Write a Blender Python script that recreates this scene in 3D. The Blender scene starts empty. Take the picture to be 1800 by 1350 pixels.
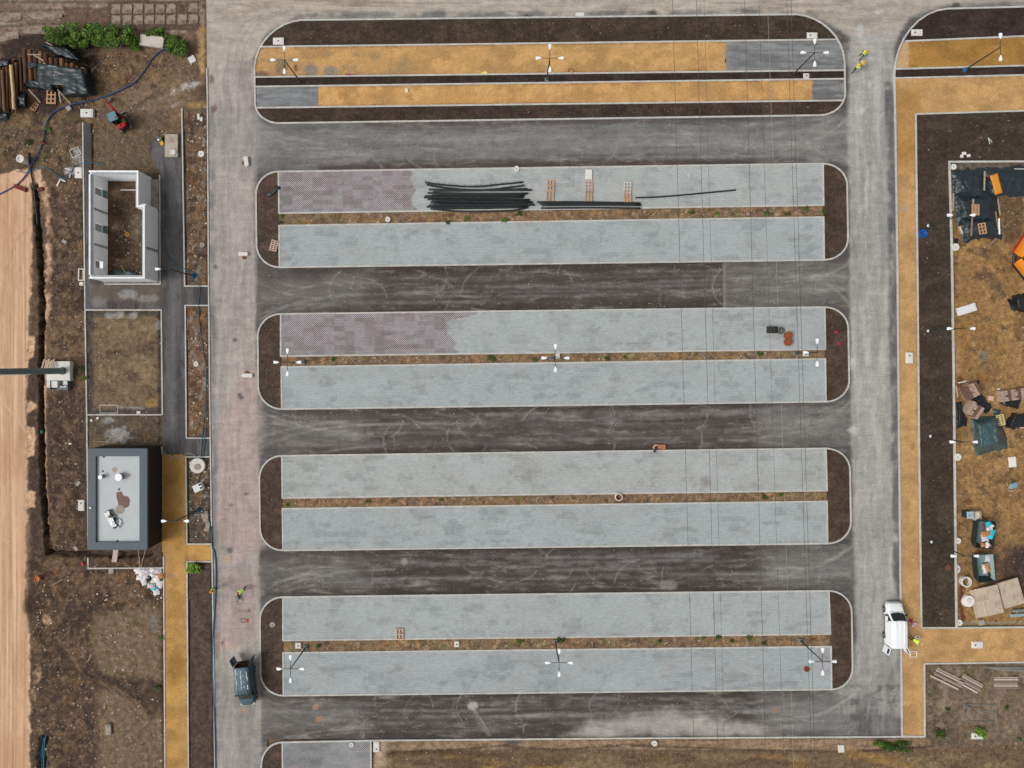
import bpy, bmesh, math, random
import numpy as np
from mathutils import Vector, Matrix
random.seed(7); RNG = np.random.default_rng(7)
S = bpy.context.scene
C = S.collection
R = math.radians
# ------------------------------------------------------------------ camera, sky, sun, exposure
H = 80.0            # drone height (m); 16 photo pixels per metre on the ground
PPM = 16.0
NX, NY = 890.0, 640.0   # the photo pixel straight below the drone
cam = bpy.data.cameras.new('camera'); cam_o = bpy.data.objects.new('camera', cam); C.objects.link(cam_o)
cam_o.location = (0, 0, H)
cam.sensor_width = 36; cam.lens = 36 * PPM * H / 1800
cam.shift_x = (900 - NX) / 1800; cam.shift_y = -(675 - NY) / 1800
cam.clip_end = 2000; cam.clip_start = .5
S.camera = cam_o
W = bpy.data.worlds.new('World'); S.world = W; W.use_nodes = True
nt = W.node_tree; nt.nodes.clear()
sky = nt.nodes.new('ShaderNodeTexSky'); sky.sky_type = 'NISHITA'; sky.sun_disc = False
SUN_EL, SUN_AZ = 48, 255           # overcast glow from the west-south-west
sky.sun_elevation = R(SUN_EL); sky.sun_rotation = R(SUN_AZ)
sky.dust_density = 6; sky.air_density = 1.0; sky.ozone_density = 1.0
hs = nt.nodes.new('ShaderNodeHueSaturation'); hs.inputs['Saturation'].default_value = .08
bg = nt.nodes.new('ShaderNodeBackground'); bg.inputs['Strength'].default_value = .116
wo = nt.nodes.new('ShaderNodeOutputWorld')
nt.links.new(sky.outputs[0], hs.inputs['Color']); nt.links.new(hs.outputs[0], bg.inputs[0]); nt.links.new(bg.outputs[0], wo.inputs[0])
sl = bpy.data.lights.new('sun', 'SUN'); sl.energy = 1.05; sl.angle = R(20); sl.color = (1, .965, .92)
so = bpy.data.objects.new('sun', sl); C.objects.link(so)
az, el = R(SUN_AZ), R(SUN_EL)
sd = Vector((math.sin(az) * math.cos(el), math.cos(az) * math.cos(el), math.sin(el)))
so.rotation_euler = sd.to_track_quat('Z', 'Y').to_euler(); so.location = sd * 100
S.view_settings.view_transform = 'Standard'; S.view_settings.look = 'None'
S.view_settings.exposure = 0.0; S.view_settings.gamma = 1; S.view_settings.use_curve_mapping = False

# ------------------------------------------------------------------ helpers
def P(px, py, z=0.0):
    """photo pixel at height z -> world point"""
    k = (H - z) / H / PPM
    return Vector(((px - NX) * k, (NY - py) * k, z))
def lin(c):
    return tuple((x / 255 / 12.92) if x / 255 <= .04045 else ((x / 255 + .055) / 1.055) ** 2.4 for x in c)
def tag(o, label=None, cat=None, group=None, kind=None):
    if label: o['label'] = label
    if cat: o['category'] = cat
    if group: o['group'] = group
    if kind: o['kind'] = kind
    return o
# --- numpy value noise
def _h(ix, iy, s):
    n = np.sin(ix * 127.1 + iy * 311.7 + s * 74.7) * 43758.5453
    return n - np.floor(n)
def vn(x, y, s=0):
    ix, iy = np.floor(x), np.floor(y); fx, fy = x - ix, y - iy
    fx = fx * fx * (3 - 2 * fx); fy = fy * fy * (3 - 2 * fy)
    a, b, c, d = _h(ix, iy, s), _h(ix + 1, iy, s), _h(ix, iy + 1, s), _h(ix + 1, iy + 1, s)
    return a + (b - a) * fx + (c - a) * fy + (a - b - c + d) * fx * fy
def fbm(x, y, s=0, o=4):
    t = 0; a = .5; n = 0
    for i in range(o):
        t = t + a * vn(x, y, s + i * 3.7); n += a; a *= .55; x = x * 2.03 + 5.1; y = y * 2.03 + 1.7
    return t / n
def sstep(a, b, x):
    t = np.clip((x - a) / (b - a + 1e-9), 0, 1); return t * t * (3 - 2 * t)
def poly_sd(X, Y, pts):
    """signed distance, positive inside"""
    n = len(pts); d = np.full(X.shape, 1e9); ins = np.zeros(X.shape, bool)
    for i in range(n):
        x0, y0 = pts[i]; x1, y1 = pts[(i + 1) % n]
        ex, ey = x1 - x0, y1 - y0
        t = np.clip(((X - x0) * ex + (Y - y0) * ey) / (ex * ex + ey * ey + 1e-9), 0, 1)
        d = np.minimum(d, np.hypot(X - x0 - t * ex, Y - y0 - t * ey))
        if y0 != y1:
            ins ^= ((y0 > Y) != (y1 > Y)) & (X < (x1 - x0) * (Y - y0) / (y1 - y0) + x0)
    return np.where(ins, d, -d)
def path_d(X, Y, pts):
    d = np.full(X.shape, 1e9)
    for (x0, y0), (x1, y1) in zip(pts[:-1], pts[1:]):
        ex, ey = x1 - x0, y1 - y0
        t = np.clip(((X - x0) * ex + (Y - y0) * ey) / (ex * ex + ey * ey + 1e-9), 0, 1)
        d = np.minimum(d, np.hypot(X - x0 - t * ex, Y - y0 - t * ey))
    return d
class Paint:
    """colours a sheet of points; all measures in photo pixels (16 = 1 m)"""
    def __init__(s, X, Y, base):
        s.X, s.Y = X, Y; s.c = np.tile(np.array(lin(base)), (len(X), 1)); s.seed = 1
    def _mix(s, idx, m, rgb):
        m = m[:, None]; s.c[idx] = s.c[idx] * (1 - m) + np.array(lin(rgb)) * m
    def _sub(s, pts, pad):
        xs = [p[0] for p in pts]; ys = [p[1] for p in pts]
        i = np.nonzero((s.X > min(xs) - pad) & (s.X < max(xs) + pad) & (s.Y > min(ys) - pad) & (s.Y < max(ys) + pad))[0]
        return i, s.X[i], s.Y[i]
    def _rag(s, x, y, rag, rs):
        s.seed += 1
        return (fbm(x / rs, y / rs, s.seed, 4) - .5) * 2 * rag if rag else 0
    def poly(s, pts, rgb, soft=1.5, rag=0, rs=14, op=1):
        i, x, y = s._sub(pts, soft + rag + 2)
        if len(i): s._mix(i, sstep(-soft, soft, poly_sd(x, y, pts) + s._rag(x, y, rag, rs)) * op, rgb)
    def stroke(s, pts, w, rgb, soft=2, rag=0, rs=10, op=1, brk=0):
        i, x, y = s._sub(pts, w + soft + rag + 2)
        if not len(i): return
        m = sstep(-soft, soft, w / 2 - path_d(x, y, pts) + s._rag(x, y, rag, rs)) * op
        if brk: m = m * sstep(brk - .2, brk + .2, fbm(x / 22, y / 22, s.seed + 40, 3))
        s._mix(i, m, rgb)
    def ell(s, cx, cy, rx, ry, rgb, soft=.3, rag=.25, rs=8, op=1):
        i, x, y = s._sub([(cx - rx, cy - ry), (cx + rx, cy + ry)], max(rx, ry))
        if not len(i): return
        d = 1 - np.hypot((x - cx) / rx, (y - cy) / ry)
        s._mix(i, sstep(-soft, soft, d + s._rag(x, y, rag, rs)) * op, rgb)
    def noise(s, rgb, sx, sy, th, soft=.1, op=1, box=None, oct=6):
        s.seed += 1
        if box is not None:
            i, x, y = s._sub([(box[0], box[1]), (box[2], box[3])], 0)
            f = np.minimum(np.minimum(x - box[0], box[2] - x), np.minimum(y - box[1], box[3] - y)); f = sstep(0, 8, f)
        else:
            i = slice(None); x, y = s.X, s.Y; f = 1
        if not len(x): return
        s._mix(i, sstep(th - soft, th + soft, fbm(x / sx, y / sy, s.seed, oct)) * op * f, rgb)
    def band(s, box, rgb, fx, fy, op=1):
        """soft box: fx, fy = fade widths"""
        i, x, y = s._sub([(box[0], box[1]), (box[2], box[3])], 0)
        if len(i): s._mix(i, sstep(0, fx, np.minimum(x - box[0], box[2] - x)) * sstep(0, fy, np.minimum(y - box[1], box[3] - y)) * op, rgb)
# --- materials
def _nodes(name):
    m = bpy.data.materials.new(name); m.use_nodes = True
    t = m.node_tree; b = t.nodes['Principled BSDF']; return m, t, b
def N(t, typ, **kw):
    n = t.nodes.new(typ)
    for k, v in kw.items():
        if k.startswith('i_'): n.inputs[k[2:].replace('_', ' ')].default_value = v
        else: setattr(n, k, v)
    return n
def mathn(t, op, a, b=None, c=None):
    n = t.nodes.new('ShaderNodeMath'); n.operation = op
    for i, v in enumerate((a, b, c)):
        if v is None: continue
        if hasattr(v, 'links'): t.links.new(v, n.inputs[i])
        else: n.inputs[i].default_value = v
    return n.outputs[0]
def mixc(t, fac, a, b, mode='MIX'):
    n = t.nodes.new('ShaderNodeMix'); n.data_type = 'RGBA'; n.blend_type = mode
    for k, v in ((0, fac), (6, a), (7, b)):
        if hasattr(v, 'links'): t.links.new(v, n.inputs[k])
        else: n.inputs[k].default_value = v if k == 0 else (*v, 1)
    return n.outputs[2]
def rng(t, v, a, b, c, d):
    n = t.nodes.new('ShaderNodeMapRange'); t.links.new(v, n.inputs[0])
    for i, q in enumerate((a, b, c, d)): n.inputs[i + 1].default_value = q
    return n.outputs[0]
_MC = {}
def M(name, rgb, rough=.85, var=.18, sc=4.0, bump=.0, metal=0, spec=.3, dirt=None, dirt_th=.56, streak=None):
    """plain surface: base colour with mottling, optional dirt blotches"""
    if name in _MC: return _MC[name]
    m, t, b = _nodes(name); tc = N(t, 'ShaderNodeTexCoord')
    n1 = N(t, 'ShaderNodeTexNoise', i_Scale=sc, i_Detail=6.0, i_Roughness=.65)
    src = tc.outputs['Object']
    if streak:
        mp = N(t, 'ShaderNodeMapping'); mp.inputs['Scale'].default_value = streak; t.links.new(src, mp.inputs[0]); src = mp.outputs[0]
    t.links.new(src, n1.inputs['Vector'])
    oi = N(t, 'ShaderNodeObjectInfo')
    f = rng(t, n1.outputs['Fac'], .25, .75, 1 - var, 1 + var)
    f = mathn(t, 'MULTIPLY', f, rng(t, oi.outputs['Random'], 0, 1, 1 - var * .5, 1 + var * .5))
    vm = N(t, 'ShaderNodeVectorMath', operation='SCALE'); vm.inputs[0].default_value = lin(rgb); t.links.new(f, vm.inputs['Scale'])
    col = vm.outputs[0]
    if dirt:
        n2 = N(t, 'ShaderNodeTexNoise', i_Scale=sc * .6, i_Detail=8.0, i_Roughness=.7); t.links.new(src, n2.inputs['Vector'])
        col = mixc(t, rng(t, n2.outputs['Fac'], dirt_th - .06, dirt_th + .1, 0, .85), col, lin(dirt))
    t.links.new(col, b.inputs['Base Color'])
    b.inputs['Roughness'].default_value = rough; b.inputs['Metallic'].default_value = metal
    b.inputs['Specular IOR Level'].default_value = spec
    if bump:
        bp = N(t, 'ShaderNodeBump', i_Strength=bump, i_Distance=.05); t.links.new(n1.outputs['Fac'], bp.inputs['Height']); t.links.new(bp.outputs[0], b.inputs['Normal'])
    _MC[name] = m; return m
def GM(name, fine=.25, mid=.2, fs=9.0, ms=1.6, speck=None, speck_th=.7, bump=.5, streaky=None, rough=.95, lanes=False, sand=False):
    """ground surface: colour attribute x grain, plus pale specks"""
    m, t, b = _nodes(name)
    at = N(t, 'ShaderNodeAttribute', attribute_name='Col'); ge = N(t, 'ShaderNodeNewGeometry'); src = ge.outputs['Position']
    n1 = N(t, 'ShaderNodeTexNoise', i_Scale=fs, i_Detail=3.0, i_Roughness=.6); t.links.new(src, n1.inputs['Vector'])
    n2 = N(t, 'ShaderNodeTexNoise', i_Scale=ms, i_Detail=8.0, i_Roughness=.62); t.links.new(src, n2.inputs['Vector'])
    f = mathn(t, 'MULTIPLY', rng(t, n1.outputs['Fac'], .3, .7, 1 - fine, 1 + fine), rng(t, n2.outputs['Fac'], .3, .7, 1 - mid, 1 + mid))
    if streaky:
        mp = N(t, 'ShaderNodeMapping'); mp.inputs['Scale'].default_value = streaky[0]; t.links.new(src, mp.inputs[0])
        n3 = N(t, 'ShaderNodeTexNoise', i_Scale=1.0, i_Detail=6.0, i_Roughness=.6); t.links.new(mp.outputs[0], n3.inputs['Vector'])
        f = mathn(t, 'MULTIPLY', f, rng(t, n3.outputs['Fac'], .3, .7, 1 - streaky[1], 1 + streaky[1]))
    if lanes:      # brushed dust: wisps along the driving direction (attribute Msk: 0 across, 1 down)
        ms = N(t, 'ShaderNodeAttribute', attribute_name='Msk'); w_ = []
        wp = N(t, 'ShaderNodeTexNoise', i_Scale=.22, i_Detail=3.0); t.links.new(src, wp.inputs['Vector'])
        ws = N(t, 'ShaderNodeVectorMath', operation='SCALE'); t.links.new(wp.outputs['Color'], ws.inputs[0]); ws.inputs['Scale'].default_value = 1.6
        wa = N(t, 'ShaderNodeVectorMath', operation='ADD'); t.links.new(src, wa.inputs[0]); t.links.new(ws.outputs[0], wa.inputs[1])
        for sc in ((.16, 1.5, 1), (1.7, .13, 1)):
            mp = N(t, 'ShaderNodeMapping'); mp.inputs['Scale'].default_value = sc; t.links.new(wa.outputs[0], mp.inputs[0])
            n_ = N(t, 'ShaderNodeTexNoise', i_Scale=1.0, i_Detail=9.0, i_Roughness=.68); t.links.new(mp.outputs[0], n_.inputs['Vector']); w_.append(n_.outputs['Fac'])
        wi = mixc(t, ms.outputs['Fac'], (0, 0, 0), (0, 0, 0)); mx = t.nodes.new('ShaderNodeMix'); mx.data_type = 'FLOAT'
        t.links.new(ms.outputs['Fac'], mx.inputs[0]); t.links.new(w_[0], mx.inputs[2]); t.links.new(w_[1], mx.inputs[3])
        n6 = N(t, 'ShaderNodeTexNoise', i_Scale=.45, i_Detail=10.0, i_Roughness=.7); t.links.new(src, n6.inputs['Vector'])
        f = mathn(t, 'MULTIPLY', f, mathn(t, 'MULTIPLY', rng(t, mx.outputs[0], .3, .7, .8, 1.22), rng(t, n6.outputs['Fac'], .3, .7, .88, 1.14)))
        dustf = mathn(t, 'MULTIPLY', rng(t, mx.outputs[0], .52, .72, 0, 1), rng(t, n6.outputs['Fac'], .42, .62, .05, .7))
    if sand:       # the smooth sand field: grain only, with fine lengthwise tracks
        ms = N(t, 'ShaderNodeAttribute', attribute_name='Msk'); mp = N(t, 'ShaderNodeMapping'); mp.inputs['Scale'].default_value = (3.2, .07, 1); t.links.new(src, mp.inputs[0])
        n7 = N(t, 'ShaderNodeTexNoise', i_Scale=1.0, i_Detail=7.0, i_Roughness=.6); t.links.new(mp.outputs[0], n7.inputs['Vector'])
        fs_ = mathn(t, 'MULTIPLY', rng(t, n7.outputs['Fac'], .3, .7, .76, 1.16), rng(t, n1.outputs['Fac'], .3, .7, .95, 1.05))
        mx = t.nodes.new('ShaderNodeMix'); mx.data_type = 'FLOAT'; t.links.new(ms.outputs['Fac'], mx.inputs[0]); t.links.new(f, mx.inputs[2]); t.links.new(fs_, mx.inputs[3]); f = mx.outputs[0]
    vm = N(t, 'ShaderNodeVectorMath', operation='SCALE'); t.links.new(at.outputs['Color'], vm.inputs[0]); t.links.new(f, vm.inputs['Scale'])
    col = vm.outputs[0]
    if lanes: col = mixc(t, dustf, col, lin((168, 164, 158)))
    if speck:
        n4 = N(t, 'ShaderNodeTexNoise', i_Scale=7.0, i_Detail=2.0, i_Roughness=.5); t.links.new(src, n4.inputs['Vector'])
        n5 = N(t, 'ShaderNodeTexNoise', i_Scale=.5, i_Detail=3.0); t.links.new(src, n5.inputs['Vector'])
        v = mathn(t, 'ADD', n4.outputs['Fac'], rng(t, n5.outputs['Fac'], .35, .65, -.05, .05))
        col = mixc(t, rng(t, v, speck_th, speck_th + .05, 0, .8), col, lin(speck))
    t.links.new(col, b.inputs['Base Color']); b.inputs['Roughness'].default_value = rough; b.inputs['Specular IOR Level'].default_value = .15
    bp = N(t, 'ShaderNodeBump', i_Strength=bump, i_Distance=.06); t.links.new(n2.outputs['Fac'], bp.inputs['Height']); t.links.new(bp.outputs[0], b.inputs['Normal'])
    return m
# --- mesh building
ICO = None
class MB:
    def __init__(s): s.v = []; s.f = []; s.c = None
    def add(s, vs, fs):
        o = len(s.v); s.v += [tuple(v) for v in vs]; s.f += [tuple(i + o for i in f) for f in fs]; return s
    def box(s, c, d, rz=0, rx=0, ry=0, tx=1, ty=1):
        m = Matrix.Rotation(R(rz), 3, 'Z') @ Matrix.Rotation(R(ry), 3, 'Y') @ Matrix.Rotation(R(rx), 3, 'X'); c = Vector(c)
        vs = []
        for z in (-1, 1):
            kx, ky = (tx, ty) if z > 0 else (1, 1)
            for x, y in ((-1, -1), (1, -1), (1, 1), (-1, 1)): vs.append(c + m @ Vector((x * d[0] / 2 * kx, y * d[1] / 2 * ky, z * d[2] / 2)))
        return s.add(vs, [(3, 2, 1, 0), (4, 5, 6, 7), (0, 1, 5, 4), (1, 2, 6, 5), (2, 3, 7, 6), (3, 0, 4, 7)])
    def bbox(s, c, d, b=.03, rz=0):
        """box with chamfered top edges"""
        m = Matrix.Rotation(R(rz), 3, 'Z'); c = Vector(c); vs = []
        for z, i in ((-.5 * d[2], 0), (.5 * d[2] - b, 0), (.5 * d[2], b)):
            for x, y in ((-1, -1), (1, -1), (1, 1), (-1, 1)): vs.append(c + m @ Vector((x * (d[0] / 2 - i), y * (d[1] / 2 - i), z)))
        f = [(3, 2, 1, 0), (8, 9, 10, 11)]
        for k in (0, 4):
            for i in range(4): f.append((k + i, k + (i + 1) % 4, k + 4 + (i + 1) % 4, k + 4 + i))
        return s.add(vs, f)
    def cyl(s, c, r, h, n=12, r2=None, axis='z'):
        r2 = r if r2 is None else r2; c = Vector(c); vs = []
        for k, rr in ((0, r), (1, r2)):
            for i in range(n):
                a = 2 * math.pi * i / n; p = (rr * math.cos(a), rr * math.sin(a), k * h)
                if axis == 'x': p = (p[2] - h / 2, p[0], p[1])
                if axis == 'y': p = (p[0], h / 2 - p[2], p[1])
                vs.append(c + Vector(p))
        f = [tuple(range(n - 1, -1, -1)), tuple(range(n, 2 * n))]
        f += [(i, (i + 1) % n, n + (i + 1) % n, n + i) for i in range(n)]
        return s.add(vs, f)
    def ring(s, c, ro, ri, h, n=20):
        c = Vector(c); vs = []
        for rr, z in ((ro, 0), (ro, h), (ri, h), (ri, 0)):
            for i in range(n):
                a = 2 * math.pi * i / n; vs.append(c + Vector((rr * math.cos(a), rr * math.sin(a), z)))
        return s.add(vs, [(k * n + i, k * n + (i + 1) % n, ((k + 1) % 4) * n + (i + 1) % n, ((k + 1) % 4) * n + i) for k in range(4) for i in range(n)])
    def tube(s, path, r, n=8, r2=None, cap=True):
        path = [Vector(p) for p in path]; L = len(path); vs = []
        up = Vector((0, 0, 1)); pn = None
        for k, p in enumerate(path):
            t = (path[min(k + 1, L - 1)] - path[max(k - 1, 0)]).normalized()
            if pn is None:
                pn = t.cross(up if abs(t.z) < .95 else Vector((1, 0, 0))).normalized()
            else:
                pn = (pn - t * pn.dot(t)).normalized()
            bn = t.cross(pn); q = r if r2 is None else r + (r2 - r) * k / (L - 1)
            for i in range(n):
                a = 2 * math.pi * i / n; vs.append(p + pn * (q * math.cos(a)) + bn * (q * math.sin(a)))
        f = [(k * n + i, k * n + (i + 1) % n, (k + 1) * n + (i + 1) % n, (k + 1) * n + i) for k in range(L - 1) for i in range(n)]
        if cap: f += [tuple(range(n - 1, -1, -1)), tuple(range((L - 1) * n, L * n))]
        return s.add(vs, f)
    def prism(s, pts, z0, z1, taper=0):
        n = len(pts); cx = sum(p[0] for p in pts) / n; cy = sum(p[1] for p in pts) / n
        vs = [(x, y, z0) for x, y in pts] + [(x + (cx - x) * taper, y + (cy - y) * taper, z1) for x, y in pts]
        return s.add(vs, [tuple(range(n - 1, -1, -1)), tuple(range(n, 2 * n))] + [(i, (i + 1) % n, n + (i + 1) % n, n + i) for i in range(n)])
    def grid(s, nx, ny, fn):
        vs = [fn(i / nx, j / ny) for j in range(ny + 1) for i in range(nx + 1)]; w = nx + 1
        return s.add(vs, [(j * w + i, j * w + i + 1, (j + 1) * w + i + 1, (j + 1) * w + i) for j in range(ny) for i in range(nx)])
    def quad(s, a, b, c, d): return s.add([a, b, c, d], [(0, 1, 2, 3)])
    def rock(s, c, r, sq=.7, seed=None):
        global ICO
        if ICO is None:
            bm = bmesh.new(); bmesh.ops.create_icosphere(bm, subdivisions=1, radius=1); bm.verts.ensure_lookup_table()
            ICO = ([v.co.copy() for v in bm.verts], [tuple(v.index for v in f.verts) for f in bm.faces]); bm.free()
        c = Vector(c); sx, sy, a = random.uniform(.7, 1.2), random.uniform(.7, 1.2), random.uniform(0, 6.3)
        ca, sa = math.cos(a), math.sin(a); vs = []
        for v in ICO[0]:
            k = r * random.uniform(.8, 1.15); x, y = v.x * sx * k, v.y * sy * k
            vs.append(c + Vector((x * ca - y * sa, x * sa + y * ca, v.z * sq * k)))
        return s.add(vs, ICO[1])
    def mesh(s, name='m', smooth=False):
        me = bpy.data.meshes.new(name); me.from_pydata(s.v, [], s.f)
        if smooth: me.polygons.foreach_set('use_smooth', [True] * len(me.polygons))
        me.update(); return me
def part(name, mb, mat, parent, loc=(0, 0, 0), rz=0, smooth=False):
    me = mb.mesh(name, smooth) if isinstance(mb, MB) else mb
    if not me.materials: me.materials.append(mat)
    o = bpy.data.objects.new(name, me); C.objects.link(o); o.parent = parent; o.location = loc; o.rotation_euler = (0, 0, R(rz)); return o
def thing(name, label, cat, px, py, z=0, rot=0, group=None):
    o = bpy.data.objects.new(name, None); C.objects.link(o); o.empty_display_size = .2
    o.location = P(px, py, z) if z is not None else P(px, py, gz(px, py)); o.rotation_euler = (0, 0, R(rot))
    return tag(o, label, cat, group)
def solo(name, label, cat, mb, mat, px, py, z=0, rot=0, group=None, kind=None, smooth=False):
    o = part(name, mb, mat, None, smooth=smooth); o.location = P(px, py, z) if z is not None else P(px, py, gz(px, py))
    o.rotation_euler = (0, 0, R(rot)); return tag(o, label, cat, group, kind)
def dup(root, px, py, z=0, rot=0, label=None):
    r = root.copy(); C.objects.link(r); r.location = P(px, py, z) if z is not None else P(px, py, gz(px, py)); r.rotation_euler = (0, 0, R(rot))
    if label: r['label'] = label
    for ch in root.children:
        c = ch.copy(); C.objects.link(c); c.parent = r
        for g in ch.children:
            d = g.copy(); C.objects.link(d); d.parent = c
    return r
def sheet_mesh(name, V, F, col, extra=None):
    me = bpy.data.meshes.new(name); me.vertices.add(len(V)); me.vertices.foreach_set('co', np.asarray(V, np.float32).ravel())
    me.loops.add(F.size); me.loops.foreach_set('vertex_index', F.ravel().astype(np.int32))
    me.polygons.add(len(F)); me.polygons.foreach_set('loop_start', np.arange(0, F.size, 4, dtype=np.int32))
    me.polygons.foreach_set('loop_total', np.full(len(F), 4, np.int32))
    me.update(calc_edges=True)
    a = me.color_attributes.new('Col', 'FLOAT_COLOR', 'POINT')
    a.data.foreach_set('color', np.concatenate([col, np.ones((len(V), 1))], 1).astype(np.float32).ravel())
    if extra is not None:
        e = me.attributes.new('Msk', 'FLOAT', 'POINT'); e.data.foreach_set('value', extra.astype(np.float32))
    return me
def zone(name, poly, z, paint, mat, res=.14, relief=0, rs=.5, label=None, cat=None, mask=None, kind='structure', zfn=None):
    """a ground sheet clipped to a polygon of photo pixels"""
    xs = [p[0] for p in poly]; ys = [p[1] for p in poly]; st = res * PPM
    gx = np.arange(min(xs), max(xs) + st, st); gy = np.arange(min(ys), max(ys) + st, st)
    X, Y = np.meshgrid(gx, gy); nx = len(gx)
    cx, cy = X[:-1, :-1] + st / 2, Y[:-1, :-1] + st / 2
    ins = poly_sd(cx.ravel(), cy.ravel(), poly).reshape(cx.shape) > 0
    j, i = np.nonzero(ins); b = j * nx + i
    F = np.stack([b + nx, b + nx + 1, b + 1, b], 1)
    u, inv = np.unique(F, return_inverse=True); F = inv.reshape(F.shape)
    x, y = X.ravel()[u], Y.ravel()[u]
    zz = np.full(len(x), z)
    if relief: zz = zz + (fbm(x / PPM / rs, y / PPM / rs, 11, 4) - .5) * 2 * relief
    if zfn is not None: zz = zz + zfn(x, y)
    V = np.stack([(x - NX) / PPM, (NY - y) / PPM, zz], 1)
    me = sheet_mesh(name, V, F, paint(x, y), mask(x, y) if mask else None); me.materials.append(mat)
    if relief: me.polygons.foreach_set('use_smooth', [True] * len(me.polygons))
    o = bpy.data.objects.new(name, me); C.objects.link(o); return tag(o, label, cat, None, kind)
# ------------------------------------------------------------------ layout (photo pixels)
def arc(p0, p1, corner, n=8):
    out = []
    for k in range(n + 1):
        t = math.pi / 2 * k / n
        out.append((corner[0] + (p0[0] - corner[0]) * (1 - math.sin(t)) + (p1[0] - corner[0]) * (1 - math.cos(t)),
                    corner[1] + (p0[1] - corner[1]) * (1 - math.sin(t)) + (p1[1] - corner[1]) * (1 - math.cos(t))))
    return out
ISL = [  # (A top l, r) (A bottom l, r) (B top l, r) (B bottom l, r), outer left, outer right
    dict(a=((490, 302), (1446, 288)), b=((491, 375), (1447, 361)), c=((491, 397), (1447, 382)), d=((492, 470), (1448, 457)), lo=450.5, ro=1490),
    dict(a=((494, 552), (1449, 540)), b=((494, 626), (1450, 614)), c=((495, 645), (1450, 631)), d=((496, 719), (1451, 706)), lo=453.5, ro=1492),
    dict(a=((496, 801), (1451, 788)), b=((497, 875), (1453, 862)), c=((497, 894), (1453, 881)), d=((498, 967), (1454, 955)), lo=456.5, ro=1495),
    dict(a=((498, 1049), (1456, 1038)), b=((498, 1125), (1459, 1114)), c=((498, 1147), (1460, 1136)), d=((499, 1222), (1461, 1211)), lo=457.5, ro=1498)]
LK = [(362, -60), (364, 120), (365, 180), (367, 500), (370, 780), (375, 1100), (379, 1420)]      # left road edge
RK = [(1571, -60), (1571, 120), (1573, 200), (1577, 470), (1580, 800), (1585, 1293)]            # right road edge
def xat(path, y):
    return np.interp(y, [p[1] for p in path], [p[0] for p in path])
YARD = [(1669, 286), (1900, 286), (1900, 1102), (1680, 1102), (1675, 650), (1672, 450)]
LOWS = [  # ground is kept below these sheets
    [(362, -60), (1900, -60), (1900, 283), (1667, 283), (1680, 1100), (1900, 1100), (1900, 1167), (1625, 1167), (1624, 1296), (654, 1300), (654, 1420), (379, 1420), (375, 1100), (370, 780), (367, 500), (365, 180)],
    [(146, 214), (184, 214), (184, 500), (150, 545)], [(283, 228), (326, 228), (326, 506), (371, 504), (371, 537), (326, 537), (328, 770), (372, 770), (372, 803), (283, 803)],
    [(149, 499), (288, 499), (288, 547), (149, 547)], [(284, 798), (330, 798), (330, 956), (372, 956), (372, 988), (330, 988), (332, 1420), (289, 1420), (288, 976)]]
TRENCH = [(60, 325), (67, 400), (72, 480), (74, 560), (72, 680), (74, 800), (78, 900), (85, 970)]
TRENCH2 = [(85, 972), (150, 974), (215, 976), (262, 974)]
TRENCH3 = [(75, 1300), (70, 1420)]
def ground_z(x, y):
    z = .0 + (fbm(x / 11, y / 11, 3, 5) - .5) * .24 + (fbm(x / 70, y / 70, 9, 3) - .5) * .12 - .02
    sand = sstep(58, 40, x) * sstep(290, 330, y)
    z = z * (1 - .6 * sand) + sand * .05 * (fbm(x / 3.2, y / 260, 5, 3) - .5)
    for t, w, d in ((TRENCH, 6, .6), (TRENCH2, 6, .6), (TRENCH3, 9, .6)):
        z = z - d * sstep(w, w * .45, path_d(x, y, t) + (fbm(x / 9, y / 9, 21, 3) - .5) * 7)
    z = z + .14 * sstep(14, 2, path_d(x, y, [(88, 340), (92, 420), (90, 520), (86, 600)])) * fbm(x / 10, y / 10, 31, 3)
    for p in LOWS: z = np.where(poly_sd(x, y, p) > -3, np.minimum(z - .12, -.09), z)
    fr = sstep(0, 200, np.maximum(np.maximum(-40 - x, x - 1840), np.maximum(-40 - y, y - 1390)))
    return z * (1 - fr) - .05 * fr
def gz(px, py):
    return float(ground_z(np.array([float(px)]), np.array([float(py)]))[0])

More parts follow.
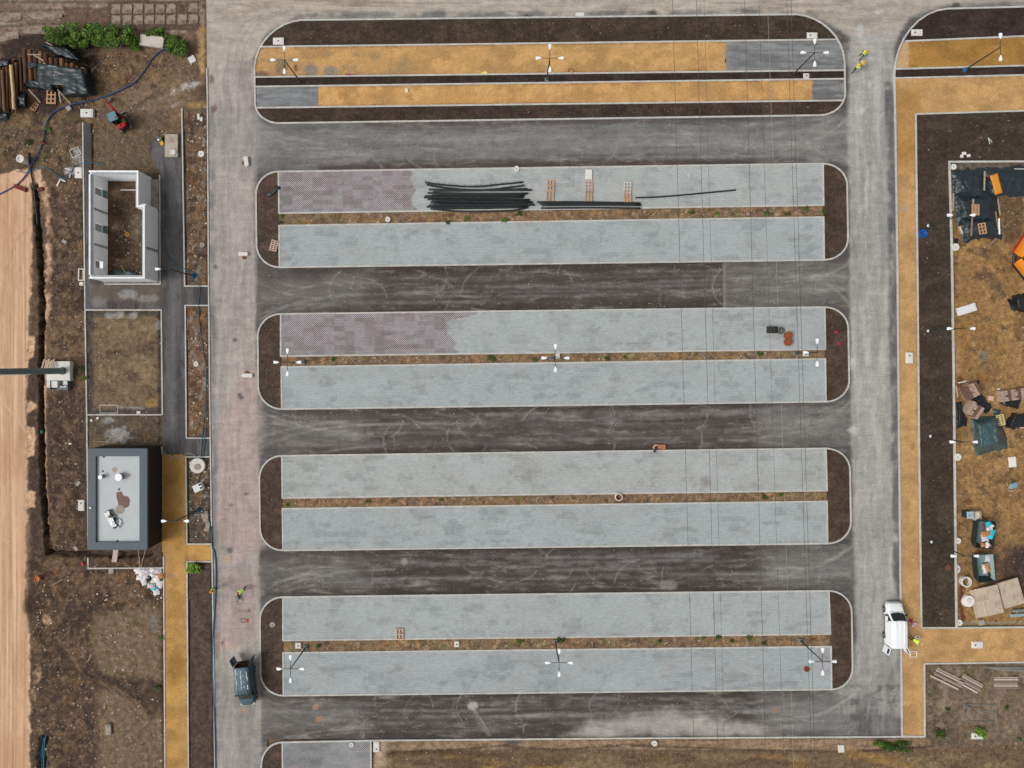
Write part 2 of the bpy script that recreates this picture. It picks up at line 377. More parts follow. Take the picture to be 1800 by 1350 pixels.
def paint_ground(X, Y):
    p = Paint(X, Y, (98, 80, 66))
    p.noise((120, 100, 80), 60, 60, .52, .15, .7); p.noise((76, 62, 54), 40, 40, .56, .1, .7)
    # --- top left
    p.poly([(-300, -300), (367, -300), (367, 48), (240, 46), (100, 58), (0, 74), (-300, 80)], (138, 121, 108), 4, 6)
    p.noise((112, 93, 80), 60, 9, .5, .12, .8, (-80, -60, 370, 62)); p.noise((160, 146, 132), 50, 12, .6, .08, .7, (-80, -60, 370, 62))
    p.poly([(112, 12), (190, 12), (192, 48), (112, 50)], (104, 86, 70), 2, 3)
    for y0 in (18, 30, 43): p.stroke([(-40, y0 + 6), (60, y0), (120, y0 - 2)], 4, (84, 68, 58), 3, 3, op=.7)
    p.stroke([(0, 3), (190, 4), (260, 3)], 5, (72, 58, 50), 3, 2, op=.7)
    p.poly([(190, 2), (350, 2), (350, 50), (190, 52)], (92, 76, 64), 3, 2, op=.9)
    p.poly([(0, 76), (40, 58), (100, 56), (182, 70), (182, 186), (120, 192), (60, 218), (0, 218)], (60, 48, 43), 6, 8)
    p.poly([(180, 85), (345, 85), (350, 190), (300, 280), (190, 290), (170, 200)], (104, 87, 71), 8, 8)
    p.poly([(215, 145), (330, 135), (340, 175), (250, 200), (215, 190)], (122, 105, 86), 8, 8, op=.8)
    p.poly([(175, 92), (270, 92), (285, 130), (230, 150), (180, 150)], (112, 86, 62), 8, 8, op=.7)
    for a in (0, 6, 12): p.stroke([(228 + a, 190), (262 + a, 172 - a), (300, 160 - a)], 3, (84, 70, 60), 3, 2, op=.6)
    p.stroke([(302, 163), (325, 152), (346, 146)], 9, (176, 172, 166), 3, 4, 6, op=.85, brk=.4)
    p.stroke([(303, 188), (313, 180)], 5, (178, 176, 172), 2, 2, op=.8)
    p.poly([(345, 45), (364, 45), (365, 130), (350, 130)], (160, 132, 92), 4, 6, op=.9)
    p.poly([(326, 182), (364, 178), (364, 215), (330, 222)], (150, 122, 80), 4, 5, op=.9)
    p.poly([(0, 212), (90, 200), (146, 210), (148, 300), (60, 300), (0, 305)], (90, 76, 60), 6, 6)
    p.noise((86, 88, 52), 16, 16, .64, .06, .6, (0, 190, 150, 300)); p.noise((128, 104, 74), 22, 22, .58, .06, .6, (0, 90, 345, 300))
    p.poly([(148, 230), (290, 240), (285, 300), (150, 300)], (100, 86, 68), 8, 8)
    p.ell(140, 275, 14, 16, (158, 155, 150), .3, .5, 6, .8); p.ell(125, 300, 12, 7, (170, 165, 160), .3, .6, 5, .7)
    # --- sand field and trench
    p.poly([(30, 300), (72, 296), (74, 330), (62, 350), (56, 420), (60, 480), (50, 560), (46, 640), (47, 720), (45, 800), (50, 880), (45, 960), (45, 1050), (52, 1120), (53, 1500), (-400, 1500), (-400, 312), (0, 308)], (206, 169, 138), 2, 6, 16)
    p.noise((188, 151, 120), 2.4, 240, .53, .12, .4, (-60, 318, 54, 1420), 3); p.noise((220, 184, 150), 4.1, 300, .58, .1, .5, (-60, 318, 54, 1420), 3)
    p.noise((188, 146, 112), 40, 90, .56, .1, .5, (-60, 318, 52, 1420))
    for k in range(9):
        x0 = random.uniform(2, 44); p.stroke([(x0, random.uniform(330, 800)), (x0 + random.uniform(-6, 6), 1000), (x0 + random.uniform(-4, 4), 1400)], 1.2, (168, 128, 98), 1, .6, op=.6)
    for k in range(9): p.stroke([(4 + k * 5, 640), (2 + k * 5.2, 520), (10 + k * 4.4, 430), (26 + k * 3, 370)], 1.4, (182, 144, 114), 1, .6, op=.55, brk=.35)
    p.stroke([(0, 700), (20, 725), (46, 760)], 4, (214, 180, 150), 2, 1, op=.6); p.stroke([(0, 560), (10, 480), (30, 420), (55, 395)], 3, (176, 138, 106), 2, 2, op=.5)
    p.stroke([(64, 335), (64, 420), (62, 520), (60, 600)], 13, (92, 74, 60), 2.5, 9, 9, op=.9)
    p.stroke([(60, 600), (56, 720), (60, 830), (62, 960)], 18, (74, 60, 52), 3, 9, 12, op=.9)
    for y0, y1 in ((590, 628), (705, 722), (750, 800), (862, 890)): p.poly([(47, y0), (62, y0 + 2), (61, y1), (48, y1 + 3)], (200, 162, 130), 2, 4, 7)
    p.stroke(TRENCH, 9, (44, 35, 30), 2.5, 4, 7); p.stroke(TRENCH2, 8, (40, 31, 27), 2, 2.5, 8); p.stroke(TRENCH3, 10, (52, 42, 38), 2, 2)
    p.stroke([(76, 322), (86, 380), (88, 450), (84, 500), (84, 570)], 11, (186, 152, 122), 2, 9, 9, brk=.3)
    p.stroke([(80, 570), (78, 680), (80, 800), (84, 900), (84, 965)], 3.5, (176, 140, 110), 1.5, 3, 8, brk=.35)
    # --- strip between trench and west kerb
    p.poly([(92, 320), (147, 310), (150, 560), (92, 560)], (86, 70, 60), 3, 6)
    p.poly([(84, 555), (150, 552), (150, 640), (84, 640)], (112, 92, 70), 6, 8); p.poly([(82, 690), (152, 680), (156, 968), (86, 968)], (78, 63, 54), 4, 6)
    p.noise((112, 92, 70), 24, 30, .6, .06, .6, (84, 310, 152, 968)); p.noise((58, 46, 41), 18, 18, .6, .06, .6, (84, 310, 152, 968))
    p.ell(128, 660, 8, 14, (92, 96, 56), .3, .6, 6, .6)
    # --- plots
    p.poly([(153, 548), (284, 548), (286, 727), (155, 727)], (78, 72, 68), 1.5, 0)
    p.poly([(163, 556), (276, 556), (279, 716), (165, 718)], (116, 98, 76), 4, 5); p.noise((134, 116, 90), 40, 34, .56, .1, .7, (166, 560, 276, 700)); p.noise((88, 72, 58), 26, 22, .6, .07, .7, (160, 555, 282, 722))
    for x0 in (192, 211, 234): p.ell(x0, 554, 8, 6, (158, 156, 152), .3, .5, 5, .7)
    p.ell(277, 572, 6, 8, (150, 146, 140), .3, .5, 5, .6); p.stroke([(205, 716), (228, 716), (252, 718)], 4, (150, 146, 140), 2, 2, op=.7); p.ell(266, 709, 12, 8, (150, 118, 72), .3, .4, 5, .7)
    p.poly([(156, 731), (285, 731), (285, 790), (157, 790)], (92, 80, 68), 1.5, 0); p.noise((112, 92, 70), 20, 20, .54, .07, .7, (158, 733, 284, 788))
    p.ell(208, 766, 22, 14, (152, 150, 148), .3, .6, 7, .8); p.ell(188, 739, 10, 6, (150, 148, 146), .3, .6, 5, .6)
    p.poly([(180, 305), (280, 305), (280, 500), (180, 500)], (82, 65, 53), 1.5, 0); p.noise((104, 86, 66), 22, 26, .58, .08, .7, (184, 310, 280, 498)); p.ell(240, 400, 12, 22, (112, 102, 88), .4, .4, 8, .5)
    # --- beds beside the road
    p.poly([(322, 190), (366, 190), (368, 503), (326, 503)], (104, 84, 66), 1.5, 0); p.noise((124, 94, 66), 16, 20, .56, .1, .7, (324, 215, 367, 502)); p.noise((124, 118, 112), 10, 12, .62, .06, .8, (324, 190, 367, 502)); p.noise((72, 60, 54), 16, 18, .6, .06, .8, (324, 190, 367, 502))
    p.poly([(327, 537), (368, 537), (370, 769), (328, 769)], (110, 86, 66), 1.5, 0); p.noise((130, 96, 66), 14, 20, .55, .1, .7, (328, 539, 369, 768)); p.noise((142, 136, 130), 8, 14, .62, .06, .8, (328, 540, 369, 768))
    p.poly([(328, 804), (370, 804), (372, 955), (330, 955)], (92, 78, 68), 1.5, 0); p.noise((128, 102, 68), 14, 14, .58, .08, .7, (329, 806, 371, 952)); p.noise((62, 58, 60), 12, 12, .58, .06, .7, (329, 806, 371, 952)); p.noise((138, 132, 128), 9, 9, .66, .05, .7, (329, 806, 371, 952))
    p.poly([(330, 988), (373, 988), (379, 1430), (333, 1430)], (79, 65, 57), 1.5, 0); p.noise((92, 77, 68), 14, 14, .55, .1, .6, (332, 990, 376, 1420))
    # --- lower left
    p.poly([(54, 972), (288, 985), (290, 1500), (54, 1500)], (82, 66, 55), 4, 6); p.noise((64, 52, 46), 30, 26, .55, .08, .8, (50, 970, 288, 1220)); p.noise((112, 90, 68), 34, 34, .6, .06, .6, (50, 970, 288, 1400))
    p.noise((58, 47, 41), 11, 11, .6, .06, .4, (165, 1074, 288, 1400)); p.poly([(168, 1082), (230, 1072), (286, 1050), (286, 1195), (180, 1188), (160, 1140)], (118, 100, 80), 10, 8, 20, .95)
    p.poly([(172, 1220), (200, 1210), (286, 1260), (288, 1500), (172, 1500)], (117, 99, 80), 10, 8, 20, .95)
    p.stroke([(66, 1100), (80, 1150), (110, 1178), (160, 1186), (200, 1196), (240, 1225), (268, 1260)], 12, (60, 49, 43), 5, 5, 12, .75)
    p.stroke([(96, 1170), (104, 1240), (106, 1420)], 14, (66, 54, 47), 5, 5, 12, .7); p.stroke([(150, 1200), (158, 1300), (160, 1420)], 14, (74, 62, 58), 5, 5, 12, .7)
    p.stroke([(205, 1180), (245, 1195), (265, 1205)], 5, (70, 58, 48), 3, 2, op=.6); p.stroke([(225, 1235), (250, 1280), (262, 1340)], 5, (92, 76, 62), 3, 2, op=.6)
    p.stroke([(60, 1095), (66, 1180), (60, 1230)], 10, (168, 140, 112), 3, 6, 8, .8, brk=.45); p.ell(82, 1090, 8, 10, (176, 146, 116), .3, .5, 6, .8)
    p.stroke([(56, 990), (70, 1010), (58, 1060)], 14, (62, 50, 45), 4, 6, op=.8); p.ell(62, 1065, 20, 22, (60, 48, 43), .3, .3, 10, .9)
    p.ell(270, 1095, 7, 16, (110, 108, 112), .3, .5, 5, .6); p.ell(238, 1095, 8, 6, (80, 76, 44), .4, .5, 5, .5)
    p.stroke([(160, 974), (262, 1000), (284, 1015)], 10, (76, 60, 50), 4, 5, op=.6); p.poly([(156, 968), (284, 966), (286, 1000), (156, 1000)], (82, 66, 54), 2, 2)
    p.noise((130, 96, 62), 7, 7, .66, .05, .7, (60, 975, 286, 1060))
    for bx in ((84, 310, 152, 968), (54, 975, 166, 1220), (160, 975, 288, 1074), (60, 1220, 172, 1420), (0, 200, 150, 300), (175, 92, 300, 160), (324, 195, 368, 768)):
        p.noise((58, 47, 41), 9, 9, .57, .06, .65, bx); p.noise((114, 91, 71), 8, 8, .61, .05, .6, bx); p.noise((140, 116, 92), 5, 5, .69, .04, .45, bx)
    for k in range(7):
        o = k * 9; p.stroke([(100 + o * 2, 1120 + o), (150 + o * 1.6, 1190 + o * .6), (215 + o, 1215 + o * 1.2), (270, 1260 + o * 1.5)], 2.5, (72, 58, 49) if k % 2 else (132, 112, 90), 2, 1.5, 8, .45, brk=.42)
    for k in range(6): p.stroke([(196 + k * 13, 1240), (206 + k * 12, 1290), (214 + k * 11, 1400)], 2.2, (96, 79, 64) if k % 2 else (130, 111, 90), 2, 1, 8, .4, brk=.4)
    # --- right yard
    p.poly(YARD, (142, 110, 70), 1.5, 0); p.noise((116, 92, 64), 40, 44, .53, .16, .7, (1668, 286, 1900, 1102)); p.noise((160, 126, 82), 30, 36, .56, .12, .7, (1668, 286, 1900, 1102)); p.noise((150, 104, 58), 16, 18, .62, .08, .45, (1668, 286, 1790, 720)); p.noise((92, 76, 58), 14, 11, .66, .05, .7, (1668, 286, 1900, 1102))
    p.poly([(1668, 286), (1900, 286), (1900, 305), (1672, 308)], (100, 90, 80), 3, 3); p.poly([(1755, 340), (1800, 345), (1800, 420), (1765, 430)], (92, 72, 56), 6, 8, op=.8)
    p.ell(1795, 1000, 38, 45, (76, 62, 54), .3, .2, 14, .9); p.ell(1800, 985, 20, 25, (58, 50, 50), .4, .3, 8, .7)
    p.ell(1688, 672, 5, 14, (92, 42, 26), .4, .4, 5, .8); p.stroke([(1688, 1035), (1684, 1060), (1690, 1085)], 16, (96, 44, 28), 3, 4, 7, .85); p.ell(1702, 882, 7, 6, (106, 50, 30), .4, .5, 5, .7)
    p.ell(1728, 600 + 27, 10, 8, (128, 122, 108), .4, .4, 6, .6); p.ell(1752, 503, 14, 9, (96, 78, 64), .4, .5, 6, .8); p.ell(1728, 485, 20, 8, (92, 72, 60), .4, .4, 7, .8); p.ell(1728, 442, 14, 8, (94, 74, 60), .4, .4, 7, .7)
    p.stroke([(1676, 820), (1682, 960), (1684, 1098)], 8, (150, 130, 98), 3, 3, op=.5); p.stroke([(1684, 1096), (1900, 1096)], 7, (140, 126, 106), 2, 2, op=.8)
    # --- bottom right and bottom strip
    p.poly([(1625, 1167), (1900, 1167), (1900, 1500), (1625, 1500)], (118, 101, 84), 2, 0); p.noise((96, 82, 68), 34, 30, .54, .1, .8, (1622, 1165, 1900, 1320)); p.noise((138, 122, 104), 20, 20, .6, .07, .6, (1622, 1165, 1900, 1320)); p.noise((88, 92, 56), 10, 10, .68, .05, .6, (1625, 1168, 1800, 1330))
    p.poly([(654, 1296), (1625, 1292), (1625, 1312), (1560, 1318), (1200, 1318), (900, 1316), (654, 1322)], (148, 124, 100), 2, 3); p.noise((120, 98, 78), 20, 8, .52, .08, .8, (654, 1296, 1640, 1322))
    p.poly([(654, 1322), (900, 1318), (1200, 1319), (1500, 1322), (1650, 1315), (1760, 1308), (1900, 1304), (1900, 1600), (654, 1600)], (108, 87, 68), 2, 4, 12)
    p.noise((128, 108, 82), 70, 30, .52, .1, .8, (654, 1322, 1900, 1500)); p.noise((146, 114, 66), 50, 14, .6, .07, .6, (654, 1322, 1650, 1500)); p.noise((88, 70, 57), 60, 20, .58, .07, .7, (654, 1322, 1900, 1500))
    p.stroke([(654, 1322), (800, 1318), (880, 1311), (980, 1318), (1100, 1310), (1300, 1318), (1500, 1322), (1640, 1312)], 3, (66, 52, 44), 2, 2.5, 10, .85)
    p.poly([(654, 1300), (680, 1300), (678, 1345), (654, 1350)], (160, 140, 116), 3, 5); p.stroke([(680, 1325), (760, 1322), (900, 1330)], 8, (78, 56, 38), 4, 4, op=.6)
    p.ell(905, 1304, 14, 5, (82, 82, 84), .3, .4, 5, .8); p.stroke([(1480, 1318), (1540, 1335), (1600, 1350)], 14, (150, 118, 72), 5, 6, op=.6)
    return p.c

# --- ground: one sheet to the horizon, fine where bare earth shows
def steps(segs):
    out = []
    for a, b, st in segs: out.append(np.arange(a, b, st))
    return np.concatenate(out)
far = np.array([-9000., -4000, -1500, -600, -250, -140, -90])
gx = np.concatenate([far, steps([(-60, 384, 1.9), (384, 1610, 9), (1610, 1850, 1.9)]), [1850, 1890, 1960, 2100, 2500, 4000, 7000, 11000]])
gy = np.concatenate([far, steps([(-60, 1400, 1.9)]), [1400, 1440, 1500, 1700, 2200, 4000, 7000, 11000]])
X, Y = np.meshgrid(gx, gy); nxx = len(gx); x, y = X.ravel(), Y.ravel()
jj, ii = np.meshgrid(np.arange(len(gy) - 1), np.arange(nxx - 1), indexing='ij'); b = (jj * nxx + ii).ravel()
F = np.stack([b + nxx, b + nxx + 1, b + 1, b], 1)
me = sheet_mesh('ground', np.stack([(x - NX) / PPM, (NY - y) / PPM, ground_z(x, y)], 1), F, paint_ground(x, y), sstep(-2, 2, poly_sd(x, y, [(30, 302), (66, 300), (58, 350), (54, 420), (57, 480), (48, 560), (44, 640), (44, 800), (46, 900), (43, 1000), (48, 1120), (50, 1500), (-400, 1500), (-400, 312)])))
me.polygons.foreach_set('use_smooth', [True] * len(me.polygons))
MAT_EARTH = GM('earth', .32, .4, 7, 1.9, (176, 160, 140), .7, .8, sand=True); me.materials.append(MAT_EARTH)
ground = bpy.data.objects.new('ground', me); C.objects.link(ground); tag(ground, 'bare brown construction earth with a sand field and a trench', 'ground', None, 'structure')

# --- road
LAN = [(217, 203, 302, 288), (470, 457, 552, 540), (719, 706, 801, 788), (967, 955, 1049, 1038), (1222, 1211, 1303, 1294)]   # lanes between islands: top l, r, bottom l, r
def lane_y(k, t, x):
    a, b_, c, d = LAN[k]; u = (x - 495) / (1450 - 495); return (a + (b_ - a) * u) * (1 - t) + (c + (d - c) * u) * t
def paint_road(X, Y):
    p = Paint(X, Y, (86, 79, 77))
    pale, gry, drk = (163, 158, 152), (118, 118, 118), (66, 59, 56)
    # lanes: streaks of dust along the driving direction
    rr = random.Random(4)
    base = [(106, 105, 104), (80, 74, 71), (82, 76, 73), (73, 67, 64), (77, 71, 68)]
    for k in range(5):
        q = lambda t0, t1, x0, x1: [(x0, lane_y(k, t0, x0)), (x1, lane_y(k, t0, x1)), (x1, lane_y(k, t1, x1)), (x0, lane_y(k, t1, x0))]
        p.poly(q(-.05, 1.05, 440, 1500), base[k], 4, 2)
        for s in range(95):
            t = rr.uniform(.08, .92); x0 = rr.uniform(440, 1400); L = rr.uniform(60, 420)
            lt = rr.random() < (.62 if k in (0, 2) else .5)
            c = (128, 126, 124) if lt else drk
            p.stroke([(x0, lane_y(k, t, x0)), (x0 + L, lane_y(k, t + rr.uniform(-.03, .03), x0 + L))], rr.uniform(1.2, 5), c, 2.5, 1.5, 12, rr.uniform(.25, .62), brk=.45)
        if k == 0:
            p.poly(q(.3, .7, 470, 1480), (132, 132, 131), 14, 5, 30, .55); p.poly(q(-.02, .1, 640, 1400), (84, 76, 75), 4, 2, op=.8); p.poly(q(.86, 1.02, 560, 1420), (76, 67, 65), 5, 2, op=.95); p.poly(q(.45, .56, 470, 800), (96, 92, 90), 4, 3, op=.5)
        else:
            p.poly(q(-.03, .14, 520, 1440), drk, 4, 2, op=.8); p.poly(q(.84, 1.03, 540, 1440), drk, 4, 2, op=.8)
        p.poly(q(.2, .82, 445, 640), (118, 115, 112), 26, 10, 40, .6); p.poly(q(.12, .9, 1340, 1510), (122, 120, 117), 30, 10, 40, .75)
        for s in range(26):        # turning tyre arcs
            cx = rr.uniform(560, 1400); cy = lane_y(k, rr.uniform(.1, .9), cx); r_ = rr.uniform(28, 70); a0 = rr.uniform(0, 6.3); sp = rr.uniform(.5, 1.6)
            p.stroke([(cx + r_ * math.cos(a0 + sp * i / 8), cy + r_ * math.sin(a0 + sp * i / 8) * .8) for i in range(9)], 1.5, (152, 149, 145), 1.2, .5, op=rr.uniform(.3, .6))
    for k, I in enumerate(ISL):      # dark unswept asphalt hugging the island ends, turning sweeps into the lanes
        lo, ro = I['lo'], I['ro']; (al, ar), (dl, dr) = I['a'], I['d']
        p.stroke(arc((lo - 4, al[1] + 30), (al[0] + 10, al[1] - 4), (lo - 4, al[1] - 4)), 9, (90, 89, 89), 4, 4, 12, .8, brk=.38); p.stroke(arc((dl[0] + 10, dl[1] + 5), (lo - 4, dl[1] - 30), (lo - 4, dl[1] + 5)), 9, (88, 87, 87), 4, 4, 12, .8, brk=.38)
        p.stroke(arc((ar[0] - 10, ar[1] - 5), (ro + 5, ar[1] + 34), (ro + 5, ar[1] - 5)), 11, (84, 82, 82), 5, 4, 12, .85, brk=.36); p.stroke(arc((ro + 5, dr[1] - 34), (dr[0] - 10, dr[1] + 5), (ro + 5, dr[1] + 5)), 10, (86, 84, 84), 5, 4, 12, .8, brk=.38)
    for k in range(5):
        for s in range(7):
            x0 = rr.uniform(560, 700); t0 = rr.uniform(.15, .85); e = rr.choice((-1, 1)); y0 = lane_y(k, t0, x0)
            p.stroke(arc((x0, y0), (rr.uniform(395, 440), y0 + e * rr.uniform(60, 110)), (rr.uniform(425, 450), y0)), rr.uniform(1.2, 3.5), (150, 147, 143), 2, 1, 10, rr.uniform(.3, .6), brk=.42)
            x0 = rr.uniform(1250, 1400); t0 = rr.uniform(.15, .85); y0 = lane_y(k, t0, x0); e = rr.choice((-1, 1))
            p.stroke(arc((x0, y0), (rr.uniform(1505, 1560), y0 + e * rr.uniform(60, 120)), (rr.uniform(1500, 1520), y0)), rr.uniform(1.2, 4), (150, 148, 144), 2.5, 1, 10, rr.uniform(.25, .55), brk=.42)
    p.poly([(1273, 458), (1450, 456), (1450, 545), (1273, 545)], (108, 105, 102), 3, 2, op=.65); p.stroke([(1273.5, 462), (1274, 541)], 2.2, (150, 146, 140), 1.2, .5, op=.8)
    # lower lane dust fan
    p.poly([(985, 1296), (1040, 1272), (1120, 1256), (1180, 1250), (1260, 1262), (1330, 1280), (1370, 1294)], (166, 161, 153), 15, 14, 26, .85)
    p.ell(831, 1241, 8, 7, (176, 174, 170), .3, .5, 4, .8); p.stroke([(831, 1243), (845, 1265), (862, 1293)], 2, (160, 156, 150), 1.2, .6, op=.7); p.stroke([(831, 1245), (842, 1272), (858, 1293)], 1.6, (150, 146, 140), 1.2, .6, op=.6)
    # left vertical road
    p.poly([(360, -70), (450, -70), (452, 40), (440, 120), (446, 240), (448, 500), (452, 700), (455, 1000), (458, 1200), (459, 1420), (376, 1420), (368, 600), (362, 100)], (162, 155, 148), 3, 3, 14)
    p.noise((146, 140, 135), 30, 60, .54, .1, .7, (362, 100, 456, 1420)); p.noise((174, 166, 156), 24, 70, .58, .08, .6, (362, 0, 450, 1420))
    p.poly([(372, 780), (420, 660), (455, 640), (458, 960), (410, 1000), (376, 930)], (170, 151, 145), 16, 12, 24, .85); p.poly([(390, 1010), (455, 1000), (456, 1120), (380, 1140)], (160, 143, 138), 14, 10, 24, .85)
    p.ell(395, 1135, 24, 8, (176, 148, 132), .4, .4, 8, .6); p.ell(397, 983, 5, 6, (190, 160, 130), .4, .3, 5, .7)
    p.poly([(378, 1180), (458, 1200), (459, 1420), (380, 1420)], (128, 125, 121), 30, 16, 30, .7); p.noise((150, 145, 139), 14, 40, .55, .08, .7, (380, 1240, 460, 1420))
    p.stroke([(371, 190), (373, 400), (376, 700), (379, 1000), (382, 1420)], 9, (112, 114, 116), 4, 4, 14, .75, brk=.42); p.stroke([(456, 540), (458, 800)], 5, (128, 126, 124), 4, 3, op=.4)
    p.poly([(366, 210), (450, 190), (470, 260), (446, 290), (372, 290)], (142, 140, 138), 14, 10, 24, .7)
    for cx, cy in ((377, 190), (379, 108), (372, 140)): p.ell(cx, cy, 5, 8, (108, 88, 74), .3, .6, 4, .8)
    for cx, cy, r_ in ((379, 469, 4), (413, 598, 4), (421, 694, 3.5), (424, 699, 3.5), (391, 1130, 3), (437, 1031 + 42, 3), (404, 967, 5)): p.ell(cx, cy, r_, r_, (92, 90, 90), .4, .3, 4, .9)
    p.ell(433, 888 - 20, 4, 3, (120, 100, 96), .3, .2, 4, .8); p.ell(406, 888, 4, 3, (120, 100, 96), .3, .2, 4, .8); p.stroke([(418, 1073), (432, 1074), (440, 1072)], 4, (128, 100, 92), 2, 2, op=.7)
    # top road
    p.poly([(360, -80), (1900, -80), (1900, 10), (1660, 16), (1600, 30), (1570, 80), (1520, 80), (1470, 50), (1410, 26), (520, 34), (470, 60), (448, 100), (360, 120)], (168, 158, 147), 5, 4, 20)
    p.noise((184, 172, 158), 120, 6, .54, .1, .7, (400, -60, 1500, 30)); p.noise((146, 132, 120), 90, 5, .6, .07, .7, (370, -60, 1500, 28)); p.noise((150, 142, 134), 40, 30, .56, .1, .6, (1470, 0, 1800, 120))
    p.stroke([(520, 29), (700, 25), (900, 26), (1200, 22), (1400, 19)], 9, (96, 98, 98), 5, 5, 20, .85, brk=.48); p.stroke([(450, 110), (458, 80), (480, 52), (520, 33)], 8, (100, 102, 102), 5, 4, 14, .8, brk=.42)
    p.stroke([(1422, 22), (1462, 48), (1484, 90)], 8, (104, 106, 106), 4, 4, op=.7, brk=.42); p.stroke([(1564, 130), (1576, 80), (1600, 42), (1650, 14), (1800, 7)], 8, (92, 94, 94), 5, 4, 14, .85, brk=.4)
    for k in range(5):
        o = k * 5; p.stroke([(372 + o, 10 + o), (420, 8 + o), (470, 2 + o * .5), (700, -2 + o * .6)], 1.5, (128, 108, 94), 1.2, .8, op=.6, brk=.45)
    for k, o in enumerate((0, 14, 26)): p.stroke([(392 + o, 210), (394 + o, 140), (404 + o, 80), (430 + o, 40), (480 + o, 18)], 1.6, (142, 130, 122), 1.3, .6, op=.6)
    # right vertical road
    p.poly([(1494, 60), (1572, 60), (1574, 200), (1576, 500), (1580, 900), (1584, 1200), (1584, 1260), (1508, 1240), (1500, 900), (1494, 500), (1490, 240)], (158, 156, 151), 5, 5, 20)
    p.noise((172, 170, 164), 20, 160, .54, .1, .7, (1494, 60, 1575, 1220)); p.noise((140, 139, 136), 14, 200, .56, .1, .6, (1494, 100, 1575, 1260))
    p.stroke([(1562, 150), (1567, 300), (1570, 600), (1574, 900), (1577, 1060)], 13, (88, 89, 91), 4, 4, 30, .85, brk=.33); p.stroke([(1572, 220), (1576, 600), (1579, 900)], 3, (96, 98, 102), 2, 1, op=.8)
    p.poly([(1490, 1200), (1586, 1150), (1586, 1296), (1380, 1296), (1420, 1240)], (116, 115, 113), 24, 14, 26, .85); p.noise((150, 148, 143), 18, 40, .54, .08, .7, (1470, 1090, 1584, 1260)); p.noise((88, 86, 85), 20, 14, .57, .07, .7, (1490, 1200, 1586, 1295))
    for k in range(9):
        o = k * 6; p.stroke([(1340 + o * 3, 1268 - o * .3), (1440 + o, 1258 - o * .5), (1500 + o, 1225 - o), (1530 + o * .7, 1160 - o), (1540 + o * .5, 1080)], 1.4, (160, 158, 152), 1.3, .6, op=.4, brk=.4)
    for cx, cy, rx, ry in ((1513, 55, 6, 12), (1545, 20, 8, 5), (1530, 100, 4, 6), (1528, 150, 3, 7), (1515, 195, 4, 5), (1498, 640, 8, 10), (1500, 757, 8, 8)): p.ell(cx, cy, rx, ry, (188, 186, 182), .4, .5, 6, .7)
    p.ell(1529, 287, 5, 5, (118, 117, 114), .4, .3, 5, .7)
    for x0, y0, w_, h_ in ((928, 30, 7, 6), (1147, 25, 8, 7), (1680, 10, 7, 6)): p.ell(x0, y0, w_, h_, (70, 62, 60), .2, .3, 5, .8)
    for cx, cy, c in ((555, 1243, (164, 132, 110)), (560, 1264, (156, 116, 88)), (1363, 1248, (150, 116, 100)), (428, 1249, (160, 128, 106)), (1162, 1028, (62, 56, 56)), (716, 1024, (66, 58, 57))): p.ell(cx, cy, 6, 4.5, c, .2, .3, 4, .9)
    p.ell(1175, 1028, 16, 8, (140, 138, 134), .4, .4, 6, .6); p.ell(710, 990 - 3, 5, 6, (150, 148, 144), .4, .5, 4, .6)
    return p.c
Vs, Fs = [], []; off = 0
for (xa, xb, ya, yb) in (('L', 'R', -60, 1299), ('R', 1900, -60, 205), ('L', 470, 1299, 1420)):
    ny = int((yb - ya) / 2.6); ys = np.linspace(ya, yb, ny + 1)
    l = xat(LK, ys) if xa == 'L' else xat(RK, ys); r = xat(RK, ys) if xb == 'R' else np.full(ny + 1, float(xb))
    nx_ = int((r[0] - l[0]) / 2.6); u = np.linspace(0, 1, nx_ + 1)
    Xg = l[:, None] + (r - l)[:, None] * u[None]; Yg = np.repeat(ys[:, None], nx_ + 1, 1)
    Vs.append(np.stack([Xg.ravel(), Yg.ravel()], 1))
    j, i = np.meshgrid(np.arange(ny), np.arange(nx_), indexing='ij'); b = (j * (nx_ + 1) + i).ravel() + off
    Fs.append(np.stack([b + nx_ + 1, b + nx_ + 2, b + 1, b], 1)); off += (ny + 1) * (nx_ + 1)
V2 = np.concatenate(Vs); F = np.concatenate(Fs); x, y = V2[:, 0], V2[:, 1]
me = sheet_mesh('road', np.stack([(x - NX) / PPM, (NY - y) / PPM, np.zeros(len(x))], 1), F, paint_road(x, y), np.clip(sstep(470, 446, x) + sstep(1482, 1500, x), 0, 1) * sstep(40, 140, y))
MAT_ROAD = GM('asphalt', .2, .15, 7, 1.2, (186, 184, 180), .705, .25, ((.25, 2.5, 1), .08), lanes=True); me.materials.append(MAT_ROAD)
o = bpy.data.objects.new('road', me); C.objects.link(o); tag(o, 'dusty asphalt access road and lanes round the parking islands', 'road', None, 'structure')

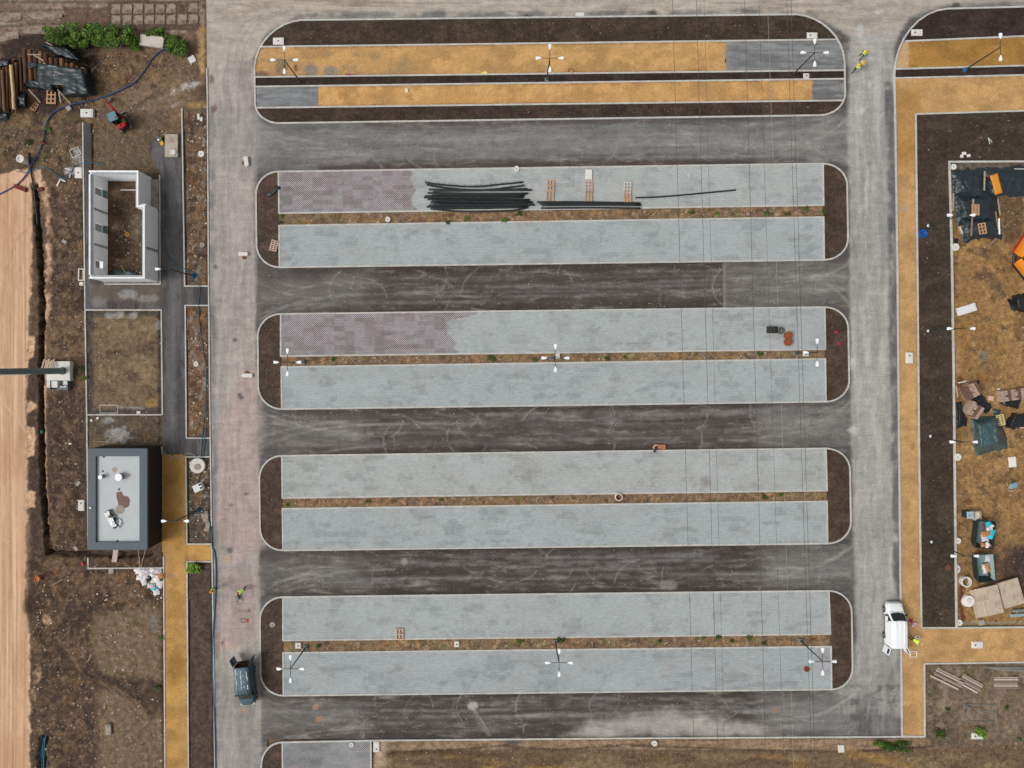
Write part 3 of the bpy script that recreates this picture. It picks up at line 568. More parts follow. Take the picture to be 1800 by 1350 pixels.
# --- kerbs: rows of stones
def kerb_mb(paths, w=.175, z0=-.06, z1=.13, stone=1.0):
    mb = MB(); cols = []
    for pts, closed in paths:
        Q = [Vector(((a - NX) / PPM, (NY - c) / PPM, 0)) for a, c in pts]
        if closed: Q.append(Q[0].copy())
        st = []
        for a, c in zip(Q[:-1], Q[1:]):
            n = max(1, int(round((c - a).length / stone)))
            for k in range(n): st.append(a + (c - a) * (k / n))
        st.append(Q[-1])
        m = len(st); off = []
        for k in range(m):
            pa = st[k - 1] if k else (st[-2] if closed else st[0]); pb = st[k + 1] if k < m - 1 else (st[1] if closed else st[-1])
            t1 = (st[k] - pa); t2 = (pb - st[k]); t1 = t1.normalized() if t1.length > 1e-6 else t2.normalized(); t2 = t2.normalized() if t2.length > 1e-6 else t1
            n1 = Vector((-t1.y, t1.x, 0)); n2 = Vector((-t2.y, t2.x, 0)); nn = (n1 + n2).normalized(); off.append(nn * (w / 2 / max(.5, nn.dot(n1))))
        for k in range(m - 1):
            a, c, oa, oc = st[k], st[k + 1], off[k], off[k + 1]; d = (c - a).normalized() * .008
            zt = z1 + random.uniform(-.006, .006)
            vs = []
            for z in (z0, zt):
                for p_ in (a + d - oa, c - d - oc, c - d + oc, a + d + oa): vs.append((p_.x, p_.y, z))
            mb.add(vs, [(3, 2, 1, 0), (4, 5, 6, 7), (0, 1, 5, 4), (1, 2, 6, 5), (2, 3, 7, 6), (3, 0, 4, 7)])
            g = random.uniform(.93, 1.05); cc = [v * g for v in lin(random.choice([(188, 186, 180), (185, 183, 178), (190, 187, 181)]))]; cols += [cc] * 8
    mb.c = cols; return mb
MAT_KERB = GM('kerb_stone', .12, .14, 9, 2.2, None, .7, .2)
def kerb(label, paths, **kw):
    mb = kerb_mb(paths, **kw); me = mb.mesh('kerb'); a = me.color_attributes.new('Col', 'FLOAT_COLOR', 'POINT')
    a.data.foreach_set('color', np.concatenate([np.array(mb.c), np.ones((len(mb.c), 1))], 1).astype(np.float32).ravel())
    me.materials.append(MAT_KERB); o = bpy.data.objects.new('kerb', me); C.objects.link(o); return tag(o, label, 'kerb', None, 'structure')

# --- paving material: small blocks, batches of slightly different grey, open joints where not yet filled
def paving_mat():
    m, t, b = _nodes('block_paving'); at = N(t, 'ShaderNodeAttribute', attribute_name='Col'); ms = N(t, 'ShaderNodeAttribute', attribute_name='Msk')
    ge = N(t, 'ShaderNodeNewGeometry'); mp = N(t, 'ShaderNodeMapping'); mp.inputs['Rotation'].default_value = (0, 0, -.0135); t.links.new(ge.outputs['Position'], mp.inputs[0]); pos = mp.outputs[0]
    def cells(sx, sy, ox=0.):
        a = N(t, 'ShaderNodeVectorMath', operation='MULTIPLY'); a.inputs[1].default_value = (1 / sx, 1 / sy, 0); t.links.new(pos, a.inputs[0])
        c = N(t, 'ShaderNodeVectorMath', operation='ADD'); c.inputs[1].default_value = (ox, ox * .7, 0); t.links.new(a.outputs[0], c.inputs[0])
        f = N(t, 'ShaderNodeVectorMath', operation='FLOOR'); t.links.new(c.outputs[0], f.inputs[0])
        w = N(t, 'ShaderNodeTexWhiteNoise'); w.noise_dimensions = '2D'; t.links.new(f.outputs[0], w.inputs['Vector']); return w.outputs['Value']
    n0 = N(t, 'ShaderNodeTexNoise', i_Scale=.35, i_Detail=3.0); t.links.new(pos, n0.inputs['Vector'])
    amt = rng(t, n0.outputs['Fac'], .4, .6, .35, 1.0)
    big = rng(t, mathn(t, 'MULTIPLY', cells(2.6, .55), amt), .6, .61, 1.0, .89); sm = rng(t, mathn(t, 'MULTIPLY', cells(.95, .42, 3.3), amt), .66, .67, 1.0, .92); lt = rng(t, mathn(t, 'MULTIPLY', cells(1.7, .6, 7.7), amt), .68, .69, 1.0, 1.07); sm = mathn(t, 'MULTIPLY', sm, lt); blk = mathn(t, 'MULTIPLY', rng(t, cells(.4, .2, 1.7), 0, 1, 1.055, .945), rng(t, cells(.2, .1, 2.9), 0, 1, 1.06, .94))
    n1 = N(t, 'ShaderNodeTexNoise', i_Scale=.8, i_Detail=8.0, i_Roughness=.65); t.links.new(pos, n1.inputs['Vector'])
    f = mathn(t, 'MULTIPLY', mathn(t, 'MULTIPLY', big, sm), mathn(t, 'MULTIPLY', blk, rng(t, n1.outputs['Fac'], .3, .7, .975, 1.025)))
    vm = N(t, 'ShaderNodeVectorMath', operation='SCALE'); t.links.new(at.outputs['Color'], vm.inputs[0]); t.links.new(f, vm.inputs['Scale'])
    # reddish batches in the unfilled part
    br = N(t, 'ShaderNodeTexBrick', i_Scale=1.0); br.inputs['Mortar Size'].default_value = .035; br.inputs['Brick Width'].default_value = .42; br.inputs['Row Height'].default_value = .21; br.inputs['Mortar Smooth'].default_value = .3; t.links.new(pos, br.inputs['Vector'])
    f = mathn(t, 'MULTIPLY', f, rng(t, br.outputs['Fac'], 0, 1, 1.02, .86))
    vm2 = N(t, 'ShaderNodeVectorMath', operation='SCALE'); t.links.new(at.outputs['Color'], vm2.inputs[0]); t.links.new(f, vm2.inputs['Scale']); vm = vm2
    red = mixc(t, rng(t, cells(1.1, .5, 9.1), .5, .7, 0, 1), lin((172, 163, 167)), lin((150, 139, 139)))
    wn = cells(.28, .2, 5.5); red = mixc(t, rng(t, wn, .8, .82, 0, .35), red, lin((168, 120, 128))); red = mixc(t, rng(t, wn, .12, .1, 0, .3), red, lin((136, 160, 152)))
    vr = N(t, 'ShaderNodeVectorMath', operation='SCALE'); t.links.new(red, vr.inputs[0]); t.links.new(f, vr.inputs['Scale'])
    col = mixc(t, mathn(t, 'MULTIPLY', ms.outputs['Fac'], .8), vm.outputs[0], vr.outputs[0])
    rt = N(t, 'ShaderNodeMapping'); rt.inputs['Rotation'].default_value = (0, 0, R(45)); t.links.new(pos, rt.inputs[0])
    vo = N(t, 'ShaderNodeTexVoronoi', i_Scale=6.4, i_Randomness=0.0); vo.voronoi_dimensions = '2D'; t.links.new(rt.outputs[0], vo.inputs['Vector'])
    hole = rng(t, vo.outputs['Distance'], .26, .34, 1, 0)
    am = mathn(t, 'ADD', mathn(t, 'MULTIPLY', ms.outputs['Fac'], .9), mathn(t, 'MULTIPLY', rng(t, n0.outputs['Fac'], .42, .6, .14, .36), 1.0))
    am = mathn(t, 'MINIMUM', am, .92)
    col = mixc(t, mathn(t, 'MULTIPLY', hole, am), col, lin((46, 40, 42)))
    t.links.new(col, b.inputs['Base Color']); b.inputs['Roughness'].default_value = .92; b.inputs['Specular IOR Level'].default_value = .15
    bp = N(t, 'ShaderNodeBump', i_Strength=.3, i_Distance=.02); t.links.new(mathn(t, 'SUBTRACT', 1., mathn(t, 'MULTIPLY', hole, am)), bp.inputs['Height']); t.links.new(bp.outputs[0], b.inputs['Normal'])
    return m
MAT_PAVE = paving_mat()
MAT_SOIL = GM('planting_soil', .34, .32, 8, 2.6, (150, 132, 116), .735, .7)
MAT_GOLD = GM('golden_chippings', .24, .1, 8, .9, (214, 180, 128), .69, .5)
MAT_GRAVEL = GM('grey_gravel', .16, .12, 8, .9, None, .7, .3, ((.4, 3, 1), .12))
def soil_paint(c=(72, 58, 52)):
    def f(X, Y):
        p = Paint(X, Y, c); p.noise(tuple(int(v * 1.22) for v in c), 26, 16, .55, .1, .7); p.noise(tuple(int(v * .84) for v in c), 18, 14, .58, .08, .6); return p.c
    return f
def gold_paint(c=(180, 138, 84), extra=None):
    def f(X, Y):
        p = Paint(X, Y, c); p.noise(tuple(int(v * 1.1) for v in c), 50, 26, .53, .12, .7); p.noise(tuple(int(v * .88) for v in c), 34, 24, .56, .1, .7)
        if extra: extra(p)
        for L_ in (L1, L2, L3, L4):
            p.stroke([(L_[0][0] - 5, L_[0][1]), (L_[1][0] + 5, L_[1][1])], 7, (112, 88, 62), 2, 2.5, 7, .55, brk=.46)
        for L_ in (RK[2:], [(1609, 201), (1612, 470), (1615, 800), (1619, 1102)], [(288, 978), (291, 1420)], [(327, 800), (332, 1420)]):
            p.stroke(L_, 6, (120, 94, 62), 2, 2.5, 8, .45, brk=.48)
        return p.c
    return f
def median_paint(X, Y):
    p = Paint(X, Y, (124, 102, 80)); p.noise((140, 108, 76), 40, 12, .52, .1, .8); p.noise((112, 94, 80), 30, 14, .55, .08, .7); p.noise((92, 76, 60), 12, 9, .6, .06, .7); p.noise((104, 106, 62), 16, 9, .66, .05, .6); p.noise((168, 140, 112), 8, 7, .68, .05, .6); return p.c
def pave_paint(c):
    def f(X, Y):
        p = Paint(X, Y, c); p.noise((176, 182, 183), 90, 40, .55, .14, .35); p.noise((164, 166, 162), 70, 30, .58, .1, .3); p.noise((164, 156, 152), 24, 14, .7, .05, .35); return p.c
    return f
NAMES = ['beside the black pipes', 'with the rusty drums', 'with the red-rimmed well ring', 'with the three bottom lamp posts']
AROUND = ['the pipe island', 'the rusty drum island', 'the red well ring island', 'the bottom lamp island']
for k, I in enumerate(ISL):
    (al, ar), (bl, br), (cl, cr), (dl, dr) = I['a'], I['b'], I['c'], I['d']; lo, ro = I['lo'], I['ro']
    right = arc(ar, (ro - 1.5, ar[1] + 38), (ro - 1.5, ar[1])) + arc((ro, dr[1] - 38), dr, (ro, dr[1]))
    left = arc(dl, (lo + 1, dl[1] - 40), (lo + 1, dl[1])) + arc((lo, al[1] + 40), al, (lo, al[1]))
    kerb('pale kerb ring and inner edging of ' + AROUND[k], [([al] + right + left[:-1], True),
        ([al, (bl[0], bl[1]), br, ar], False), ([dl, cl, cr, dr], False)])
    zone('soil_bed', left, .07, soil_paint((77, 63, 55)), MAT_SOIL, .13, .02, .35, 'dark soil end bed of %s on the van side' % AROUND[k], 'soil bed')
    zone('soil_bed', right, .07, soil_paint((73, 60, 51)), MAT_SOIL, .13, .02, .35, 'dark soil end bed of %s on the golden path side' % AROUND[k], 'soil bed')
    zone('median_strip', [bl, br, cr, cl], .06, median_paint, MAT_EARTH, .11, .05, .25, 'weedy rust-brown earth strip between the paving of ' + AROUND[k], 'earth strip')
    def mA(X, Y, k=k):
        if k == 0:
            e = 724 + (vn(Y / 9, Y * 0, 3) - .5) * 16 + 10 * sstep(345, 375, Y); return sstep(3, -3, X - e)
        if k == 1:
            e = 800 + (vn(Y / 9, Y * 0, 8) - .5) * 12 + 45 * sstep(565, 548, Y) - 18 * sstep(30, 5, np.abs(Y - 578)); return sstep(3, -3, X - e)
        if k == 2: return .6 * sstep(14, 6, np.hypot(X - 1240, Y - 846)) + .25 * sstep(30, 10, np.hypot(X - 935, Y - 822))
        return X * 0
    cA = [(172, 177, 175), (170, 176, 176), (173, 176, 174), (169, 175, 175)][k]; cB = [(166, 173, 174), (167, 174, 175), (166, 173, 174), (162, 168, 170)][k]
    zone('block_paving', [al, ar, br, bl], .10, pave_paint(cA), MAT_PAVE, .16, 0, 1, 'grey block paving strip on the upper side of ' + AROUND[k], 'paving', mA)
    zone('block_paving', [cl, cr, dr, dl], .10, pave_paint(cB), MAT_PAVE, .16, 0, 1, 'grey block paving strip on the lower side of ' + AROUND[k], 'paving', lambda X, Y: X * 0)
# bottom-left half island
i6 = arc((460, 1344), (497, 1304), (460, 1304))
kerb('pale kerb of the unfinished island at the asphalt corner', [([(459, 1420), (460, 1380)] + i6 + [(652, 1301), (1100, 1297), (1625, 1294)], False), ([(497, 1304), (497.5, 1420)], False), ([(652, 1301), (653, 1420)], False)])
zone('soil_bed', [(459, 1420)] + i6 + [(497.5, 1420)], .07, soil_paint((77, 63, 55)), MAT_SOIL, .13, .02, .35, 'rounded soil bed of the unfinished island', 'soil bed')
zone('block_paving', [(497, 1304), (652, 1301), (653, 1420), (498, 1420)], .10, pave_paint((130, 135, 137)), MAT_PAVE, .16, 0, 1, 'open-jointed grey block paving of the unfinished island', 'paving', lambda X, Y: X * 0 + .38)
# top island
tl = arc((448, 118), (530, 36), (452, 42)); tr = arc((1400, 26), (1484, 108), (1480, 32)); brr = arc((1485, 165), (1440, 203), (1484, 203)); bll = arc((490, 217), (449, 182), (449, 216))
o1 = tl + tr + brr + bll
L1, L2, L3, L4 = [(456, 83), (1473, 70)], [(447.5, 136), (1485, 124)], [(448, 153), (1485, 139)], [(451, 190), (1481, 177)]
kerb('pale kerb ring of the golden chipping island by the top road', [(o1, True)] + [(l, False) for l in (L1, L2, L3, L4)])
def yl(L, x): return L[0][1] + (L[1][1] - L[0][1]) * (x - L[0][0]) / (L[1][0] - L[0][0])
top = [q for q in tl if q[1] < 83] + [q for q in tr if q[1] < 70]
zone('soil_bed', [L1[0]] + top + [L1[1]], .07, soil_paint((67, 55, 46)), MAT_SOIL, .13, .02, .35, 'wide dark soil bed along the top road', 'soil bed')
zone('soil_bed', [L2[0], L2[1], L3[1], L3[0]], .07, soil_paint((55, 45, 40)), MAT_SOIL, .12, .015, .35, 'narrow dark soil strip between two golden strips', 'soil bed')
zone('soil_bed', [L4[0], L4[1]] + [q for q in brr if q[1] > 177] + [q for q in bll if q[1] > 190], .07, soil_paint((65, 53, 46)), MAT_SOIL, .13, .02, .35, 'dark soil strip of the golden island beside the grey lane', 'soil bed')
def g1(p):
    for cx, cy, rx, ry, c in ((495, 118, 10, 14, (84, 76, 72)), (546, 124, 13, 12, (128, 122, 116)), (582, 126, 12, 10, (134, 128, 120)), (460, 130, 14, 5, (96, 84, 76)), (520, 120, 4, 6, (104, 66, 50))): p.ell(cx, cy, rx, ry, c, .4, .4, 6, .85)
    p.noise((150, 128, 96), 16, 12, .58, .07, .6, (450, 86, 720, 136))
zone('golden_strip', [L1[0], (1273, yl(L1, 1273)), (1276, yl(L2, 1276)), L2[0], (447.5, 118)], .055, gold_paint((184, 145, 95), g1), MAT_GOLD, .14, .012, .5, 'golden chippings strip under the lamp posts', 'chippings')
zone('golden_strip', [(560, yl(L3, 560)), (1427, yl(L3, 1427)), (1427, yl(L4, 1427)), (560, yl(L4, 560))], .055, gold_paint((188, 146, 94)), MAT_GOLD, .14, .012, .5, 'narrow golden chippings strip beside the soil by the grey lane', 'chippings')
GE = lambda x0, e: (lambda p: (p.stroke([(x0, 40), (x0, 220)], 5, (178, 138, 88), 1, 5, 7), p.noise((150, 152, 153), 60, 5, .52, .1, .6), p.noise((98, 99, 100), 50, 6, .58, .08, .6), [p.stroke([(x0 + e * k, 80), (x0 + e * k * 1.4, 200)], 2, (104, 105, 106), 2, 1, op=.4) for k in (40, 80)]))
zone('gravel_patch', [(1274, yl(L1, 1274)), L1[1], (1484, 108), L2[1], (1276, yl(L2, 1276))], .055, gold_paint((126, 127, 128), GE(1273, 1)), MAT_GRAVEL, .14, .01, .5, 'grey gravel patch round a lamp post at the golden strip end', 'gravel')
zone('gravel_patch', [L3[0], (561, yl(L3, 561)), (561, yl(L4, 561)), L4[0]], .055, gold_paint((122, 125, 127), GE(562, -1)), MAT_GRAVEL, .14, .01, .5, 'grey gravel patch with rolled swirls', 'gravel')
zone('gravel_patch', [(1427, yl(L3, 1427)), L3[1], L4[1], (1427, yl(L4, 1427))], .055, gold_paint((108, 108, 108), GE(1426, 1)), MAT_GRAVEL, .14, .01, .5, 'small dark gravel patch nearest the three walking workers', 'gravel')
# right-hand path, beds and yard edging
c2 = arc((1571.5, 130), (1665, 16), (1574, 20))
kerb('pale kerb along the right-hand golden path', [([(1900, 10)] + c2[::-1] + RK[2:] + [(1624, 1294)], False),
    ([(1590, 73), (1900, 60)], False), ([(1571, 122), (1900, 113)], False), ([(1571.5, 138), (1900, 130)], False),
    ([(1900, 192), (1609, 201), (1612, 470), (1615, 800), (1619, 1102)], False), ([(1618, 1103), (1680, 1103), (1900, 1101)], False), ([(1624, 1166), (1900, 1162)], False), ([(1624, 1166), (1625, 1294)], False)])
kerb('thin pale edging round the material yard', [([(1900, 284), (1667.5, 285), (1672, 450), (1675, 650), (1680, 1103)], False)], w=.2, z1=.2)
zone('soil_bed', [(1590, 73)] + [q for q in c2 if q[1] < 73] + [(1900, 10), (1900, 60)], .07, soil_paint((58, 46, 42)), MAT_SOIL, .13, .02, .35, 'rounded dark soil bed on the corner of the top road', 'soil bed')
zone('golden_strip', [(1574, 105), (1582, 86), (1590, 73), (1900, 60), (1900, 113), (1571, 122)], .055, gold_paint((160, 120, 64), lambda p: p.poly([(1566, 60), (1596, 60), (1597, 125), (1566, 125)], (188, 156, 116), 2, 3)), MAT_GOLD, .14, .012, .5, 'golden strip between two soil beds at the top corner', 'chippings')
zone('soil_bed', [(1571, 122), (1900, 113), (1900, 130), (1571.5, 138)], .07, soil_paint((57, 46, 41)), MAT_SOIL, .12, .015, .35, 'narrow soil strip carrying a two-headed lamp', 'soil bed')
def g3(p):
    p.noise((196, 158, 106), 20, 60, .55, .1, .6, (1570, 330, 1625, 1300)); p.band((1570, 130, 1620, 330), (160, 118, 60), 6, 60, .6); p.ell(1587, 368, 6, 5, (160, 152, 140), .4, .4, 5, .7); p.ell(1604, 785, 4, 7, (128, 100, 58), .4, .4, 5, .6)
zone('golden_path', [(1571.5, 138), (1900, 130), (1900, 192), (1609, 201), (1612, 470), (1615, 800), (1619, 1102), (1900, 1101), (1900, 1163), (1624, 1166), (1625, 1294), (1585, 1294), (1580, 800), (1577, 470), (1573, 200)], .055, gold_paint((181, 143, 96), g3), MAT_GOLD, .14, .012, .5, 'golden chippings path along the right-hand road', 'path')
zone('soil_bed', [(1609, 201), (1900, 192), (1900, 284), (1667.5, 285), (1672, 450), (1675, 650), (1680, 1103), (1619, 1103), (1615, 800), (1612, 470)], .06, soil_paint((66, 56, 47)), MAT_SOIL, .13, .03, .4, 'long dark soil bed between golden path and material yard', 'soil bed')
# left-hand asphalt paths and golden path
MAT_PATH = GM('path_asphalt', .16, .14, 7, 1.3, (150, 148, 146), .73, .25, ((2.5, .3, 1), .12))
def path_paint(X, Y):
    p = Paint(X, Y, (82, 78, 77)); p.noise((104, 102, 102), 9, 90, .54, .1, .8); p.noise((66, 62, 62), 22, 40, .56, .08, .7)
    p.stroke([(296, 260), (303, 300), (305, 400), (304, 500), (300, 620), (302, 790)], 16, (106, 106, 108), 6, 4, 20, .6)
    for o in (0, 5, 10): p.stroke([(270 + o, 250), (290 + o, 272), (299 + o, 310), (301 + o, 420)], 1.6, (116, 114, 114), 1.3, .6, op=.5)
    p.poly([(162, 501), (284, 501), (284, 530), (162, 532)], (100, 90, 80), 5, 6, op=.8); p.ell(228, 517, 16, 8, (150, 148, 146), .3, .6, 6, .7); p.ell(262, 525, 20, 6, (140, 138, 136), .3, .6, 6, .6); p.ell(172, 530, 12, 9, (128, 126, 124), .4, .5, 6, .6)
    p.poly([(150, 215), (184, 215), (184, 500), (158, 500)], (72, 66, 63), 2, 0, op=.6); return p.c
zone('asphalt_path', [(286, 240), (300, 236), (321, 236), (325, 505), (368, 504), (368, 536), (326, 537), (328, 770), (370, 770), (371, 801), (285, 801), (286, 729), (284, 545), (151, 545), (148, 480), (146, 216), (160, 216), (162, 300), (184, 305), (184, 500), (280, 500), (280, 300), (272, 290), (262, 262), (270, 244)], .03, path_paint, MAT_PATH, .12, 0, 1, 'dark asphalt path round the white-walled shell', 'path')
def g4(p):
    p.noise((164, 120, 60), 30, 60, .5, .12, .6, (284, 800, 372, 960)); p.ell(310, 1172, 14, 26, (142, 104, 54), .4, .4, 10, .6); p.ell(301, 1013, 5, 6, (130, 122, 104), .4, .5, 4, .6)
zone('golden_path', [(285, 799), (326, 799), (328, 957), (371, 957), (372, 986), (329, 987), (331, 1420), (290, 1420), (287.5, 978), (285, 965)], .03, gold_paint((176, 136, 80), g4), MAT_GOLD, .12, .012, .5, 'golden chippings path beside the flat-roofed building', 'path')
K = dict(w=.14, z1=.09)
kerb('thin pale edging along the road and left-hand beds', [(LK[1:], False), ([(320, 190), (325, 503), (367, 503)], False), ([(367, 537), (326, 537), (328, 770), (370, 770)], False), ([(370, 803), (327, 803), (329, 956), (372, 956)], False), ([(372, 987), (329, 987), (332, 1420)], False), ([(288, 978), (291, 1420)], False)], **K)
kerb('thin pale edging round the bare plots and building aprons', [([(146, 215), (150, 545), (153, 729), (156, 966)], False), ([(151, 545), (284, 545), (286, 729)], False), ([(153, 729), (286, 729)], False), ([(184, 499.5), (282, 499.5), (281, 308)], False), ([(180, 786), (285, 786), (286, 800)], False), ([(155, 980), (156, 999), (288, 998)], False)], **K)
# ------------------------------------------------------------------ buildings
def q2(px, py): return ((px - NX) / PPM, (NY - py) / PPM)
M_BLOCK = M('pale_blockwork', (238, 240, 242), .9, .08, 3, .1, dirt=(214, 214, 212), dirt_th=.62)
M_LEDGE = M('wet_ledge_concrete', (160, 165, 166), .85, .12, 3)
M_MORT = M('grey_infill_concrete', (150, 146, 142), .95, .2, 6)
M_TEAL = M('teal_frame', (84, 132, 128), .6, .12)
M_CONC = M('cast_concrete', (198, 194, 186), .9, .13, 3, .15, dirt=(150, 142, 130), dirt_th=.6)
M_CONCD = M('old_concrete', (160, 152, 142), .95, .18, 3, .2, dirt=(112, 98, 84), dirt_th=.55)
def wall_shell():
    t = thing('unfinished_building', 'roofless white block-walled shell with bare earth floor', 'building', 230, 404, -.02)
    ox, oy = t.location.x, t.location.y
    def L(px, py): x, y = q2(px, py); return x - ox, y - oy
    TH = 6; HL, HT = 2.75, 3.0
    def seg(name, x0, x1, y0, y1, z0, z1, mat, par=t):
        a, b = L(x0, y1), L(x1, y0); return part(name, MB().box(((a[0] + b[0]) / 2, (a[1] + b[1]) / 2, (z0 + z1) / 2), (b[0] - a[0], b[1] - a[1], z1 - z0)), mat, par)
    # west wall pieces between openings; base pixels
    ops = [(336, 350, .12, 2.45), (398, 412, .12, 2.45), (462, 475, .95, 2.35)]
    ys = 318.5
    for y0, y1, s0, s1 in ops:
        seg('wall_panel', 183.5, 189.5, ys, y0, 0, HL, M_BLOCK)
        w = seg('lintel', 183.5, 189.5, y0, y1, s1, HL, M_BLOCK)
        if s0 > .05: seg('sill', 183.6, 189.4, y0, y1, 0, s0, M_BLOCK if s0 > .5 else M_MORT)
        if s0 < .5: seg('teal_board', 185.5, 186.5, y0 + .2, y1 - .2, s0, s0 + .5, M_TEAL); seg('threshold_rail', 185.3, 186.7, y0 + .2, y1 - .2, s0 + .52, s0 + .62, M_TEAL)
        ys = y1
    seg('wall_panel', 183.5, 189.5, ys, 489, 0, HL, M_BLOCK)
    seg('wall_panel', 183.5, 267, 312.4, 318.4, 0, HL, M_BLOCK)          # north
    seg('wall_panel', 183.5, 278, 489.1, 495, 0, HL, M_BLOCK)           # south
    seg('wall_panel', 261, 267, 318.5, 374, 0, HL, M_BLOCK)             # recessed east wall
    seg('wall_panel', 267.1, 278, 368, 374, 0, HL, M_BLOCK)
    seg('wall_panel', 272, 278, 374.1, 489, 0, HL, M_BLOCK)             # east
    for x0, x1, y0, y1 in ((183.4, 186, 318.5, 489), (183.4, 267.2, 312.3, 315), (183.4, 278.1, 492.5, 495.1), (264.3, 267.1, 315.1, 371), (264.3, 278.1, 371.1, 374.1), (275.2, 278.1, 374.2, 492.4)):
        seg('parapet', x0, x1, y0, y1, HL, HT, M_BLOCK)
    for x0, x1, y0, y1 in ((186.1, 189.4, 318.6, 489), (186.1, 264.2, 315.1, 318.3), (186.1, 275, 489.2, 492.4), (261.1, 264.2, 318.5, 374), (272.1, 275.1, 374.2, 489)):
        seg('ledge', x0, x1, y0, y1, HL + .002, HL + .06, M_LEDGE)
    # toothed infill columns on the inner west and outer east faces
    for px0, px1, yc in ((189.45, 189.9, 376), (189.45, 189.9, 436), (277.8, 278.5, 442)):
        for k in range(11):
            d = 2.6 if k % 2 else 1.6; seg('infill_column', px0, px1, yc - d, yc + d, k * .25, k * .25 + .25, M_MORT)
    seg('footing', 181.8, 183.5, 312, 497, -.1, .12, M_CONCD); seg('footing', 183.5, 279.4, 495.2, 497, -.1, .13, M_CONCD); seg('footing', 278.6, 280, 374, 495, -.1, .12, M_CONCD)
    seg('porch_slab', 267.2, 279.5, 316, 367.8, -.1, .25, M_CONCD)
    return t
wall_shell()
def flat_roof():
    t = thing('flat_roof_building', 'flat-roofed black-walled building with wide slate roof rim and pale membrane', 'building', 234.7, 867.7, -.05)
    w, d, h = 98.5 / PPM, 169.4 / PPM, 3.15
    m_wall = M('black_cladding', (44, 38, 36), .75, .15, 2, 0, streak=(1, 6, 6)); m_rim = M('slate_roof_sheet', (76, 88, 95), .55, .08, 2); m_mem = M('pale_membrane', (184, 188, 190), .7, .06, .8, dirt=(160, 160, 158), dirt_th=.66)
    for sx in (-1, 1): part('wall', MB().box((sx * (w / 2 - .1), 0, h / 2 - .1), (.2, d, h - .2)), m_wall, t)
    for sy in (-1, 1): part('wall', MB().box((0, sy * (d / 2 - .1), h / 2 - .1), (w - .4, .2, h - .2)), m_wall, t)
    rw = .82
    for c, s in (((-w / 2 + rw / 2 - .05, 0), (rw, d + .1)), ((w / 2 - rw / 2 + .05, 0), (rw, d + .1)), ((0, d / 2 - rw / 2 + .05), (w - 2 * rw + .1, rw)), ((0, -d / 2 + rw / 2 - .05), (w - 2 * rw + .1, rw))):
        rm = part('roof_rim', MB().box((c[0], c[1], h), (s[0], s[1], .3)), m_rim, t)
    part('roof_membrane', MB().box((0, 0, h - .14), (w - 2 * rw + .1, d - 2 * rw + .1, .06)), m_mem, t)
    zt = h - .108; m_white = M('white_vent', (236, 238, 238), .5, .04); m_grey = M('vent_body', (128, 134, 136), .6, .08)
    for px, py, r, n in ((179.5, 838, .24, 16), (211.5, 838, .42, 10)):
        p = P(px, py, h) - t.location; v = part('roof_vent', MB().cyl((0, 0, 0), r * .85, .5, n), m_grey, t, (p.x, p.y, zt)); part('vent_cap', MB().cyl((0, 0, .5), r, .07, n, r * .92), m_white, v)
    for px, py in ((181, 803.5), (208, 860.5), (179.5, 828.5), (205, 951.5)):
        p = P(px, py, h) - t.location; part('roof_drain', MB().cyl((0, 0, 0), .1, .03, 10), M('drain_black', (30, 30, 32), .8), t, (p.x, p.y, zt))
    # brown puddle with its own outline
    pud = [(203, 866), (212, 864), (216, 872), (224, 873), (227.5, 880), (225, 891), (218, 894), (208, 893), (206, 884), (203.5, 874)]
    mb = MB(); mb.add([tuple(P(a, b, h) - t.location)[:2] + (zt + .004,) for a, b in pud], [tuple(range(len(pud)))[::-1]])
    part('puddle', mb, M('brown_puddle', (112, 82, 74), .6, .25, 3, spec=.3), t)
    for px, py, r in ((200, 826, .3), (226, 836, .18), (201, 839, .12), (210, 896, .5)):
        p = P(px, py, h) - t.location; part('rust_stain', MB().cyl((0, 0, 0), r, .004, 9, r * .9), M('rust_stain', (160, 146, 134), .9, .2, 5), t, (p.x, p.y, zt + .001))
    p = P(160.5, 892, h) - t.location; part('rim_knob', MB().cyl((0, 0, 0), .1, .12, 10), m_white, t, (p.x, p.y, h + .15)); p = P(157.5, 840, h) - t.location; part('wall_conduit', MB().box((0, 0, 0), (.06, .9, .06)), m_white, t, (p.x, p.y, h + .12))
    # torn pack lying on the membrane
    g = thing('torn_insulation_pack', 'torn white-wrapped insulation pack on the flat roof', 'pack', 198, 912, h + zt - h, 0); g.location.z = t.location.z + zt
    mb = MB(); mb.bbox((0, 0, .16), (.62, 2.0, .3), .05); part('slab_stack', mb, M('dark_insulation', (72, 80, 84), .9, .2, 5), g, rz=28)
    rr = random.Random(3)
    def crum(u, v): return ((u - .5) * .75 + rr.uniform(-.05, .05), (v - .5) * 1.8 + rr.uniform(-.06, .06), .32 + rr.uniform(0, .1) - .22 * (abs(u - .5) > .4))
    part('torn_wrap', MB().grid(7, 13, crum), M('white_film', (232, 234, 236), .35, .1, 6, spec=.5), g, (-.05, .0, 0), 28)
    part('torn_wrap', MB().grid(6, 5, lambda u, v: ((u - .5) * .8 + rr.uniform(-.08, .08), (v - .5) * .7 + rr.uniform(-.08, .08), .03 + rr.uniform(0, .22))), M('white_film', (232, 234, 236)), g, (.6, -.5, 0), 40)
    part('cardboard_core', MB().cyl((0, 0, 0), .18, .06, 12), M('brown_core', (110, 92, 80)), g, (-.05, .35, .42)); part('strap', MB().box((.22, 0, .34), (.12, 1.5, .04)), M('black_strap', (36, 36, 38)), g, rz=30)
    return t
flat_roof()
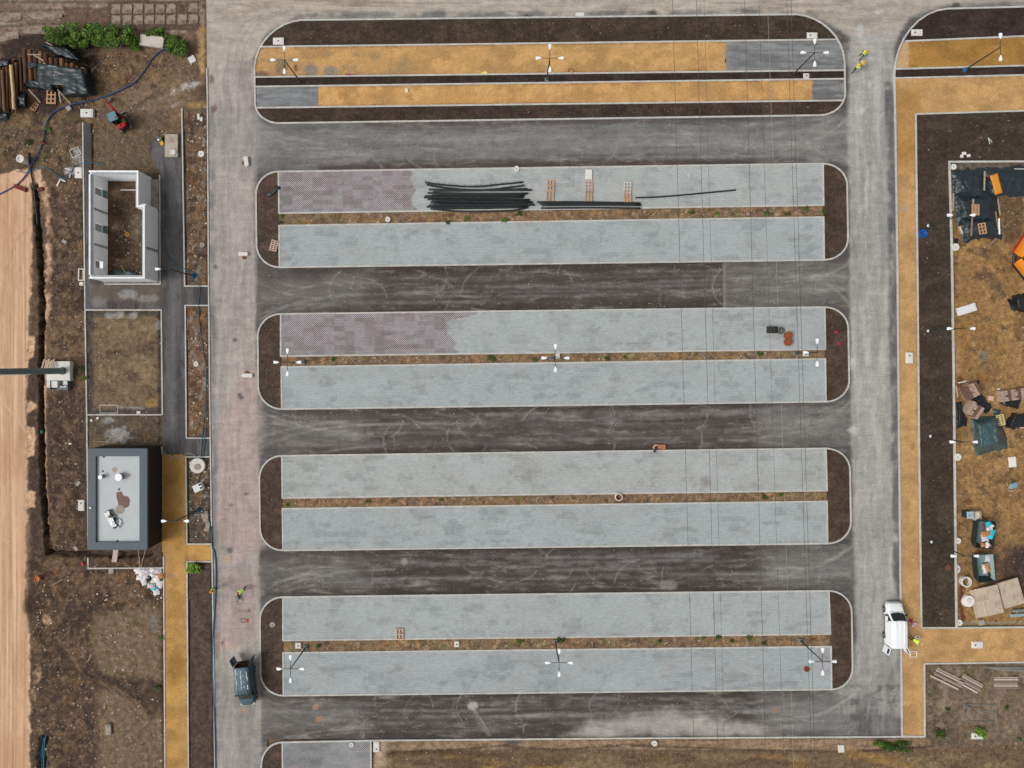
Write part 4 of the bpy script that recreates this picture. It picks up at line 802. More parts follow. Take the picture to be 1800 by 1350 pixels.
# ------------------------------------------------------------------ lamp posts
M_POLE = M('dark_pole', (62, 66, 62), .6, .1, 3, metal=.2); M_HEAD = M('white_luminaire', (240, 243, 245), .35, .02); M_FOOT = M('pole_footing', (110, 120, 122), .85, .15)
def head_mb():
    mb = MB(); pts = [(0, .035), (.12, .06), (.24, .13), (.55, .16), (.62, .1), (.62, -.1), (.55, -.16), (.24, -.13), (.12, -.06), (0, -.035)]
    return mb.prism(pts[::-1], -.05, .05, .12)
_hm = head_mb().mesh('luminaire_head'); _pm = MB().tube([(0, 0, .1), (0, 0, 3), (0, 0, 5.8)], .085, 10, .05).mesh('pole'); _am = MB().tube([(0, 0, 0), (.4, 0, .03), (.85, 0, .05)], .03, 6).mesh('arm')
_fm = MB().bbox((0, 0, .08), (.42, .42, .3), .03).mesh('footing')
def lamp(px, py, dirs, label, z=.07, foot=True, group='street lamps of the parking site', blue=False):
    t = thing('street_lamp', label, 'street lamp', px, py, z, 0, group)
    part('pole', _pm, M_POLE, t)
    if foot: part('footing', _fm, M_FOOT, t)
    if z == .05: part('base_cap', MB().cyl((-.02, .02, .0), .16, .16, 10, .11), M_HEAD, t)
    if blue: part('base_wrap', MB().cyl((0, 0, .02), .3, .35, 7, .14), M('blue_wrap', (40, 92, 128), .6, .2, 5), t)
    for a in dirs:
        a_ = part('arm', _am, M_POLE, t, (0, 0, 5.74), a); part('luminaire_head', _hm, M_HEAD, a_, (.82, 0, .05))
A4 = (0, 90, 180, 270)
lamp(528, 144, A4, 'four-headed lamp post on dark soil strip next to grey gravel swirls', foot=False)
lamp(961, 141, A4, 'four-headed lamp post on soil strip by the coiled red hose')
lamp(1393, 132, A4, 'four-headed lamp post leaning over the grey gravel patch by the walking workers', foot=False)
lamp(1696, 123, (90, 270), 'two-headed lamp post with blue wrapped foot in a narrow soil strip', blue=True, foot=False)
lamp(533, 637, A4, 'four-headed lamp post beside open-jointed reddish paving')
lamp(970, 630, A4, 'four-headed lamp post with a white board at its foot')
lamp(1397, 621, (90, 180, 270), 'three-headed lamp post near the rusty drums')
lamp(538, 1137, A4, 'four-headed lamp post by the island end facing the dark van')
lamp(976, 1127, A4, 'four-headed lamp post beside a green weed in the bottom median')
lamp(1406, 1125, A4, 'four-headed lamp post by the rust-red disc')
lamp(1632, 397, (0, 180), 'two-headed lamp post reaching over the black tarpaulins', .05, False)
lamp(1632, 582, (0, 180), 'two-headed lamp post near the white slab in the yard', .05, False)
lamp(1636, 767, (0, 180), 'two-headed lamp post beside the big teal tarpaulin heap', .05, False)
lamp(1638, 953, (0, 180), 'two-headed lamp post between the two waste skips', .05, False)
lamp(350, 896, (0, 180), 'two-headed lamp post over golden path by flat-roofed building', 0, False, blue=True)
lamp(340, 485, (180,), 'single-headed lamp post beside the white-walled shell', 0, False, blue=True)
# tall mast on a concrete block
t = thing('tall_mast', 'tall ribbed grey steel mast rising from a concrete block', 'mast', 110, 652, .55)
mb = MB(); n = 40; path = [(0, 0, 26 * k / n) for k in range(n + 1)]; mb.tube(path, .34, 14, .17)
part('shaft', mb, M('galvanised_green_grey', (112, 128, 128), .6, .1, 2), t, smooth=True)
rg = MB()
for k in range(70): z = 5.5 + k * .28; r = .34 - .17 * z / 26; rg.cyl((0, r + .02, z), .02, .3, 6, axis='x')
for k in range(34): z = 5.5 + k * .6; rg.ring((0, 0, z), .37 - .17 * z / 26 + .03, .3 - .17 * z / 26, .12, 12)
tag(part('climbing_rungs', rg, M('rung_steel', (120, 132, 132), .5, .1, 4, metal=.4), t), kind='stuff'); part('base_flange', MB().cyl((0, 0, 0), .44, .06, 16), M('galvanised_green_grey', (92, 108, 108)), t)
solo('mast_foundation', 'white concrete foundation block under the tall mast', 'foundation', MB().bbox((0, .3, .2), (2.6, 2.15, .8), .04).bbox((-.68, -1.15, .18), (1.2, .74, .76), .03), M('white_concrete', (214, 211, 204), .9, .08, 2, dirt=(190, 182, 170), dirt_th=.62), 108, 657, -.05)
for k in range(5):
    solo('plank', 'pale plank leaning at the edge of the mast foundation', 'plank', MB().box((0, 0, .35), (.16, 1.3 + .1 * (k % 2), .05), rx=-28 + 4 * (k % 3)), M('pale_wood', (196, 172, 146), .85, .15, 3, streak=(8, 1, 8)), 79 + k * 4.2, 641 + (k % 2) * 2, .42 + .02 * k, 2 - k, 'planks leaning on the mast foundation')
g = thing('scrap_box', 'low metal box of metal scraps beside the mast foundation', 'box', 109, 677, .02, 0)
mb = MB(); mb.box((0, 0, .05), (1.9, 1.0, .05))
part('floor', mb, M('zinc_sheet', (110, 118, 120), .5, .15, 4, metal=.4), g)
for c, s in (((0, .5, .3), (1.9, .04, .6)), ((0, -.5, .3), (1.9, .04, .6)), ((.95, 0, .3), (.04, .96, .6)), ((-.95, 0, .3), (.04, .96, .6))): part('side', MB().box(c, s), M('zinc_sheet', (110, 118, 120)), g)
for k, (x_, y_, l_, a_) in enumerate(((-.4, .2, .6, 25), (.1, -.2, .7, 8), (-.2, -.1, .5, -20), (.35, .22, .5, 40))): solo('scrap_bar', 'pale metal offcut lying in the scrap box', 'offcut', MB().box((0, 0, 0), (l_, .13, .06)), M('pale_scrap', (206, 206, 204), .5, .1), 109 + x_ * 16, 677 - y_ * 16, .2 + .03 * k, a_, 'metal offcuts in the scrap box')
solo('scrap_drum_lid', 'round pale lid lying in the scrap box', 'lid', MB().cyl((0, 0, 0), .27, .05, 14), M('pale_scrap', (206, 206, 204)), 116, 672, .22)
# ------------------------------------------------------------------ vans (front = +y)
M_GLASS = M('dark_glass', (22, 36, 36), .12, .1, 2, spec=.6); M_TYRE = M('tyre_rubber', (34, 33, 33), .85, .1); M_RIM = M('wheel_rim', (140, 142, 144), .4, .1, metal=.6); M_TRIM = M('black_trim', (36, 36, 38), .6, .08)
def van(name, label, px, py, rot, paint, Lv, Wv, Hv, fl):
    t = thing(name, label, 'van', px, py, 0, rot); w = Wv / 2; h = Lv / 2
    # stations: y, z of top, half width low, half width top
    yf = h
    st = [(-h, Hv - .05, w - .03, w - .14), (-h + .12, Hv, w, w - .12), (h - 2.1, Hv, w, w - .12), (h - 1.62, Hv - .06, w, w - .16), (h - .86, 1.16, w, w - .06), (h - .35, 1.04, w - .05, w - .14), (h - .08, .92, w - .16, w - .26), (h, .8, w - .26, w - .36)]
    mb = MB(); ring = []
    for y, zt, wl, wt in st:
        zb = .28; zm = min(.95, zt * .62); r = []
        prof = [(wl - .06, zb), (wl, zb + .14), (wl, zm), (wt + .05 if zt > 1.3 else wt, zt - .14), (wt - .06, zt - .03), (wt - .28, zt + .02), (0, zt + .035)]
        prof = prof + [(-a, b_) for a, b_ in prof[-2::-1]]
        ring.append([(a, y, b_) for a, b_ in prof])
    nn = len(ring[0]); vs = [v for r in ring for v in r]; fs = []
    for k in range(len(ring) - 1):
        for i in range(nn - 1): fs.append((k * nn + i, k * nn + i + 1, (k + 1) * nn + i + 1, (k + 1) * nn + i))
        fs.append((k * nn + nn - 1, k * nn, (k + 1) * nn, (k + 1) * nn + nn - 1))
    fs.append(tuple(range((len(ring) - 1) * nn, len(ring) * nn))[::1])
    mb.add(vs, fs); bo = part('body', mb, paint, t)
    # dark loading bay seen through the open back
    part('cargo_floor', MB().box((0, -h + .6, .5), (Wv - .2, 1.2, .04)), M('cargo_floor', (92, 66, 52), .9, .2), t); part('rear_sill', MB().box((0, -h - .05, .42), (Wv - .1, .14, .16)), M_TRIM, t)
    def face(i0, i1, a, b_, off):
        """patch on the body between stations i0,i1 and profile fractions"""
        A, B = ring[i0], ring[i1]
        def mixp(p, q, u): return Vector(p) + (Vector(q) - Vector(p)) * u
        return A, B
    yw0, zw0, yw1, zw1 = h - .95, 1.22, h - 1.58, Hv - .1
    gl = MB(); gl.grid(6, 3, lambda u, v: ((u - .5) * 2 * ((w - .14) * (1 - v) + (w - .24) * v), yw0 + (yw1 - yw0) * v - .1 * (2 * u - 1) ** 2 + .045, zw0 + (zw1 - zw0) * v + .075 - .03 * (2 * u - 1) ** 2)); part('windscreen', gl, M_GLASS, t, smooth=True)
    for s in (-1, 1):
        sw = MB(); x0, x1 = s * (w + .004), s * (w - .1 + .012)
        q = [(x0 - s * .012, h - 1.12, 1.12), (x0 - s * .012, h - 2.0, 1.12), (x1, h - 2.0, Hv - .26), (x1, h - 1.6, Hv - .28)]
        sw.add(q, [(0, 1, 2, 3) if s > 0 else (3, 2, 1, 0)]); part('side_window', sw, M_GLASS, t)
        part('wing_mirror', MB().bbox((s * (w + .13), h - 1.22, 1.12), (.22, .12, .24), .03), M_TRIM, t)
        part('headlight', MB().box((s * (w - .3), h - .14, .78), (.32, .2, .16), rz=-s * 22), M('lamp_glass', (214, 220, 222), .15, .05, spec=.6), t)
        part('door_handle', MB().box((s * (w + .012), h - 1.95, 1.0), (.03, .16, .04)), M_TRIM, t); part('sill_strip', MB().box((s * (w + .006), -.2, .5), (.03, Lv * .5, .1)), M_TRIM, t)
        for y in (h - .82, -h + .88):
            wh = part('wheel', MB().cyl((0, 0, 0), .33, .22, 18, axis='x'), M_TYRE, t, (s * (w - .1), y, .33)); part('rim', MB().cyl((0, 0, 0), .2, .235, 12, axis='x'), M_RIM, wh)
        # open back door
        dm = MB(); dm.bbox((-s * .42, 0, .62 + .5), (.8, .06, Hv - .62), .02); d = part('rear_door', dm, paint, t, (s * (w - .02), -h - .04, 0), s * (113 if s > 0 else 108))
        part('door_window', MB().box((-s * .42, .0, 1.5), (.55, .07, .38)), M_GLASS, d); part('tail_light', MB().box((s * (w - .05), -h + .02, 1.1), (.1, .06, .5)), M('tail_red', (150, 30, 28), .3), t)
    part('front_bumper', MB().prism([(-w + .28, h - .02), (w - .28, h - .02), (w - .1, h - .3), (w - .12, h - .45), (-w + .12, h - .45), (-w + .1, h - .3)][::-1], .26, .58), M_TRIM, t)
    part('wiper', MB().box((-.2, h - .93, 1.3), (.7, .02, .02), rz=6), M_TRIM, t); part('bonnet_seam', MB().box((0, h - .84, 1.205), (Wv - .4, .025, .012)), M_TRIM, t)
    if fl == 'white':
        for k in range(3): part('roof_rib', MB().bbox((-.45 + .45 * k, -.5, Hv + .035), (.1, 2.3, .03), .012), paint, t)
        part('cab_paper', MB().box((.1, h - 1.1, 1.37), (.16, .1, .01), rx=-38), M('paper', (230, 235, 235)), t)
    else:
        sm_ = M('worn_roof_paint', (198, 206, 212), .7, .35, 7)
        rr = random.Random(5); sk = MB()
        for k in range(70):
            x_ = rr.choice([-.62, -.58, -.2, .02, .05, .5, .55]) + rr.uniform(-.05, .05); y_ = rr.uniform(-h + .25, h - 2.15); l_ = rr.uniform(.05, .32); sk.box((x_, y_, Hv + .045 - .03 * abs(x_)), (rr.uniform(.02, .06), l_, .006))
        part('bare_paint_streak', sk, sm_, t)
        for k in range(4): part('roof_rib', MB().bbox((-.5 + .33 * k, -.35, Hv + .03), (.06, 2.2, .03), .012), paint, t)
    return t
van('white_van', 'white panel van parked with both rear doors open by golden path', 1566, 1092, 0, M('white_van_paint', (236, 240, 242), .3, .02, 2, spec=.5), 4.55, 1.86, 1.95, 'white')
van('dark_van', 'dark blue van with worn streaked roof and open rear doors', 437, 1197, 185, M('dark_van_paint', (60, 84, 97), .35, .14, 2, spec=.6), 4.5, 1.8, 1.95, 'dark')
# ------------------------------------------------------------------ mini excavator (front of tracks = +y)
def excavator():
    t = thing('mini_excavator', 'small red tracked excavator on bare earth by blue hose', 'excavator', 220, 219, None, 25)
    red = M('machine_red', (186, 26, 36), .4, .1, 3, spec=.5); blk = M_TRIM; gry = M('track_steel', (122, 120, 118), .7, .2, 6)
    for s in (-1, 1):
        pr = [(-.85, .22), (-.75, .4), (.75, .4), (.87, .22), (.75, .02), (-.75, .02)]; mb = MB(); vs = [(s * .56 + dx, y, z) for dx in (-.14, .14) for y, z in pr]; mb.add(vs, [(0, 1, 2, 3, 4, 5)[::-1], (6, 7, 8, 9, 10, 11)] + [(i, (i + 1) % 6, 6 + (i + 1) % 6, 6 + i) for i in range(6)])
        tr = part('track', mb, M('rubber_track', (88, 86, 84), .9, .15), t); pl = MB()
        for k in range(14): pl.box((s * .56, -.75 + k * .115, .41), (.29, .05, .03))
        part('track_pad', pl, gry, tr)
    part('undercarriage', MB().box((0, 0, .3), (.86, .9, .22)), blk, t)
    part('dozer_blade', MB().box((0, 1.12, .25), (1.35, .08, .34)), gry, t); part('blade_arm', MB().box((-.3, .9, .25), (.09, .5, .1)).box((.3, .9, .25), (.09, .5, .1)), blk, t)
    hs_ = MB(); hs_.prism([(-.6, .5), (-.62, -.3), (-.45, -.72), (0, -.86), (.45, -.72), (.62, -.3), (.6, .5)], .5, 1.0, .03); part('house', hs_, blk, t)
    ec = MB(); ec.prism([(-.55, -.35), (-.42, -.7), (0, -.84), (.42, -.7), (.58, -.35), (.62, .2), (.4, .2), (.4, -.3)][::1], 1.0, 1.3, .08); part('engine_cover', ec, red, t); part('exhaust_grille', MB().box((0, -.58, 1.31), (.3, .16, .02)), blk, t)
    for x_ in (-.5, .3):
        for y_ in (-.25, .55): part('cab_post', MB().box((x_, y_, 1.65), (.06, .06, 1.3)), blk, t)
    part('cab_roof', MB().bbox((-.1, .16, 2.33), (.95, .95, .08), .03), M('cab_roof_blue', (88, 132, 146), .45, .08), t); part('cab_window', MB().box((-.1, .57, 1.6), (.72, .02, 1.1)).box((-.52, .15, 1.6), (.02, .7, 1.1)), M_GLASS, t)
    part('seat', MB().bbox((.42, -.2, 1.2), (.4, .3, .3), .04), M('seat_green', (46, 130, 60), .6), t); part('beacon', MB().cyl((.12, -.05, 2.37), .1, .1, 8), M('pink_beacon', (206, 60, 110), .4), t)
    a = R(14); dx, dy = -math.sin(a), math.cos(a)
    def at(d, z): return (.25 + dx * d, .55 + dy * d, z)
    part('boom', MB().tube([at(0, .8), at(.7, 1.8), at(1.5, 2.0)], .13, 4, .1), red, t); part('stick', MB().tube([at(1.4, 2.05), at(2.2, 1.1), at(2.45, .55)], .1, 4, .07), red, t)
    part('boom_ram', MB().tube([at(.1, 1.0), at(.7, 1.6)], .045, 8), M('ram_chrome', (200, 202, 204), .25, .05, metal=.8), t)
    bk = MB(); b0 = at(2.5, .3); bk.box((b0[0], b0[1], .42), (.5, .3, .06), rz=14).box((b0[0] - .03, b0[1] + .16, .25), (.5, .05, .4), rz=14).box((b0[0] + .06, b0[1] - .12, .2), (.5, .05, .3), rz=14)
    for s in (-1, 1): bk.box((b0[0] + s * .25 * math.cos(a), b0[1] + s * .25 * math.sin(a), .24), (.03, .3, .36), rz=14)
    part('bucket', bk, gry, t)
excavator()
# ------------------------------------------------------------------ people
def person(px, py, rot, label, pose='walk', vest=(206, 230, 60), helmet=(236, 140, 30), z=0, trousers=(52, 54, 60), shirt=(60, 66, 70)):
    """skeleton grown with a skin modifier into one body; clothes by region, vest and helmet as children. faces +y"""
    t = thing('person', label, 'person', px, py, z, rot, 'workers on the site')
    J = {'pel': (0, 0, .95), 'spi': (0, .01, 1.15), 'che': (0, .0, 1.36), 'nek': (0, .01, 1.5), 'hd0': (0, .03, 1.6), 'hd1': (0, .035, 1.72)}
    leg = {'walk': ((.24, .22), (-.2, -.3)), 'stand': ((.02, .04), (0, .02)), 'bend': ((.1, .12), (-.08, -.1))}[pose]
    for s, (kf, af) in zip((-1, 1), leg):
        n = 'lr'[s > 0]; J[n + 'hip'] = (s * .1, 0, .9); J[n + 'kne'] = (s * .11, kf * .75 + .04, .5); J[n + 'ank'] = (s * .115, af, .09); J[n + 'toe'] = (s * .13, af + .19, .045)
        sw = -s * .2 if pose == 'walk' else .08
        J[n + 'sho'] = (s * .19, 0, 1.42); J[n + 'elb'] = (s * .25, -.04 + sw * .5, 1.16); J[n + 'wri'] = (s * .25, .12 + sw, .95); J[n + 'pal'] = (s * .245, .16 + sw, .88)
        for f, (fx, fl) in enumerate(((-.03, .07), (-.01, .085), (.01, .08), (.03, .06))): J[n + 'f%d' % f] = (s * .245 + fx, .19 + sw, .84); J[n + 'g%d' % f] = (s * .245 + fx * 1.1, .215 + sw, .84 - fl * .6)
        J[n + 'th'] = (s * .245 - s * .045, .2 + sw, .875); J[n + 'ti'] = (s * .245 - s * .05, .235 + sw, .85)
    up = ('spi', 'che', 'nek', 'hd0', 'hd1') + tuple(n + q for n in 'lr' for q in ('sho', 'elb', 'wri', 'pal', 'th', 'ti') + tuple('f%d' % f for f in range(4)) + tuple('g%d' % f for f in range(4)))
    if pose == 'bend':
        a = R(-62)
        for k in up:
            x_, y_, z_ = J[k]; y2, z2 = y_ * math.cos(a) - (z_ - .95) * math.sin(a), y_ * math.sin(a) + (z_ - .95) * math.cos(a); J[k] = (x_, y2, z2 + .95)
        for n in 'lr':      # arms hang straight down
            sx, sy, sz = J[n + 'sho']; b = (sx, sy, sz)
            for k, d in (('elb', (0, .03, -.28)), ('wri', (0, .1, -.52)), ('pal', (0, .12, -.6)), ('th', (0, .16, -.61)), ('ti', (0, .19, -.64))): J[n + k] = tuple(b[i] + d[i] for i in range(3))
            for f in range(4): J[n + 'f%d' % f] = (sx + (f - 1.5) * .02, sy + .13, sz - .65); J[n + 'g%d' % f] = (sx + (f - 1.5) * .021, sy + .15, sz - .7)
    E = [('pel', 'spi'), ('spi', 'che'), ('che', 'nek'), ('nek', 'hd0'), ('hd0', 'hd1')]
    for n in 'lr':
        E += [('pel', n + 'hip'), (n + 'hip', n + 'kne'), (n + 'kne', n + 'ank'), (n + 'ank', n + 'toe'), ('che', n + 'sho'), (n + 'sho', n + 'elb'), (n + 'elb', n + 'wri'), (n + 'wri', n + 'pal'), (n + 'pal', n + 'th'), (n + 'th', n + 'ti')]
        for f in range(4): E += [(n + 'pal', n + 'f%d' % f), (n + 'f%d' % f, n + 'g%d' % f)]
    RAD = {'pel': (.15, .11), 'spi': (.14, .1), 'che': (.17, .115), 'nek': (.06, .06), 'hd0': (.085, .1), 'hd1': (.085, .095), 'hip': (.09, .09), 'kne': (.062, .065), 'ank': (.045, .05), 'toe': (.045, .03), 'sho': (.068, .068), 'elb': (.047, .047), 'wri': (.034, .034), 'pal': (.036, .024)}
    keys = list(J); me = bpy.data.meshes.new('body'); me.from_pydata([J[k] for k in keys], [(keys.index(a), keys.index(b)) for a, b in E], [])
    o = bpy.data.objects.new('tmp', me); C.objects.link(o); md = o.modifiers.new('s', 'SKIN'); sv = me.skin_vertices[0].data
    for k, v in zip(keys, sv):
        base = k if k in RAD else k[1:]; v.radius = RAD.get(base, (.0095, .0095)); v.use_root = (k == 'pel')
    sb = o.modifiers.new('u', 'SUBSURF'); sb.levels = 1; sb.render_levels = 1
    dg = bpy.context.evaluated_depsgraph_get(); m2 = bpy.data.meshes.new_from_object(o.evaluated_get(dg)); bpy.data.objects.remove(o)
    m2.materials.clear(); mats = [M('cloth_%d' % sum(trousers), trousers, .9, .15), M('shirt_%d' % sum(shirt), shirt, .9, .15), M('skin', (190, 140, 112), .6, .06), M('boot', (40, 34, 30), .8)]
    for m_ in mats: m2.materials.append(m_)
    segs = [(Vector(J[a]), Vector(J[b]), a, b) for a, b in E]
    tors = []
    for f in m2.polygons:
        c = f.center; best, key = 9, None
        for a, b, ka, kb in segs:
            d = b - a; u = max(0, min(1, (c - a).dot(d) / d.length_squared)); q = (c - a - d * u).length
            if q < best: best, key = q, (ka, kb)
        k = key[1][1:] if key[1][0] in 'lr' and key[1] not in J.keys() - {n + q for n in 'lr' for q in ('hip', 'kne', 'ank', 'toe', 'sho', 'elb', 'wri', 'pal', 'th', 'ti', 'f0', 'f1', 'f2', 'f3', 'g0', 'g1', 'g2', 'g3')} else key[1]
        f.material_index = {'hip': 0, 'kne': 0, 'ank': 0, 'toe': 3, 'spi': 1, 'che': 1, 'sho': 1, 'elb': 1, 'wri': 1, 'nek': 2, 'hd0': 2, 'hd1': 2}.get(k, 2); f.use_smooth = True
        if k in ('spi', 'che', 'sho'): tors.append(f.index)
    bo = bpy.data.objects.new('body', m2); C.objects.link(bo); bo.parent = t
    vm = MB(); mp = {}
    for fi in tors:
        ids = []
        for vi in m2.polygons[fi].vertices:
            if vi not in mp: mp[vi] = len(vm.v); v = m2.vertices[vi]; vm.v.append(tuple(v.co + v.normal * .018))
            ids.append(mp[vi])
        vm.f.append(tuple(ids))
    part('safety_vest', vm, M('hi_vis_%d' % sum(vest), vest, .6, .06), t, smooth=True)
    hd = Vector(J['hd1']); up_ = (Vector(J['hd1']) - Vector(J['hd0'])).normalized(); q = up_.to_track_quat('Z', 'Y') if pose == 'bend' else None
    hm = MB(); prof = [(.15, .0), (.135, .012), (.128, .05), (.105, .1), (.06, .135), (0.005, .148)]; nn = 14
    vs = [(r * math.cos(2 * math.pi * i / nn), r * 1.12 * math.sin(2 * math.pi * i / nn) + (.03 if j == 0 and math.sin(2 * math.pi * i / nn) > .3 else 0), z_) for j, (r, z_) in enumerate(prof) for i in range(nn)]
    hm.add(vs, [(j * nn + i, j * nn + (i + 1) % nn, (j + 1) * nn + (i + 1) % nn, (j + 1) * nn + i) for j in range(len(prof) - 1) for i in range(nn)])
    h_ = part('helmet', hm, M('helmet_%d' % sum(helmet), helmet, .35, .03), t, tuple(hd + up_ * .005), smooth=True)
    if pose == 'bend': h_.rotation_euler = (R(-62), 0, 0)
    fc = MB(); fc.rock((0, .12, -.05), .02); fc.box((0, .11, -.1), (.05, .02, .012)); fc.rock((-.035, .108, -.015), .012); fc.rock((.035, .108, -.015), .012)
    f_ = part('face', fc, M('face_feature', (150, 98, 80), .6), t, tuple(hd)); f_.rotation_euler = (R(-62) if pose == 'bend' else 0, 0, 0)
    return t
person(1511, 101, 150, 'worker in yellow vest walking alone behind two colleagues', 'walk')
person(1506.5, 119.5, 120, 'worker in yellow vest walking in the lead beside the kerb end', 'walk', shirt=(150, 170, 190))
person(1499.5, 125, 118, 'worker in pale sleeves and yellow vest stepping at the island kerb', 'walk', shirt=(176, 190, 204))
person(382.5, 1031.5, 120, 'worker in yellow vest and orange helmet standing at the road edge hose', 'stand', helmet=(232, 120, 30))
person(433.5, 1032, 118, 'worker in lime vest bending over a tool on the pinkish road', 'bend', vest=(190, 236, 120), helmet=(236, 150, 50))
person(1597.5, 1118.5, 240, 'worker in lime vest bending beside the white van', 'bend', vest=(214, 244, 80), helmet=(210, 230, 70), trousers=(40, 36, 34), z=.06)
# ------------------------------------------------------------------ lids, plates and concrete pieces
M_WCON = M('light_precast', (212, 209, 202), .9, .09, 3, .1, dirt=(176, 166, 150), dirt_th=.63)
M_HOLE = M('dark_opening', (34, 32, 32), .9, .1)
def lid(px, py, w, d, label, z=0, rot=0, hole=(0, 0), h=.14, mat=None, rim=True):
    t = thing('inspection_lid', label, 'lid', px, py, z, rot, 'precast inspection lids'); w, d = w / PPM, d / PPM
    part('slab', MB().bbox((0, 0, h / 2 - .03), (w, d, h + .06), .02), mat or M_WCON, t)
    if rim: part('raised_panel', MB().bbox((0, 0, h + .014), (w * .78, d * .78, .028), .012), mat or M_WCON, t)
    part('lifting_hole', MB().cyl((hole[0] * w, hole[1] * d, h + .028), .09, .006, 10), M_HOLE, t)
lid(155, 200, 22, 14, 'thick white rectangular lid beside the blue hose and excavator', None, 0, h=.3)
lid(139, 304, 13, 19, 'upright white lid beside the corner of the white-walled shell', None)
lid(144, 888, 11, 19, 'pale lid on brown soil behind the flat-roofed building', None, 0, (0, .2))
lid(1598, 629, 12, 19, 'white lid alone on the long golden path', .055, 0, (0, .2))
lid(1611, 58, 19, 11, 'white lid in the rounded corner bed by the top road', .06, 0, (-.2, 0))
lid(490, 73, 19, 12, 'white lid touching a lamp head in the wide soil bed', .06)
lid(1427, 63, 18, 10, 'pale lid above the grey gravel patch', .06, 0, (-.2, 0))
lid(1417, 134, 10, 9.5, 'small square lid on narrow soil strip by the walking workers', .06, 0, h=.08)
lid(803, 1132, 8.5, 10, 'small square lid in the bottom median strip', .06, 0, h=.1)
lid(525, 1134, 10, 10, 'square white lid beside a lamp foot in the bottom median', .06, 0, h=.2)
lid(662, 1312, 11, 18, 'white lid against the kerb of the unfinished island', -.02, 0, (0, -.2))
lid(1717, 1133, 19, 12, 'white lid on the golden strip below the slab stack', .055, 0, (-.2, 0))
lid(1717, 1293, 20, 11, 'white lid with a green weed growing over it', None, 0, (-.2, 0))
lid(1613, 1120, 7, 7, 'tiny square white lid beside the bending worker at the van', .05, 0, h=.05, rim=False)
lid(1416, 623, 10, 6, 'small white plate at the foot of the three-headed lamp', .05, 0, h=.1, rim=False)
def disc(px, py, r, label, z=0, h=.1, mat=None, name='manhole_cover', cat='cover', knob=False):
    t = thing(name, label, cat, px, py, z, 0, 'round precast lids'); r /= PPM
    part('disc', MB().cyl((0, 0, -.04), r, h + .04, 22), mat or M_WCON, t); part('rim', MB().ring((0, 0, h), r * .98, r * .84, .02, 22), mat or M_WCON, t)
    part('lifting_eye', MB().cyl((0, 0, h), .05, .03, 8), M_HOLE, t)
disc(354, 271, 5.5, 'round grey manhole lid in the bed above the single-headed lamp', None)
disc(908, 297, 5, 'round white lid on the kerb above the black pipes', .1, .12); disc(682, 386, 4.6, 'round white lid on the weedy strip of the pipe island', .05, .14)
disc(1674.5, 294, 5, 'round pale lid in the corner of the yard by the black sheet', None, .2); disc(1677, 435, 6.5, 'round pale lid beside the yard edging below the tarpaulins', None, .3)
disc(1681, 803, 6.5, 'round pale lid with a raised rim below the teal tarpaulin', None, .25); disc(1682, 950, 5.5, 'round pale lid beside the skip filled with turquoise foam', None, .2)
disc(1678, 1000, 9, 'large pale half-hidden lid at the yard edging', None, .12); disc(1685, 1094, 5.5, 'round lid in the yard corner by the golden strip', None, .15)
disc(479, 1098, 5, 'small sunken grey lid in the soil bed by the dark van', .05, .06, M_CONCD); disc(618, 1309, 3.8, 'white round cap on the unfinished paving', .1, .08)
disc(1418, 1176, 5, 'rust-red disc lying on grey paving', .1, .06, M('rust_red', (134, 62, 40), .9, .2, 5)); disc(1666, 998, 5, 'rust-brown round cover sunk in the dark soil', .06, .04, M('rust_brown', (110, 72, 60), .9, .2, 5))
disc(345, 640, 4.6, 'round pinkish lid beside the teal hose', None, .12); disc(1150, 1306, 5, 'oval white cap at the bottom verge', None, .12); disc(223.5, 412, 4.2, 'round yellow cap on the shell floor', None, .06, M('yellow_clay', (172, 130, 72), .9, .2)); disc(356, 431, 4.5, 'small round pale cap by the bed debris', None, .1, M_CONCD)
# well ring and rings
t = thing('well_ring', 'red-rimmed open concrete well ring in the median strip', 'ring', 1087, 873, .05); part('ring', MB().ring((0, 0, -.05), .42, .33, .4), M_WCON, t); part('inner_liner', MB().ring((0, 0, -.04), .325, .28, .36), M('brick_red', (150, 66, 44), .9, .15), t)
solo('concrete_ring', 'plain grey concrete ring standing in the yard', 'ring', MB().ring((0, 0, -.05), .58, .45, .5, 26), M_WCON, 1695, 1021, None)
t = thing('manhole_cone', 'white concrete manhole cone with inner disc beside rusty bars', 'cone', 1699, 1055, None); part('cone', MB().cyl((0, 0, -.05), .7, .45, 26, .62), M('white_precast', (226, 220, 212), .9, .07, 3, dirt=(200, 186, 170), dirt_th=.6), t); part('cap', MB().cyl((0, .05, .4), .3, .1, 20, .27), M_WCON, t)
rb = M('rusty_bar', (112, 58, 40), .9, .2, 5)
for k in range(9): solo('rebar', 'bent rusty reinforcing bar beside the manhole cone', 'bar', MB().tube([(0, -.7, 0), (random.uniform(-.1, .1), 0, .12), (random.uniform(-.3, .3), .7, .04)], .018, 5), rb, 1684 + k * 1.3, 1050 + random.uniform(-6, 10), .05, random.uniform(-35, 30), 'rusty bars by the manhole cone')
t = thing('concrete_tank', 'big round concrete tank lid with hatch and hose across', 'tank', 349, 818, None); part('ring_wall', MB().cyl((0, 0, -.05), .82, .4, 28), M_WCON, t); part('hatch', MB().cyl((.02, -.12, .35), .34, .08, 18), M_CONCD, t)
t = thing('chamber_slab', 'rectangular concrete chamber slab with round hatch on asphalt', 'slab', 303, 257, .02); part('slab', MB().bbox((0, 0, .1), (1.42, 2.5, .35), .03), M('stained_concrete', (178, 168, 154), .95, .14, 3, .2, dirt=(120, 104, 92), dirt_th=.56), t); part('hatch', MB().cyl((.22, -.75, .27), .3, .08, 18), M_WCON, t)
